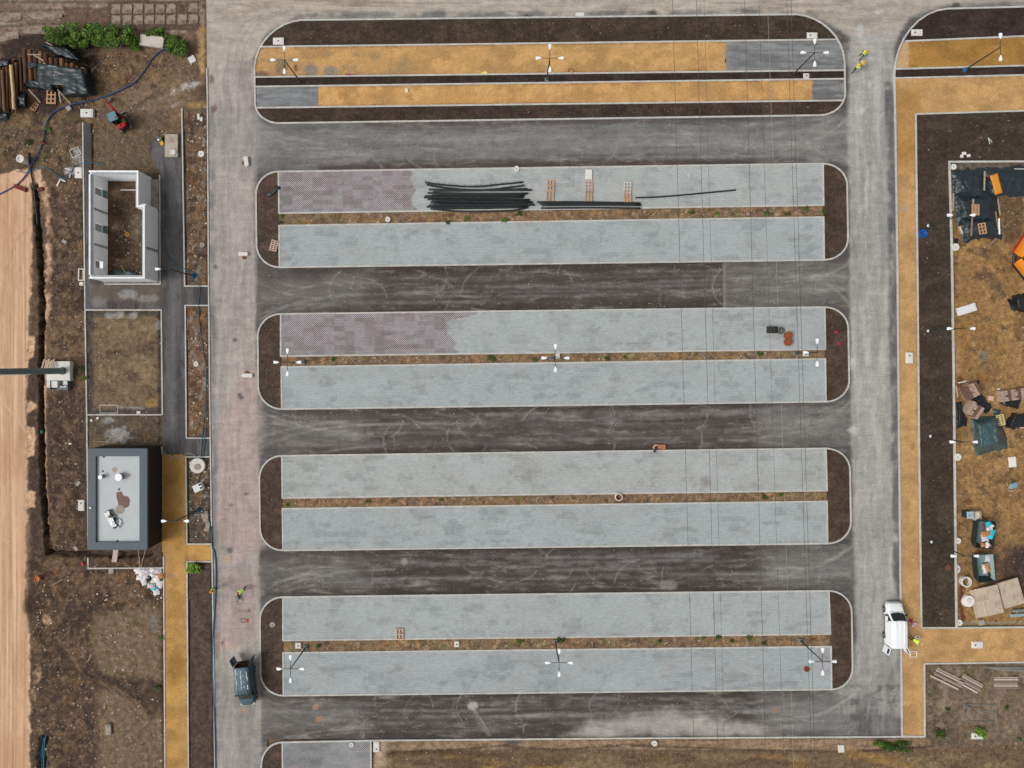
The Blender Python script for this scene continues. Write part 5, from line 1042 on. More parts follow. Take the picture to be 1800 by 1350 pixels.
t = thing('concrete_pipe', 'upright white concrete pipe with collar in bare earth', 'pipe', 47, 284, None); part('shaft', MB().cyl((0, 0, -.05), .32, 1.1, 18), M_WCON, t); part('collar', MB().ring((0, 0, .95), .42, .28, .18, 18), M_WCON, t)
t = thing('small_plate_compactor', 'small yellow and blue machine beside the chamber slab', 'machine', 283, 247, .02, 20); part('base_plate', MB().box((0, -.3, .06), (.35, .5, .06)), M('yellow_machine', (218, 168, 40), .5, .08), t); part('engine', MB().bbox((0, .1, .3), (.4, .4, .45), .05), M('teal_cover', (56, 110, 116), .5), t); part('fuel_cap', MB().cyl((-.03, -.1, .5), .1, .12, 10), M_HEAD, t); part('handle', MB().tube([(.2, .2, .4), (.3, -.2, .7), (.25, -.5, .75)], .03, 6), M('yellow_machine', (218, 168, 40)), t)
t = thing('white_cabinet', 'tilted white cabinet with two dark openings beside the tank', 'cabinet', 351, 856, None, 25); part('case', MB().bbox((0, 0, .25), (1.05, .82, .55), .04), M('white_cabinet', (214, 216, 214), .6, .06), t)
for s in (.2, -.18): part('vent_opening', MB().box((.34, s, .527), (.26, .2, .008)), M_HOLE, t)
t = thing('open_chamber', 'open rectangular pit frame beside the west edging', 'pit', 143.5, 483, None); 
for c, s in (((0, .62), (.62, .1)), ((0, -.62), (.62, .1)), ((.26, 0), (.1, 1.14)), ((-.26, 0), (.1, 1.14))): part('frame_side', MB().box((c[0], c[1], .06), (s[0], s[1], .2)), M_WCON, t)
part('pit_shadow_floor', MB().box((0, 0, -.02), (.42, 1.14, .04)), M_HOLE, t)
def block(px, py, w, d, h, rot, label, mat=None, z=None, cat='block', name='concrete_block', group=None):
    return solo(name, label, cat, MB().bbox((0, 0, h / 2 - .02), (w / PPM, d / PPM, h), .02), mat or M_WCON, px, py, z, rot, group)
def chunk(px, py, w, d, rot, label):
    t = thing('kerb_offcut', label, 'kerb stone', px, py, 0, rot, 'kerb stones left on the road'); w, d = w / PPM, d / PPM
    part('stone', MB().prism([(-w / 2, -d / 2), (w * .38, -d / 2), (w / 2, 0), (w * .38, d / 2), (-w / 2, d / 2)], 0, .28, .06), M_WCON, t); part('soil_patch', MB().cyl((.05, -.28, 0), .3, .02, 11, .2), M('reddish_soil', (120, 84, 66), .95, .3, 6), t)
chunk(434, 285, 19, 8, -82, 'pale kerb offcut lying lengthwise near the pipe island'); chunk(429, 447, 18, 7, 0, 'pale kerb offcut lying across the road by the pallet bed'); chunk(435, 660, 20, 7, 180, 'pale kerb offcut beside the dark road stains')
block(145, 499, 7, 6, .25, 0, 'small pale block at the end of the pit frame')
block(192, 1281, 10, 19, .25, 3, 'grey concrete block on smooth brown earth', M_CONCD)
block(1019, 27, 15, 8, .2, 2, 'pale rectangular block on the top road'); block(1724, 1093, 9, 9, .3, 15, 'small pale broken block at the bottom of the yard', M_CONCD)
block(715, 159, 5, 7, .12, 12, 'small pale stone on the narrow golden strip', z=.05); block(1478, 1315, 10, 13, .2, 3, 'pale slab at the bottom verge near the bushes')
block(364, 908, 6, 20, .2, 4, 'long grey kerb block at the tank bed', M_CONCD); block(366, 925, 7, 17, .22, -6, 'short grey kerb block touching the road edging', M_CONCD); block(358, 910, 5, 16, .1, 20, 'thin pinkish slab beside two kerb blocks', M('pinkish_slab', (160, 140, 130), .9, .15))
block(203, 975, 9, 26, .1, -8, 'pale board bridging the trench below the flat-roofed building', M('weathered_board', (182, 166, 156), .9, .15), .03); block(196, 1003, 9, 11, .15, 8, 'pale slab by the edging corner', M_CONCD); block(134, 964, 6, 8, .12, 40, 'small pink slab near the trench bend', M('pinkish_slab', (160, 140, 130)))
block(114, 425, 9, 6, .15, -35, 'flat pale stone on the strip left of the shell', M_CONCD); block(244, 725, 6.5, 5, .12, 0, 'small white box by the plot edging'); block(161, 739, 4, 4, .1, 30, 'tiny white cube in the narrow plot corner'); block(172, 735, 4.5, 4, .1, 20, 'tiny white cube near the plot edging'); block(124, 780, 5, 3, .1, 10, 'small pale brick on dark soil'); block(138, 850, 9, 6, .1, 45, 'grey tilted tile on dark soil', M_CONCD)
block(269, 74, 42, 19, .35, -8, 'big broken pale stone slab among the bushes', M('pale_stone', (196, 186, 174), .95, .15, 2, .3, dirt=(150, 138, 124), dirt_th=.58), .08); block(350, 206, 4, 10, .2, 5, 'narrow pale block by the road edging'); block(355, 210, 4, 7, .2, -10, 'short pale block beside a longer one'); block(122, 191, 8, 9, .2, 35, 'pale rough stone near the pallet tarp', M_CONCD)
block(980, 626, 8, 9, .1, 3, 'white ribbed board at the foot of a lamp', z=.08); block(1035, 307, 11.5, 17.5, .15, -1, 'white slab above two pallets on paving', M_WCON, .1); block(851, 128.5, 10, 4, .06, 20, 'yellow packet on the golden strip', M('yellow_pack', (232, 222, 96), .6), .05); block(615, 132, 16, 4, .06, -4, 'crimson cloth strip at the golden strip kerb', M('crimson', (150, 40, 78), .8), .05)
block(1697, 544, 34, 14, .3, 17, 'white wrapped slab pack lying on yard earth', M('white_pack', (218, 216, 218), .6, .07, 3, dirt=(186, 184, 190), dirt_th=.6)); block(1779, 812, 13, 18, .12, 6, 'white board with dark marks on yard earth', M('white_board', (222, 218, 210), .7, .06, 5, dirt=(150, 140, 130), dirt_th=.64)); block(1741, 700, 9, 8, .15, -8, 'small pink tile stack between brick stacks', M('pink_tile', (206, 172, 158), .9, .1)); block(1755, 684, 5, 3, .1, 0, 'tiny cream block beside the brick stack')
for k, (x_, y_, r_) in enumerate(((1694, 270, 0), (1702, 274, 10), (1690, 275, -5))): block(x_, y_, 7 - k, 5, .15, r_, 'small white block on soil above the yard edging', group='white blocks above the yard edging', z=.06)
# concrete slab rows at the top left
def ragged(w, d):
    w, d = w / PPM / 2, d / PPM / 2; pts = []
    for k in range(16):
        a = k / 16 * 4; s_ = int(a); f = (a - s_) * 2 - 1; x_, y_ = [(f, -1), (1, f), (-f, 1), (-1, -f)][s_]
        j = random.uniform(.78, 1.0) if random.random() < .45 else 1; pts.append((x_ * w * j, y_ * d * j))
    return MB().prism(pts, -.04, .035)
bed = zone('slab_track', [(190, 3), (350, 3), (350, 52), (190, 54)], .035, lambda X, Y: Paint(X, Y, (92, 76, 64)).c, MAT_EARTH, .12, .02, .3, 'muddy bed of the old concrete slab track', 'track')
for r_ in range(2):
    for k in range(8):
        w_ = 17.5; x_ = 204 + k * 19.4; y_ = 16 + r_ * 20 + k * -.3
        if (r_, k) in ((0, 6),): continue
        part('concrete_slab', ragged(w_ - 1 + random.uniform(-1, 1), 18 + random.uniform(-2, 1.5)), M('muddy_slab', (150, 136, 121), .95, .2, 2, .2, dirt=(98, 81, 68), dirt_th=.5), bed, tuple(P(x_, y_, .05)), random.uniform(-2, 2))
for x0, y0, w_, h_, r_ in ((20, 30, 40, 14, 3), (80, 29, 58, 12, -4), (70, 55, 60, 10, -3), (15, 64, 38, 14, 8)): part('concrete_slab', ragged(w_, h_), M('muddy_slab', (152, 138, 122)), bed, tuple(P(x0, y0, .05)), r_)
# ------------------------------------------------------------------ wood: pallets, planks, logs
M_WOOD = M('sawn_wood', (190, 148, 112), .85, .2, 4, streak=(6, 1, 6)); M_WOODG = M('grey_wood', (164, 146, 128), .9, .2, 4, streak=(6, 1, 6)); M_WOODP = M('pink_wood', (198, 166, 148), .9, .15, 4)
_brd = MB().box((0, 0, 0), (.8, .1, .022)).mesh('deck_board'); _str = MB().box((0, 0, 0), (.1, 1.2, .1)).mesh('stringer')
def pallet(px, py, rot, label, z=None, mat=None, gap=7, sc=1.0, slim=False):
    t = thing('pallet', label, 'pallet', px, py, z, rot, 'wooden pallets'); m = mat or M_WOOD
    for x_ in (-.35, 0, .35):
        o = part('stringer', _str.copy() if mat else _str, m, t, (x_ * sc, 0, .07)); o.scale = (sc, sc, 1)
        if mat: o.data.materials.clear(); o.data.materials.append(m)
    for k in range(gap):
        o = part('deck_board', _brd.copy() if mat else _brd, m, t, (0, (-.55 + 1.1 * k / (gap - 1)) * sc, .132)); o.scale = (sc, sc, 1)
        if mat: o.data.materials.clear(); o.data.materials.append(m)
pallet(968, 326.5, 1, 'wooden pallet on paving left of the white-topped pallet row', .1, gap=3); pallet(967, 345.5, -1, 'wooden pallet touching the thin pipe bundle on paving', .1, gap=3)
pallet(1035, 327.5, 0, 'wooden pallet directly below the white slab', .1, gap=4, mat=M_WOODP); pallet(1034.5, 346, 0, 'wooden pallet between a pallet and the thin pipes', .1, gap=4)
pallet(1103, 330, -3, 'pale grey pallet near the single loose pipe', .1, gap=4, mat=M('pale_pallet', (198, 190, 186), .9, .12)); pallet(1103, 346.5, 2, 'orange-brown pallet below the pale grey one', .1, gap=5)
pallet(482, 432, -15, 'lone pale pallet lying in the soil end bed', .07, M_WOODP, 6); pallet(703, 1114, 0, 'pinkish pallet across the kerb of the bottom island', .12, M_WOODP, 3)
pallet(1714, 369, 0, 'orange pallet of tiles lying on the black tarpaulin', .82, gap=8); pallet(1726, 402, 10, 'open slatted pallet lying on the lower black tarpaulin', .82, gap=4); pallet(1758, 738, 12, 'yellowish pallet between two dark tarpaulins', .45, M('yellow_wood', (206, 186, 132), .9, .12), 6)
pallet(91, 171, -2, 'slatted pallet leaning out under the log tarpaulin', .35, gap=4, sc=1.25); pallet(90, 128, 30, 'slatted frame lying on top of the log tarpaulin', 1.45, gap=4, sc=.8); pallet(62, 188, -35, 'small wooden frame beside the dark sheet and logs', None, gap=3, sc=.7)
def plank(px0, py0, px1, py1, w, label, z0=.05, z1=None, mat=None, h=.05, group='loose planks'):
    z1 = z0 if z1 is None else z1; a, b = P(px0, py0, z0), P(px1, py1, z1); c = (a + b) / 2; d = b - a; mb = MB(); s_ = Vector((-d.y, d.x, 0)).normalized() * (w / PPM / 2); u = Vector((0, 0, h / 2))
    vs = [p + s * s_ + k * u - c for k in (-1, 1) for p, s in ((a, -1), (b, -1), (b, 1), (a, 1))]
    mb.add(vs, [(3, 2, 1, 0), (4, 5, 6, 7), (0, 1, 5, 4), (1, 2, 6, 5), (2, 3, 7, 6), (3, 0, 4, 7)]); o = part('plank', mb, mat or M_WOODG, None); o.location = c; return tag(o, label, 'plank', group)
for a in ((50, 157, 71, 180, 2.2, 'plank propped between the dark sheet and the slatted pallet', .7, .1), (101, 157, 124, 183, 2.4, 'long plank sloping from the log tarpaulin to the blue hose', 1.0, .1), (103, 160, 107, 182, 2.2, 'short plank beside the slatted pallet', .8, .1), (60, 97, 77, 107, 2, 'pale plank across the log ends', 1.35, 1.4), (76, 110, 90, 121, 2, 'thin plank above the slatted frame', 1.45, 1.5), (48, 96, 73, 96, 1.8, 'white batten resting on the log stack', 1.35), (80, 74, 92, 80, 1.6, 'thin batten sticking out below the bushes', 1.3, 1.3),
          (160, 1152, 154, 1163, 1.5, 'thin white stick on the smooth earth'), (243, 965, 246.5, 1000, 1, 'thin batten across the trench below the roof'), (256, 965, 247, 1000, 1, 'slanting batten crossing the trench'), (1731, 301, 1730, 335, 2.6, 'upright pale plank holding down the black sheet', .55), (1711, 350, 1710, 366, 3, 'short plank on the black sheet above a lamp head', .78), (1709, 382, 1707, 415, 2.4, 'reddish plank below the yard lamp head', .78, .78, M('red_plank', (150, 112, 98), .9)), (1676, 340, 1675, 371, 2.4, 'pale plank along the yard edging', .5), (1754, 350, 1758, 378, 2, 'long plank at the right rim of the tarpaulins', .4), (1750, 372, 1755, 404, 2.2, 'red-brown plank at the lower tarpaulin rim', .5, .3, M('red_plank', (150, 112, 98))), (1756, 384, 1757, 412, 2.6, 'white plastic strip on the tarpaulin corner', .6, .3, M_HEAD), (1737, 432, 1752, 419, 4, 'board leaning at the tarpaulin foot', .05, .4, M('brown_board', (128, 100, 84), .9)), (1684, 398, 1690, 411, 2.5, 'dark-striped profile near the yard lamp', .1), (1687, 398, 1692, 410, 2, 'pale profile beside the dark-striped one', .12, .12, M_WCON), (1684, 673, 1699, 670, 2, 'pale stick above the leaning brick stack', .1, .1, M_WCON), (1680, 678, 1684, 698, 1.6, 'thin pinkish batten at the yard edging', .08, .08, M_WOODP), (1740, 312, 1752, 305, .5, 'thin cord on soil'),
          (1783, 297, 1815, 297, 1.2, 'white batten on the far black sheet', .45, .45, M_WCON), (1786, 752, 1815, 752, 2, 'pink batten below the right-hand tarpaulin', .2, .2, M_WOODP), (1737, 242, 1744, 250, .9, 'thin pale stick on dark soil', .1, .1, M_WCON), (1737, 242, 1740, 253, .9, 'second thin stick crossing another on dark soil', .11, .11, M_WCON), (212, 334, 240, 334, 1.6, 'pale batten on the shell floor', .02, .02, M_WCON), (213, 466, 223, 485, 1.2, 'thin batten leaning on the shell floor', .05, .3), (170, 776, 203, 778, .8, 'thin wire-like stick in the narrow plot', .05), (110, 1018, 90, 1030, 1, 'curved pale stick near the orange bucket', .05)):
    plank(*a)
for x_, y_, x2, y2, n_, lab in ((1641, 1183, 1690, 1207, 5, 'weathered board in the long slanting board pile'), (1688, 1194, 1723, 1213, 5, 'weathered board in the short slanting board pile'), (1746, 1194, 1788, 1194, 6, 'pinkish board in the level board pile')):
    dx_, dy_ = x2 - x_, y2 - y_; l_ = math.hypot(dx_, dy_); ux, uy = -dy_ / l_, dx_ / l_
    for k in range(n_):
        o_ = (k - n_ / 2) * 3.7; e = random.uniform(-3, 3); plank(x_ + ux * o_ + e, y_ + uy * o_ + (8 if n_ == 6 else 0), x2 + ux * o_ + e, y2 + uy * o_ + (8 if n_ == 6 else 0), 2.9, lab, .08 + .05 * (k % 3), None, M('board_%d' % (k % 3), [(160, 146, 136), (192, 172, 160), (128, 108, 100)][k % 3], .9, .2, 3), .05, 'boards of ' + lab[-20:])
for k in range(4): plank(1728 + k * 6, 1172.5 + k * 1.4, 1830, 1174 + k * 3, 1.2, 'long grey rod along the lower golden strip kerb', .06 + .03 * k, None, M('grey_rod', (140, 138, 132), .6), .05, 'rods along the golden strip kerb')
rr = random.Random(12)
def log(px0, py0, px1, py1, r, z, label, group, mat):
    a, b = P(px0, py0, z), P(px1, py1, z); c = (a + b) / 2; d = (b - a); mb = MB(); n = 6
    mb.tube([a + d * (k / n) - c + Vector((rr.uniform(-.02, .02), 0, rr.uniform(-.02, .02))) for k in range(n + 1)], r, 9, r * rr.uniform(.75, .9)); o = part('log', mb, mat, None, smooth=False); o.location = c; tag(o, label, 'log', group)
    part('cut_end', MB().cyl((0, 0, 0), r * .9, .02, 9, axis='y'), M('cut_wood', (196, 160, 118), .9, .12), o, tuple(a - c + Vector((0, .012, 0))))
BARK = [M('bark_%d' % k, c, .95, .3, 5, .5, streak=(5, .7, 5)) for k, c in enumerate(((84, 58, 44), (104, 74, 54), (70, 52, 44), (120, 92, 66)))]
for lay in range(2):
    for k in range(9 - lay):
        x0 = -10 + k * 5.6 + lay * 2.8; x0 = x0 * 1.0 - 3
        log(x0, 108 + rr.uniform(-4, 6), x0 + rr.uniform(-2, 3), 192 + rr.uniform(-5, 8), .17, .18 + lay * .3, 'brown barked log in the uncovered stack at the field edge', 'logs in the uncovered stack', BARK[k % 3])
log(20, 115, 25, 192, .19, .78, 'pale debarked log on top of the uncovered stack', None, M('pale_log', (200, 170, 122), .9, .15, 4, streak=(5, .7, 5))); log(4, 125, 8, 196, .15, .76, 'thin yellowish log on the uncovered stack', None, BARK[3]); log(36, 100, 38, 160, .16, .5, 'grey log between stack and tarpaulin', None, BARK[2])
for lay in range(3):
    for k in range(12):
        x0 = 44 + k * 9.3 + (lay % 2) * 4; y0 = 86 + k * 3.2 + rr.uniform(-3, 3)
        if lay == 2 or k % 2 == 0 or lay == 0: log(x0, y0 - 3 * lay + 4, x0 + 2, y0 + 58 - k * 1.6, .26, .26 + lay * .42, 'log with its end showing under the dark tarpaulin', 'logs under the dark tarpaulin', BARK[k % 4])
# ------------------------------------------------------------------ tarpaulins
M_TARP = M('dark_tarpaulin', (36, 47, 52), .4, .16, 2.5, .25, spec=.55); M_TARPT = M('teal_tarpaulin', (62, 84, 88), .3, .18, 2.5, .3, spec=.6); M_BLKS = M('black_sheet', (30, 32, 36), .4, .15, 3, .2, spec=.5)
def tarp(label, c, h, mat=None, seed=1, n=30, fold=.08, edge=.2, z0=.02, wob=5.0, name='tarpaulin', cat='tarpaulin', ang=.5):
    cx, cy = sum(p[0] for p in c) / 4, sum(p[1] for p in c) / 4; o0 = P(cx, cy, 0)
    u, v = [a.ravel() for a in np.meshgrid(np.linspace(0, 1, n + 1), np.linspace(1, 0, n + 1))]
    x, y = [(c[0][i] * (1 - u) + c[1][i] * u) * (1 - v) + (c[3][i] * (1 - u) + c[2][i] * u) * v for i in (0, 1)]
    e = np.minimum(np.minimum(u, 1 - u), np.minimum(v, 1 - v)); k = np.minimum(1, e / edge); k = k * k * (3 - 2 * k)
    A = lambda f, s_, o_=3: fbm(x / f, y / f, seed + s_, o_) - .5
    w = wob * (1 - k * .6); x = x + A(9, 1) * 2 * w; y = y + A(9, 2) * 2 * w
    ca, sa = math.cos(ang), math.sin(ang); xr, yr = x * ca + y * sa + A(14, 6) * 14, y * ca - x * sa
    rid = 1 - np.abs(fbm(xr / 6, yr / 30, seed + 9, 2) - .5) * 5; rid2 = 1 - np.abs(fbm(yr / 7, xr / 40, seed + 12, 2) - .5) * 5
    z = np.maximum(z0 + h * k * (1 + .2 * A(24, 4)) + fold * (.2 + .8 * k) * (np.maximum(rid, 0) * .7 + np.maximum(rid2, 0) * .5) + .02, .015)
    kk = (H - z) / H / PPM; V_ = np.stack([(x - NX) * kk - o0.x, (NY - y) * kk - o0.y, z], 1)
    mb = MB(); mb.grid(n, n, lambda a, b: (0, 0, 0)); mb.v = [tuple(q) for q in V_.tolist()]
    o = part(name, mb, mat or M_TARP, None, smooth=True); o.location = o0; md = o.modifiers.new('thick', 'SOLIDIFY'); md.thickness = .012; return tag(o, label, cat)
tarp('dark tarpaulin spread over the log stack by the bushes', [(56, 104), (156, 118), (166, 162), (54, 150)], 1.55, seed=2, n=36, fold=.06, edge=.14, wob=4, ang=1.5)
tarp('wrinkled tarpaulin skirt hanging over the pallet side of the log stack', [(37, 137), (103, 141), (106, 166), (44, 152)], 1.5, seed=4, fold=.14, edge=.25, wob=3); tarp('tarpaulin skirt end trailing towards the blue hose', [(100, 141), (165, 152), (172, 168), (104, 172)], 1.45, seed=5, fold=.14, edge=.25, wob=3)
tarp('tarpaulin flap thrown over the log ends below the bushes', [(66, 77), (122, 80), (157, 114), (98, 98)], 1.6, seed=6, fold=.1, edge=.2, n=30, ang=.6)
tarp('crumpled tarpaulin roll over the left log ends', [(39, 106), (72, 107), (72, 121), (42, 125)], 1.4, seed=8, fold=.08, edge=.3)
tarp('dark sheet over the uncovered logs at the field edge', [(-12, 102), (24, 104), (25, 117), (-12, 124)], .9, seed=9, edge=.3); tarp('dark sheet bundle beside the slatted pallet', [(27, 161), (48, 165), (50, 192), (30, 190)], .9, seed=10, edge=.3); tarp('dark scrap of sheet at the lower log ends', [(-8, 196), (18, 194), (16, 210), (-8, 214)], .25, seed=11, edge=.3)
tarp('black tarpaulin corner by the yard lid', [(1671, 298), (1736, 295), (1738, 349), (1673, 347)], .4, seed=12, fold=.2, edge=.3, wob=7, ang=-.4); tarp('black tarpaulin carrying the orange tile pallet', [(1677, 342), (1753, 341), (1753, 391), (1681, 394)], .6, seed=13, fold=.16, edge=.25, wob=7, ang=1.2); tarp('black tarpaulin carrying the open slatted pallet', [(1689, 384), (1754, 381), (1761, 419), (1695, 425)], .6, seed=14, fold=.16, edge=.3, wob=8, ang=.2); tarp('black tarpaulin strip under the orange board', [(1733, 294), (1830, 290), (1830, 342), (1733, 348)], .3, seed=15, fold=.16, edge=.3, wob=7, ang=.1)
tarp('large teal tarpaulin heap beside the yard lamp', [(1706, 735), (1759, 728), (1771, 788), (1714, 801)], 1.25, M_TARPT, 16, 36, .16, .25); tarp('ribbed black sheet between the two brick stacks', [(1706, 701), (1727, 692), (1746, 716), (1733, 727)], .25, M_BLKS, 17, edge=.2); tarp('black sheet strip along the yard edging', [(1680, 708), (1690, 704), (1702, 746), (1684, 752)], .3, M_BLKS, 18, edge=.3); tarp('black sheet below the wide brick stack', [(1757, 705), (1796, 702), (1792, 718), (1762, 715)], .15, M_BLKS, 19, edge=.3); tarp('small dark scrap of sheet above the brick stack', [(1706, 671), (1722, 668), (1720, 677), (1710, 677)], .15, M_BLKS, 20, edge=.3)
tarp('dark tarpaulin beside the yellowish pallet', [(1777, 726), (1830, 724), (1830, 753), (1766, 752)], .6, M_BLKS, 21, edge=.2); tarp('black plastic-wrapped bundle below the orange machine', [(1780, 519), (1815, 514), (1815, 556), (1784, 545)], .8, M_BLKS, 22, edge=.25); tarp('dark plastic flap beside the black bundle', [(1772, 526), (1780, 527), (1785, 545), (1776, 542)], .15, M_BLKS, 23, edge=.3); tarp('green crumpled plastic by the teal heap', [(1742, 718), (1760, 720), (1758, 728), (1744, 728)], .2, M_TARPT, 24, edge=.3); tarp('dark stone-like bag beside the round yard lid', [(1676, 417), (1686, 418), (1685, 427), (1676, 426)], .3, M_BLKS, 25, 12, edge=.4)
tarp('dark teal sheet lying on the shell floor', [(200, 478), (238, 477), (240, 487), (200, 487)], .1, M_TARPT, 26, 14); tarp('grey plastic strip in the pipe island end bed', [(470, 342), (490, 325), (494, 330), (474, 348)], .12, M_TARP, 27, 12, z0=.08)
tarp('orange board-like sheet on the black tarpaulin', [(1740, 308), (1754, 304), (1763, 339), (1749, 343)], .1, M('orange_panel', (214, 140, 50), .7, .1, 3), 28, 10, .01, .1, .5, 1.0, 'plywood_sheet', 'sheet')
# ------------------------------------------------------------------ pipes
M_PIPE = M('black_pipe', (40, 42, 44), .5, .12, 3, spec=.4); M_PIPE2 = M('dotted_black_pipe', (38, 40, 42), .5, .1, 9, dirt=(150, 154, 150), dirt_th=.66)
def pipe(pts, r, z, label, group=None, mat=None, cat='pipe', name='plastic_pipe', n=8, ticks=0):
    Q = []
    pts = [(*p, z) if len(p) == 2 else p for p in pts]
    for k in range(len(pts) - 1):
        p0, p1, p2, p3 = pts[max(k - 1, 0)], pts[k], pts[k + 1], pts[min(k + 2, len(pts) - 1)]
        for s in range(5):
            t_ = s / 5; Q.append([.5 * (2 * b + (c - a) * t_ + (2 * a - 5 * b + 4 * c - d) * t_ ** 2 + (3 * b - a - 3 * c + d) * t_ ** 3) for a, b, c, d in zip(p0, p1, p2, p3)])
    Q.append(list(pts[-1])); W_ = [P(*q) for q in Q]; c = W_[len(W_) // 2].copy(); o = part(name, MB().tube([w - c for w in W_], r, n), mat or M_PIPE, None, smooth=True); o.location = c; tag(o, label, cat, group)
    for k in range(ticks):
        w = W_[int((k + .5) / ticks * (len(W_) - 1))]; part('clip', MB().box((0, 0, 0), (.03, .3, .05)), M_PIPE, o, tuple(w - c + Vector((0, .1, .02))))
    return o
pipe([(747, 321), (790, 326), (835, 328), (880, 324), (919, 320)], .1, .2, 'curved black pipe with upright clips beside the stack', ticks=16); pipe([(750, 325), (800, 332), (850, 334), (890, 330), (921, 326)], .1, .2, 'curved smooth black pipe nestled beside the pipe stack')
ppx = [(754, 333, 934, 334), (762, 335.5, 926, 332), (752, 339, 928, 340), (760, 341.5, 922, 343), (747, 344.5, 920, 346), (745, 347, 918, 347), (752, 350, 930, 351), (759, 352.5, 932, 354), (757, 356, 936, 356), (762, 359, 940, 360), (754, 361, 930, 361), (750, 363.5, 926, 363), (758, 366, 922, 364)]
for k, (a, b, c_, d) in enumerate(ppx): pipe([(a, b), ((a + c_) / 2, (b + d) / 2 + 1), (c_, d)], .105, .22 + .2 * (k % 2) * (3 < k < 11), 'straight black drainage pipe in the wide stack on paving', 'pipes in the wide stack', M_PIPE2 if k > 4 else M_PIPE)
pipe([(757, 367), (800, 371), (850, 371.5), (900, 370), (928, 365)], .1, .2, 'slightly bowed black pipe along the lower rim of the stack')
for k, (a, b, c_, d) in enumerate(((944, 355, 1125, 357), (948, 358, 1126, 360), (952, 361, 1126.5, 361), (951, 366, 1126, 366))): pipe([(a, b), ((a + c_) / 2, (b + d) / 2 - .8), (c_, d)], .1, .2, 'long black pipe in the thin bundle below the pallets', 'pipes in the thin bundle')
pipe([(1117, 347.5), (1160, 346), (1230, 340), (1293, 334)], .085, .19, 'single loose black pipe lying diagonally on paving')
M_BLUE = M('blue_hose', (40, 74, 122), .5, .12, 3); M_TEALH = M('teal_hose', (36, 104, 124), .5, .15, 3)
def zs(pts, z=.05): return [(a, b, max(0.0, gz(a, b)) + z) for a, b in pts]
pipe(zs([(306, 81), (290, 86), (279, 92), (266, 105), (253, 125), (238, 143), (204, 162), (164, 176), (128, 183), (102, 193), (88, 204), (80, 222), (75, 250), (66, 271), (55, 291), (46, 307), (26, 327), (-20, 350)], .1), .065, 0, 'thick blue hose winding from the bushes past the excavator', None, M_BLUE, 'hose', 'hose')
pipe(zs([(28, 301), (51, 303), (69, 295), (84, 296), (102, 309), (115, 314), (123, 304), (133, 291), (148, 287), (174, 286), (182, 291)], .08), .04, 0, 'thin teal hose looping towards the white-walled shell', None, M_TEALH, 'hose', 'hose')
pipe(zs([(282, 395), (288, 430), (300, 456), (316, 470), (332, 476), (346, 484), (351, 505), (349, 540), (351, 575), (356, 610), (362, 650), (362, 690), (358, 740), (354, 790), (352, 830), (347, 850)], .08), .04, 0, 'thin teal hose running down the bed from the shell to the tank', None, M_TEALH, 'hose', 'hose')
pipe(zs([(354, 830), (357, 800), (360, 760), (362, 700)], .12), .035, 0, 'second thin teal hose crossing the round tank lid', None, M_TEALH, 'hose', 'hose')
pipe([(371, 925, .12), (373, 960, .07), (378, 975, .05), (380, 1010, .05), (378, 1060, .05), (375, 1110, .05), (374, 1170, .05), (376, 1230, .05), (378, 1290, .05), (380, 1420, .05)], .08, 0, 'long teal-blue hose laid along the road edge', None, M('hose_blue_dust', (52, 98, 118), .6, .2, 2), 'hose', 'hose')
pipe([(286, 793, .08), (300, 803, .06), (318, 803, .06), (330, 797, .1), (342, 800, .15), (346, 812, .15)], .03, 0, 'thin pale cable looping across the golden path head', None, M('pale_cable', (160, 166, 166), .6), 'cable', 'cable')
pipe(zs([(50, 268), (54, 300), (60, 335), (66, 395)], .12), .09, 0, 'black pipe lying along the trench head', None, M_PIPE, 'pipe', 'plastic_pipe')
for k, (x_, m_) in enumerate(((0, M_TEALH), (3, M_TEALH), (-3, M_BLUE))): pipe([(78 + x_, 1296 - k * 6, -.3), (75 + x_, 1320, -.4), (72 + x_, 1420, -.4)], .07, 0, ['teal hose at the bottom of the short trench', 'second teal hose in the short trench', 'blue hose in the short trench'][k], None, m_, 'hose', 'hose')
mb = MB()
for k in range(9): r_ = .16 + .042 * k; mb.tube([(r_ * math.cos(a * .35 + k), r_ * math.sin(a * .35 + k) * .9, .06 + .05 * (k % 3)) for a in range(19)], .035, 6)
solo('hose_coil', 'bright blue hose coil on soil beside the golden path', 'hose', mb, M('bright_blue', (24, 92, 170), .45, .1), 1621, 411, .06, smooth=True); solo('hose_coil', 'thin red hose ring on the golden strip', 'hose', MB().tube([(.33 * math.cos(a * .35), .33 * math.sin(a * .35), .05) for a in range(19)], .03, 6), M('red_hose', (150, 60, 44), .6), 1004, 126, .06)
block(984, 131, 12, 2, .06, 0, 'thin teal strip at the golden strip kerb', M_TEALH, .06)
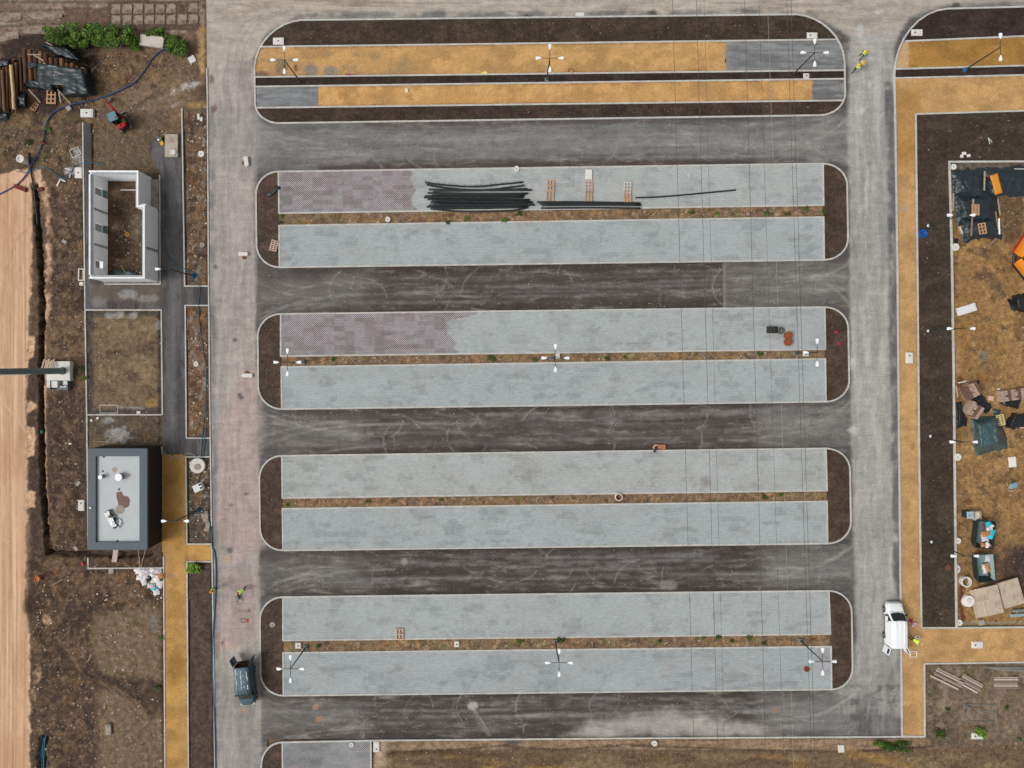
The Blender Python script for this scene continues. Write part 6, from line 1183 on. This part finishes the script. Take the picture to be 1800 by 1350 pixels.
# ------------------------------------------------------------------ yard: bricks, slabs, skips, machine
M_BRK = M('hollow_brick', (172, 148, 132), .95, .16, 5); M_BRKD = M('dark_brick', (112, 84, 72), .95, .18, 5); _bk = MB().bbox((0, 0, 0), (.34, .22, .2), .012).mesh('brick'); _bk.materials.append(M_BRK); _bd = MB().bbox((0, 0, 0), (.34, .22, .2), .012).mesh('brick'); _bd.materials.append(M_BRKD)
def bricks(px, py, rot, nx_, ny_, nz, label, lean=.0, dark=0):
    t = thing('brick_stack', label, 'bricks', px, py, None, rot); part('pallet_base', MB().box((0, 0, .05), (nx_ * .36, ny_ * .24, .1)), M_WOODG, t)
    for k in range(nz):
        for i in range(nx_):
            for j in range(ny_):
                if k == nz - 1 and (i * 7 + j * 3) % 9 == 4: continue
                part('brick', _bd if (i + (dark > 1)) % 3 == 0 else _bk, M_BRK, t, ((i - nx_ / 2 + .5) * .36 + lean * k, (j - ny_ / 2 + .5) * .24, .2 + k * .215), random.uniform(-1.5, 1.5))
bricks(1700, 687, 30, 4, 6, 4, 'leaning brick stack beside a scrap of black sheet', .06, 1); bricks(1704, 719, -35, 4, 6, 4, 'brick stack between ribbed sheet and teal heap', .04, 2); bricks(1772, 694, 8, 7, 5, 3, 'wide brick stack above a black sheet', .03, 2)
M_SLAB = M('sandy_slab', (184, 168, 150), .95, .12, 2, .15, dirt=(150, 130, 112), dirt_th=.56)
for k in range(7): block(1721 + k * 4.2, 1059 - k * .8, 24, 50, .14, 13 + random.uniform(-2, 2), 'topmost sandy slab of the fanned stack' if k == 6 else 'lower sandy slab in the fanned stack', M_SLAB, .03 + .14 * k, 'slab', 'concrete_slab', None if k == 6 else 'slabs in the fanned stack')
for k in range(5): block(1768 + k * 2.2, 1044 - k * .5, 36, 46, .15, 17 + random.uniform(-2, 2), 'topmost stained slab of the stack beside the fanned one' if k == 4 else 'lower slab in the stack beside the fanned one', M_SLAB, .03 + .15 * k, 'slab', 'concrete_slab', None if k == 4 else 'slabs in the neighbouring stack')
block(1790, 1080, 30, 5, .3, 4, 'pale blue-grey metal profile below the slab stacks', M('blue_grey_metal', (170, 184, 190), .4, .1, metal=.3)); block(1792, 1072, 26, 4, .3, 2, 'grey metal profile above a pale blue one', M('grey_metal', (140, 150, 156), .4, .1, metal=.3))
M_SKIP = M('skip_green_black', (40, 54, 54), .5, .15, 3); M_SKIPI = M('skip_inner', (140, 166, 164), .6, .12, 3)
def skip(px, py, rot, label, full):
    t = thing('waste_skip', label, 'skip', px, py, None, rot); w, d, h = 1.9, 3.0, 1.25
    part('floor', MB().box((0, 0, .08), (w * .75, d * .85, .06)), M_SKIPI, t)
    for s in (-1, 1):
        for nm, ax in (('side_wall', 0), ('end_wall', 1)):
            mb = MB(); wb, wt, db, dt = w * .75 / 2, w / 2, d * .82 / 2, d / 2; tk = .05
            if ax == 0: vs = [(s * wb, -db, .05), (s * wb, db, .05), (s * wt, dt, h), (s * wt, -dt, h)]; nrm = Vector((-s * tk, 0, 0))
            else: vs = [(-wb, s * db, .05), (wb, s * db, .05), (wt, s * dt, h), (-wt, s * dt, h)]; nrm = Vector((0, -s * tk, 0))
            vs2 = [Vector(v) + nrm for v in vs]; mb.add([Vector(v) for v in vs] + vs2, [(0, 1, 2, 3), (7, 6, 5, 4), (0, 4, 5, 1), (1, 5, 6, 2), (2, 6, 7, 3), (3, 7, 4, 0)]); part(nm, mb, M_SKIP if s < 0 or full else M_SKIPI, t)
        part('rim', MB().box((s * w / 2, 0, h), (.1, d + .1, .08)), M_SKIP, t); part('end_rim', MB().box((0, s * d / 2, h), (w - .1, .1, .08)), M_SKIP, t)
    return t
s1 = skip(1719, 935, -6, 'full waste skip heaped with turquoise foam and boards', True); s2 = skip(1720, 993, 5, 'half-empty waste skip with pale inner wall and boxes', False)
WM = {'t': M('turquoise_foam', (44, 190, 204), .7, .1), 'w': M('white_rubbish', (220, 216, 214), .7, .12, 5), 'b': M('brown_board2', (186, 128, 84), .85, .12), 'm': M('maroon_rag', (112, 56, 56), .85, .2), 'l': M('lilac_bag', (196, 184, 192), .5, .15, 5), 'k': M('black_bag', (34, 34, 36), .4, .1)}
def rubbish(px, py, w, d, rot, z, key, label, group=None, h=.18):
    rr2 = random.Random(int(px * 7 + py)); w, d = w / PPM, d / PPM
    mb = MB(); mb.grid(6, 6, lambda u, v: ((u - .5) * w + rr2.uniform(-.06, .06), (v - .5) * d + rr2.uniform(-.06, .06), (h * (1 - max(abs(2 * u - 1), abs(2 * v - 1)) ** 2) + rr2.uniform(0, h * .35))))
    o = solo('rubbish_piece', label, 'rubbish', mb, WM[key], px, py, z, rot, group); m_ = o.modifiers.new('t', 'SOLIDIFY'); m_.thickness = .01; return o
for a in ((1736, 953 - 30, 14, 12, 20, 1.2, 't', 'turquoise foam sheet at one end of the full skip'), (1741, 938, 13, 18, -25, 1.25, 't', 'large turquoise foam curl in the full skip'), (1733, 938, 15, 9, 12, 1.4, 'b', 'brown board across the turquoise foam'), (1731, 945, 12, 14, 10, 1.15, 'l', 'lilac plastic bag in the full skip'), (1738, 929, 12, 5, 8, 1.35, 'w', 'white foam strip in the full skip'), (1743, 925, 8, 5, 40, 1.35, 'w', 'white scrap at the rim of the full skip'), (1728, 958, 9, 7, 5, 1.2, 'b', 'brown carton in the full skip corner'), (1735, 958, 10, 9, 30, 1.15, 'w', 'white plastic by the brown carton'), (1742, 960, 14, 8, 20, 1.0, 'm', 'maroon rag at the full skip end'), (1730, 926, 5, 14, 25, 1.3, 'm', 'maroon strap in the full skip'),
          (1737, 981, 12, 14, 0, .5, 'l', 'lilac plastic in the half-empty skip'), (1736, 998, 8, 17, 20, .6, 'b', 'orange-brown boards in the half-empty skip'), (1741, 1010, 10, 9, 0, .5, 'k', 'black bag in the half-empty skip'), (1730, 1000, 7, 16, 12, .45, 'w', 'white papers in the half-empty skip'), (1742, 1018, 8, 9, 5, .4, 'b', 'wooden scrap at the end of the half-empty skip')): rubbish(*a)
t = thing('wheelie_bin', 'dark bin with pale blue lid beside the full skip', 'bin', 1695, 902, None, 3); part('bin_body', MB().box((0, 0, .5), (.62, .68, 1.0), tx=1.12, ty=1.12), M_SKIP, t); part('lid', MB().bbox((0, 0, 1.05), (.72, .78, .1), .03), M('bin_lid', (162, 182, 192), .5, .1, 4), t); part('lid_handle', MB().box((-.1, 0, 1.11), (.3, .05, .03), rz=20), M_SKIP, t)
t = thing('rubble_sack', 'pale filled sack beside the dark bin', 'sack', 1711, 904, None, 8); part('sack_body', MB().box((0, 0, .4), (.7, .9, .8), tx=1.08, ty=1.05), M('sack_cloth', (186, 178, 158), .9, .12, 4), t); part('contents', MB().rock((.05, .2, .8), .25).rock((0, -.2, .8), .28).rock((-.15, 0, .8), .22), M('sack_fill', (200, 192, 170), .95, .15), t)
def machine():
    t = thing('orange_machine', 'orange and black hopper machine with red edge at the yard side', 'machine', 1791, 459, None, 0); org = M('machine_orange', (222, 132, 36), .45, .08, 3)
    part('chassis', MB().bbox((1.6, 0, .7), (3.4, 2.0, .8), .05), M_BLKS, t); part('bonnet', MB().bbox((.6, .2, 1.25), (1.6, .9, .5), .1), M('steel_blue', (84, 102, 122), .45, .08), t)
    for s, a in ((1, 28), (-1, -32)):
        wg = MB(); wg.grid(4, 4, lambda u, v: ((u - .5) * 1.1, (v - .5) * 2.2, .12 * (2 * u - 1) ** 2)); w_ = part('hopper_wing', wg, org, t, (-.25, s * 1.25 + .2, 1.0), -a * 1.2); w_.modifiers.new('t', 'SOLIDIFY').thickness = .05
        part('wing_edge', MB().box((-.6, 0, .05), (.1, 2.3, .22)), M('red_edge', (196, 40, 44), .4) if s > 0 else M_BLKS, w_)
        part('crawler', MB().bbox((1.6, s * .9, .3), (3.0, .35, .6), .1), M_TYRE, t)
    part('push_roller', MB().cyl((-.9, .1, .5), .14, 1.6, 10, axis='y'), M_BLKS, t)
machine()
t = thing('folding_chair', 'blue and white folding chair on yard earth', 'chair', 1777, 853, None, 14); M_CH = M('chair_tube', (214, 214, 212), .4, .05); part('seat', MB().bbox((0, 0, .42), (.85, .5, .06), .02), M('blue_seat', (128, 156, 172), .7, .12), t); part('backrest', MB().box((0, .35, .7), (.85, .05, .5), rx=-20), M('blue_seat', (128, 156, 172)), t)
for x_ in (-.42, .42):
    part('leg', MB().tube([(x_, .3, .9), (x_, -.3, 0)], .02, 6), M_CH, t); part('leg', MB().tube([(x_, -.25, .45), (x_, .35, 0)], .02, 6), M_CH, t)
part('foot_bar', MB().tube([(-.42, -.5, .02), (0, -.66, .02), (.42, -.5, .02)], .02, 6), M_CH, t)
# scaffold frame and small frames
def frame(px, py, w, d, rot, label, r=.035, mat=None, brace=True, z=None, name='metal_frame'):
    t = thing(name, label, 'frame', px, py, z, rot); w, d = w / PPM / 2, d / PPM / 2; m = mat or M('galv_tube', (138, 146, 146), .5, .12, 4, metal=.3)
    for a, b in (((-w, -d), (w, -d)), ((w, -d), (w, d)), ((w, d), (-w, d)), ((-w, d), (-w, -d))): part('rail', MB().tube([(*a, .06), (*b, .06)], r, 6), m, t)
    if brace:
        part('brace', MB().tube([(-w, d, .12), (w * .1, -d * .6, .12)], r * .8, 6), m, t); part('brace', MB().tube([(-w, d * .8, .14), (w, d * .1, .14)], r * .8, 6), m, t); part('brace', MB().tube([(0, -d * .5, .1), (w, -d * 1.1, .1)], r * .8, 6), m, t)
frame(1722, 1253, 56, 30, -1, 'folded galvanised scaffold frame on bare earth'); frame(192, 719, 31, 14, 0, 'thin pale rectangular frame in the bare plot', .03, M_WCON, False); frame(1605, 1149, 12, 10, 0, 'white square frame beside the open van door', .06, M_WCON, False, .06); frame(133, 268, 16, 14, 25, 'pale tilted frame near the whitish mud', .04, M_WCON, False); frame(328, 430, 21, 20, 10, 'dark thin hoop-like frame at the path edging', .02, M_PIPE, False)
# rusty items on paving and lane
RU = M('rusty_drum', (140, 74, 44), .9, .25, 4); t = thing('steel_box', 'dark steel box with round hatch on paving', 'box', 1355, 580, .1); part('box_body', MB().bbox((0, 0, .25), (.95, .72, .5), .04), M('oily_steel', (48, 42, 40), .7, .2), t); part('hatch_ring', MB().ring((.02, 0, .5), .27, .17, .06), M('oily_steel2', (78, 70, 64), .7, .2), t); part('spout', MB().box((.58, -.02, .3), (.3, .45, .3)), M('oily_steel', (48, 42, 40)), t)
t = thing('old_tyre', 'grey-black tyre lying flat beside the steel box', 'tyre', 1371, 581.5, .1); part('tyre_tread', MB().ring((0, 0, 0), .4, .24, .24, 20), M('dusty_tyre', (72, 74, 76), .9, .15), t); part('sidewall', MB().ring((0, 0, .24), .36, .22, .03, 20), M('dusty_tyre2', (92, 95, 97), .9, .15), t)
for x_, y_, l_ in ((1383.5, 590, 'rusty drum touching the old tyre'), (1383.5, 601.5, 'rusty drum standing below another rusty drum')): t = thing('rusty_drum', l_, 'drum', x_, y_, .1); part('drum_body', MB().cyl((0, 0, 0), .4, .4, 20), RU, t); part('drum_rim', MB().ring((0, 0, .4), .41, .36, .04, 20), RU, t); part('drum_bung', MB().cyl((.15, .1, .4), .06, .04, 8), RU, t)
block(1163, 785, 13, 8, .3, -2, 'rusty red box at the lane kerb', M('rust_box', (164, 106, 84), .9, .2), 0); solo('bent_pipe', 'curved tan pipe piece beside the rusty box', 'pipe', MB().tube([(-.2, -.15, .1), (-.18, .12, .15), (.05, .25, .15), (.25, .2, .12)], .1, 8), M('tan_pipe', (188, 156, 128), .8), 1152, 786, .02); solo('dark_ball', 'dark lump on the kerb below the tan pipe', 'lump', MB().rock((0, 0, .18), .22), M('dark_lump', (74, 62, 56), .9), 1150, 793, .1)
for x_, y_, l_ in ((1470, 584, 'crimson rag on the rusty drum island end bed'), (1474, 604, 'crimson scrap with a white tip on the end bed')): block(x_, y_, 5, 4, .08, 20, l_, M('crimson_rag', (186, 34, 70), .8), .07)
# small objects near vans and workers
t = thing('road_saw', 'small grey walk-behind saw in front of the bending worker', 'saw', 419, 1049, 0, 30); part('saw_body', MB().bbox((0, 0, .25), (.3, .5, .3), .05), M('saw_grey', (110, 116, 118), .5), t); part('blade', MB().cyl((.18, .15, .2), .2, .02, 16, axis='x'), M_RIM, t); part('handle', MB().tube([(-.1, -.2, .35), (-.1, -.7, .8), (.1, -.7, .8)], .02, 6), M_PIPE, t)
solo('bottle', 'white bottle beside the walk-behind saw', 'bottle', MB().cyl((0, 0, 0), .09, .25, 10, .05), M_HEAD, 424, 1055, 0)
for x_, y_, c_, l_ in ((1599.5, 1090, (176, 40, 78), 'crimson bag beside the white van'), (1607, 1095, (226, 186, 200), 'pale pink bag beside a crimson bag'), (1603.5, 1098, (196, 170, 190), 'small mauve bag between van and soil bed')): solo('bag', l_, 'bag', MB().rock((0, 0, .18), .24, .9).rock((.05, .05, .32), .12, .8), M('bag_%d' % sum(c_), c_, .7, .15, 5), x_, y_, .055)
frame(427, 1091, 6, 7, 0, 'thin dark square outline frame on the pinkish road', .02, M_PIPE, False, .01); block(434, 1091, 4, 7, .1, 3, 'small red tool box on the pinkish road', M('tool_red', (196, 70, 48), .6), 0)
t = thing('orange_bucket', 'orange bucket standing on dark soil near the trench', 'bucket', 69, 1016, None); part('bucket_wall', MB().ring((0, 0, 0), .3, .26, .4, 16), M('bucket_orange', (206, 104, 60), .6), t); part('bucket_fill', MB().cyl((0, 0, .02), .26, .3, 16), M('bucket_fill', (176, 110, 76), .9), t)
block(146, 991, 5, 6, .15, 30, 'red scrap near the edging corner', M('red_scrap', (166, 44, 40), .7)); t = thing('green_valve', 'bright green valve box at the sand field edge', 'valve', 62, 332, None); part('valve_body', MB().cyl((0, 0, 0), .32, .4, 10, .24), M('valve_green', (24, 160, 116), .5), t); part('valve_wheel', MB().ring((.05, 0, .42), .2, .13, .05, 12), M('valve_green2', (70, 190, 150), .5), t)
block(37, 331, 22, 7, .3, -20, 'dark red steel beam half in the sand', M('red_steel', (108, 36, 36), .7, .15)); block(72, 333, 10, 6, .25, 10, 'dark red steel end beside the green valve', M('red_steel', (108, 36, 36)))
t = thing('green_drum', 'small teal cap drum beside the trench and sand', 'drum', 73, 759, None); part('drum_body', MB().cyl((0, 0, 0), .3, .35, 14), M('valve_green', (24, 160, 116)), t); part('drum_lid', MB().cyl((0, 0, .35), .24, .04, 14), M('valve_green2', (70, 190, 150)), t)
block(75, 251, 10, 3, .15, -25, 'dark red bar across the blue hose', M('red_steel', (108, 36, 36)), .12); block(338, 105, 12, 12, .15, 30, 'crumpled silver-white foil near the road corner', M('foil', (200, 202, 206), .4, .3, 9))
plank(100, 327, 106, 315, 2.4, 'white angled pipe piece near the teal hose', .08, .08, M_WCON); plank(106, 315, 115, 319, 2.4, 'white short pipe piece joined to an angled one', .08, .08, M_WCON); plank(122, 312, 126, 298, 1.8, 'white thin pipe by the lid at the shell', .08, .08, M_WCON); plank(114, 296, 124, 298, 1.8, 'white thin pipe crossing another near the lid', .1, .1, M_WCON)
# ------------------------------------------------------------------ rubbish heap below the flat-roofed building
rr = random.Random(21); cols = 'wwlwwlwwkwlwtwbwlw'
heap = [(243, 1003), (250, 1008), (257, 1004), (264, 1003), (270, 1003), (277, 1004), (246, 1016), (253, 1022), (262, 1014), (270, 1022), (266, 1030), (276, 1018), (272, 1034), (280, 1026), (283, 1012), (268, 1010), (258, 1012), (275, 1040)]
for (a, b), k in zip(heap, cols): rubbish(a, b, rr.uniform(9, 15), rr.uniform(8, 14), rr.uniform(0, 180), gz(a, b) + rr.uniform(.02, .2), k, {'w': 'crumpled white plastic sheet in the rubbish heap', 'l': 'lilac-white film in the rubbish heap', 'k': 'black plastic hollow in the rubbish heap', 't': 'turquoise scrap in the rubbish heap', 'b': 'brown cardboard in the rubbish heap'}[k], 'sheets in the rubbish heap' if k in 'wl' else None, .13)
# ------------------------------------------------------------------ plants
def leaf_mat(name, c): return M(name, c, .7, .45, 9, spec=.2)
M_LEAF = [leaf_mat('leaf_fresh', (108, 140, 48)), leaf_mat('leaf_mid', (78, 106, 40)), leaf_mat('leaf_deep', (48, 68, 30))]
M_STEM = M('stem', (92, 74, 52), .9, .2)
def bush(px, py, rx, ry, h, n, label, name='bush', cat='bush', leaf=.11, group=None, z=None, seed=0, mats=(0, 1, 1, 2, 2)):
    rb_ = random.Random(seed + int(px)); t = thing(name, label, cat, px, py, z, 0, group); rx, ry = rx / PPM, ry / PPM
    lobes = [(rb_.uniform(-.85, .85) * rx, rb_.uniform(-.75, .75) * ry, rb_.uniform(.25, .9) * h, rb_.uniform(.12, .36)) for _ in range(20)]
    for mi in mats:
        mb = MB()
        for k in range(n // len(mats)):
            lx, ly, lz, lr = rb_.choice(lobes); th, ph = rb_.uniform(0, 6.28), math.acos(rb_.uniform(-.3, 1)); rr_ = lr * rb_.uniform(.55, 1.15); sx_ = min(rx, ry) * 1.1
            p = Vector((lx + math.cos(th) * math.sin(ph) * rr_ * rx * 1.2, ly + math.sin(th) * math.sin(ph) * rr_ * ry * 1.2, max(.04, lz + math.cos(ph) * rr_ * h * .8)))
            a = rb_.uniform(0, 6.28); tl_ = rb_.uniform(-.7, .7); L_ = leaf * rb_.uniform(.6, 1.3); d = Vector((math.cos(a), math.sin(a), tl_)).normalized() * L_; s_ = Vector((-math.sin(a), math.cos(a), rb_.uniform(-.5, .5))).normalized() * L_ * .45
            mb.add([p - d, p + s_, p + d, p - s_], [(0, 1, 2, 3)])
        part('foliage', mb, M_LEAF[mi], t)
    for k in range(5):
        a = k * 1.3; part('stem', MB().tube([(0, 0, -.05), (math.cos(a) * rx * .3, math.sin(a) * ry * .3, h * .4), (math.cos(a) * rx * .5, math.sin(a) * ry * .5, h * .7)], .025, 5, .01), M_STEM, t)
for a in ((112, 66, 28, 20, 1.3, 2600, 'broad fresh green bush above the log tarpaulin'), (150, 68, 26, 22, 1.5, 2800, 'tall green bush between two others above the bare earth'), (192, 70, 26, 22, 1.4, 2600, 'round green bush near the pale slab track'), (225, 68, 22, 20, 1.3, 2200, 'green bush touching the big broken stone slab'), (274, 59, 15, 8, .7, 800, 'low green bush behind the big broken stone slab'), (302, 70, 10, 8, .6, 500, 'small yellowish green bush right of the stone slab'), (316, 86, 18, 16, 1.0, 1500, 'green bush at the end of the blue hose')): bush(*a, group='bushes along the slab track')
bush(240, 86, 9, 6, .5, 350, 'little green tuft below the bush row'); bush(344, 996, 12, 9, .7, 900, 'bright green bush at the head of the long soil bed', mats=(0, 0, 1)); bush(1572, 1310, 24, 9, .5, 900, 'low dark green shrub patch along the bottom verge', mats=(1, 2, 2)); bush(1545, 1305, 12, 6, .4, 400, 'low green shrub beside the darker patch', mats=(0, 1, 2)); bush(1721, 1285, 8, 9, .5, 450, 'fresh green weed on a white lid', mats=(0, 0, 1)); bush(1652, 1287, 8, 8, .4, 350, 'dull green tuft on bare earth near the golden path end', mats=(1, 2, 2))
WEED = [(912, 375, 6), (886, 388, 5), (787, 391, 4), (820, 384, 4), (864, 629, 7), (939, 633, 4), (1067, 630, 4), (1098, 628, 3), (1216, 374, 4), (1345, 375, 5), (1384, 376, 4), (1415, 366, 4), (1448, 372, 4), (1260, 375, 4), (1335, 621, 5), (646, 881, 4), (1343, 873, 6), (1371, 870, 4), (985, 1124, 8), (912, 1128, 6), (1263, 1119, 5), (1317, 1120, 5), (1285, 1126, 4), (1235, 1121, 3), (1342, 1130, 4), (494, 380, 4), (494, 391, 3), (905, 187, 4), (586, 631, 4), (505, 887, 4), (1769, 1243, 4), (1790, 1299, 4), (1665, 1246, 4), (284, 1120, 5), (277, 1208, 5), (283, 1018, 3), (50, 250, 6), (85, 227, 5), (144, 648, 6), (150, 665, 5), (1160, 1126, 3), (774, 882 - 4, 3), (560, 1135, 4)]
for k, (a, b, r_) in enumerate(WEED):
    onm = 480 < a < 1460 and 290 < b < 1220; bush(a, b, r_, r_ * .8, .22, 90 + r_ * 16, 'small green weed tuft in a weedy median strip' if onm else 'small green weed tuft on bare earth', 'weed', 'weed', .07, 'weed tufts in the medians' if onm else 'weed tufts on bare earth', .07 if onm else None, k, (0, 1, 2) if k % 2 else (1, 2, 2))
# ------------------------------------------------------------------ overhead cables
M_WIRE = M('dark_cable', (66, 70, 68), .6, .1); M_WIREP = M('pale_cable2', (150, 152, 150), .5, .05)
for k, (x0, x1) in enumerate(((1182, 1219), (1224, 1261), (1237.5, 1273), (1309, 1345), (1334, 1376), (1383, 1425), (1390.5, 1431), (1349, 1393))):
    pale = k == 7; z = 22 if not pale else 25; s_ = (x1 - x0) / 1290; pts = [P(x0 + s_ * y_, y_, z + .000004 * (y_ - 640) ** 2) for y_ in range(-1500, 2900, 200)]; c = pts[11].copy()
    o = part('overhead_cable', MB().tube([p - c for p in pts], .016 if k not in (2, 4, 7) else .011, 5), M_WIREP if pale else M_WIRE, None); o.location = c; tag(o, 'pale overhead cable strung across the parking islands' if pale else 'thin dark overhead cable strung across the parking islands', 'cable', None if pale else 'overhead cables')
# ------------------------------------------------------------------ loose stones, clods and specks (uncountable)
def stones(label, polys, n, rmin, rmax, cols, zf, name='rubble', seed=1, pw=2.5):
    rs = np.random.default_rng(seed); mb = MB(); cc = []
    areas = [abs(sum(p[i][0] * p[(i + 1) % len(p)][1] - p[(i + 1) % len(p)][0] * p[i][1] for i in range(len(p)))) / 2 for p in polys]; tot = sum(areas)
    for p, A in zip(polys, areas):
        xs = [q[0] for q in p]; ys = [q[1] for q in p]; m = max(1, int(n * A / tot)); X = rs.uniform(min(xs), max(xs), m * 4); Y = rs.uniform(min(ys), max(ys), m * 4)
        ok = (poly_sd(X, Y, p) > 2) & (fbm(X / 24, Y / 24, seed, 3) > rs.uniform(.3, .62, len(X))); X, Y = X[ok][:m], Y[ok][:m]; Z = zf(X, Y)
        for x_, y_, z_ in zip(X, Y, Z):
            r_ = rmin + (rmax - rmin) * rs.random() ** pw; q = P(x_, y_, 0); k0 = len(mb.v); mb.rock((q.x, q.y, z_ + r_ * .2), r_, .6); c_ = lin(cols[rs.integers(len(cols))]); cc += [c_] * (len(mb.v) - k0)
    me = mb.mesh(name); a = me.color_attributes.new('Col', 'FLOAT_COLOR', 'POINT'); a.data.foreach_set('color', np.concatenate([np.array(cc), np.ones((len(cc), 1))], 1).astype(np.float32).ravel()); me.materials.append(MAT_STONE)
    o = bpy.data.objects.new(name, me); C.objects.link(o); return tag(o, label, 'rubble', None, 'stuff')
MAT_STONE = GM('loose_stone', .1, .15, 6, 2, None, .7, .2); PALE = [(186, 178, 166), (206, 200, 190), (160, 146, 128), (150, 128, 104), (128, 108, 90), (196, 182, 160)]; BRN = [(120, 98, 78), (142, 118, 92), (160, 140, 116), (180, 168, 150), (100, 82, 68), (150, 110, 74)]
stones('scattered stones and clods on the left-hand bare earth', [[(88, 320), (148, 310), (155, 965), (88, 965)], [(155, 550), (284, 550), (284, 726), (155, 726)], [(156, 732), (284, 732), (284, 782), (156, 782)], [(190, 320), (260, 320), (270, 485), (190, 485)]], 1500, .025, .11, BRN + BRN + PALE[:1], ground_z, seed=3)
stones('scattered stones on the bare earth round the excavator', [[(175, 92), (345, 95), (345, 160), (318, 235), (160, 295), (90, 300), (0, 295), (0, 215), (120, 195)]], 1700, .025, .1, BRN + BRN + PALE[2:], ground_z, seed=4); stones('stones and clods on the lower left bare earth', [[(56, 975), (286, 1002), (288, 1400), (56, 1400)]], 1900, .025, .12, BRN + BRN + PALE[:2], ground_z, seed=5)
stones('debris in the beds beside the left road', [[(324, 195), (365, 195), (366, 500), (327, 500)], [(329, 540), (367, 540), (368, 767), (330, 767)], [(330, 806), (370, 806), (370, 952), (331, 952)]], 1100, .03, .13, BRN + PALE, ground_z, seed=6); stones('scattered rubble on the yard earth', [[(1682, 300), (1840, 300), (1840, 1095), (1684, 1095)]], 1100, .025, .09, PALE[2:] + BRN[:4], ground_z, seed=7); stones('stones on the bottom right bare earth and verge', [[(1630, 1170), (1840, 1170), (1840, 1400), (1630, 1400)], [(660, 1302), (1620, 1298), (1620, 1400), (660, 1400)]], 2600, .02, .08, PALE[2:] + BRN, ground_z, seed=8)
stones('pebbles and dry stalks in the median strips', [[(I['b'][0][0] + 3, I['b'][0][1] + 3), (I['b'][1][0] - 3, I['b'][1][1] + 3), (I['c'][1][0] - 3, I['c'][1][1] - 3), (I['c'][0][0] + 3, I['c'][0][1] - 3)] for I in ISL], 3200, .02, .085, PALE + BRN + [(86, 84, 50), (110, 66, 40)], lambda x, y: x * 0 + .06, seed=9)
stones('pale chips on the dark planting soil', [[(500, 42), (1440, 32), (1460, 66), (470, 78)], [(470, 196), (1450, 184), (1450, 198), (500, 210)], [(1600, 75 - 20), (1880, 50), (1880, 20), (1640, 30)], [(1614, 210), (1880, 200), (1880, 280), (1670, 280), (1674, 1090), (1622, 1090)]] + [[(I['lo'] + 8, I['a'][0][1] + 20), (I['a'][0][0] - 4, I['a'][0][1] + 6), (I['d'][0][0] - 4, I['d'][0][1] - 6), (I['lo'] + 8, I['d'][0][1] - 20)] for I in ISL], 1000, .015, .06, PALE[2:], lambda x, y: x * 0 + .07, seed=10)
stones('pale grit scattered on the asphalt lanes', [[(460, a + 4), (1490, b + 4), (1490, d - 4), (460, c - 4)] for a, b, c, d in LAN], 3200, .01, .055, [(180, 178, 174), (150, 148, 144), (196, 194, 190)], lambda x, y: x * 0, seed=12, pw=3)
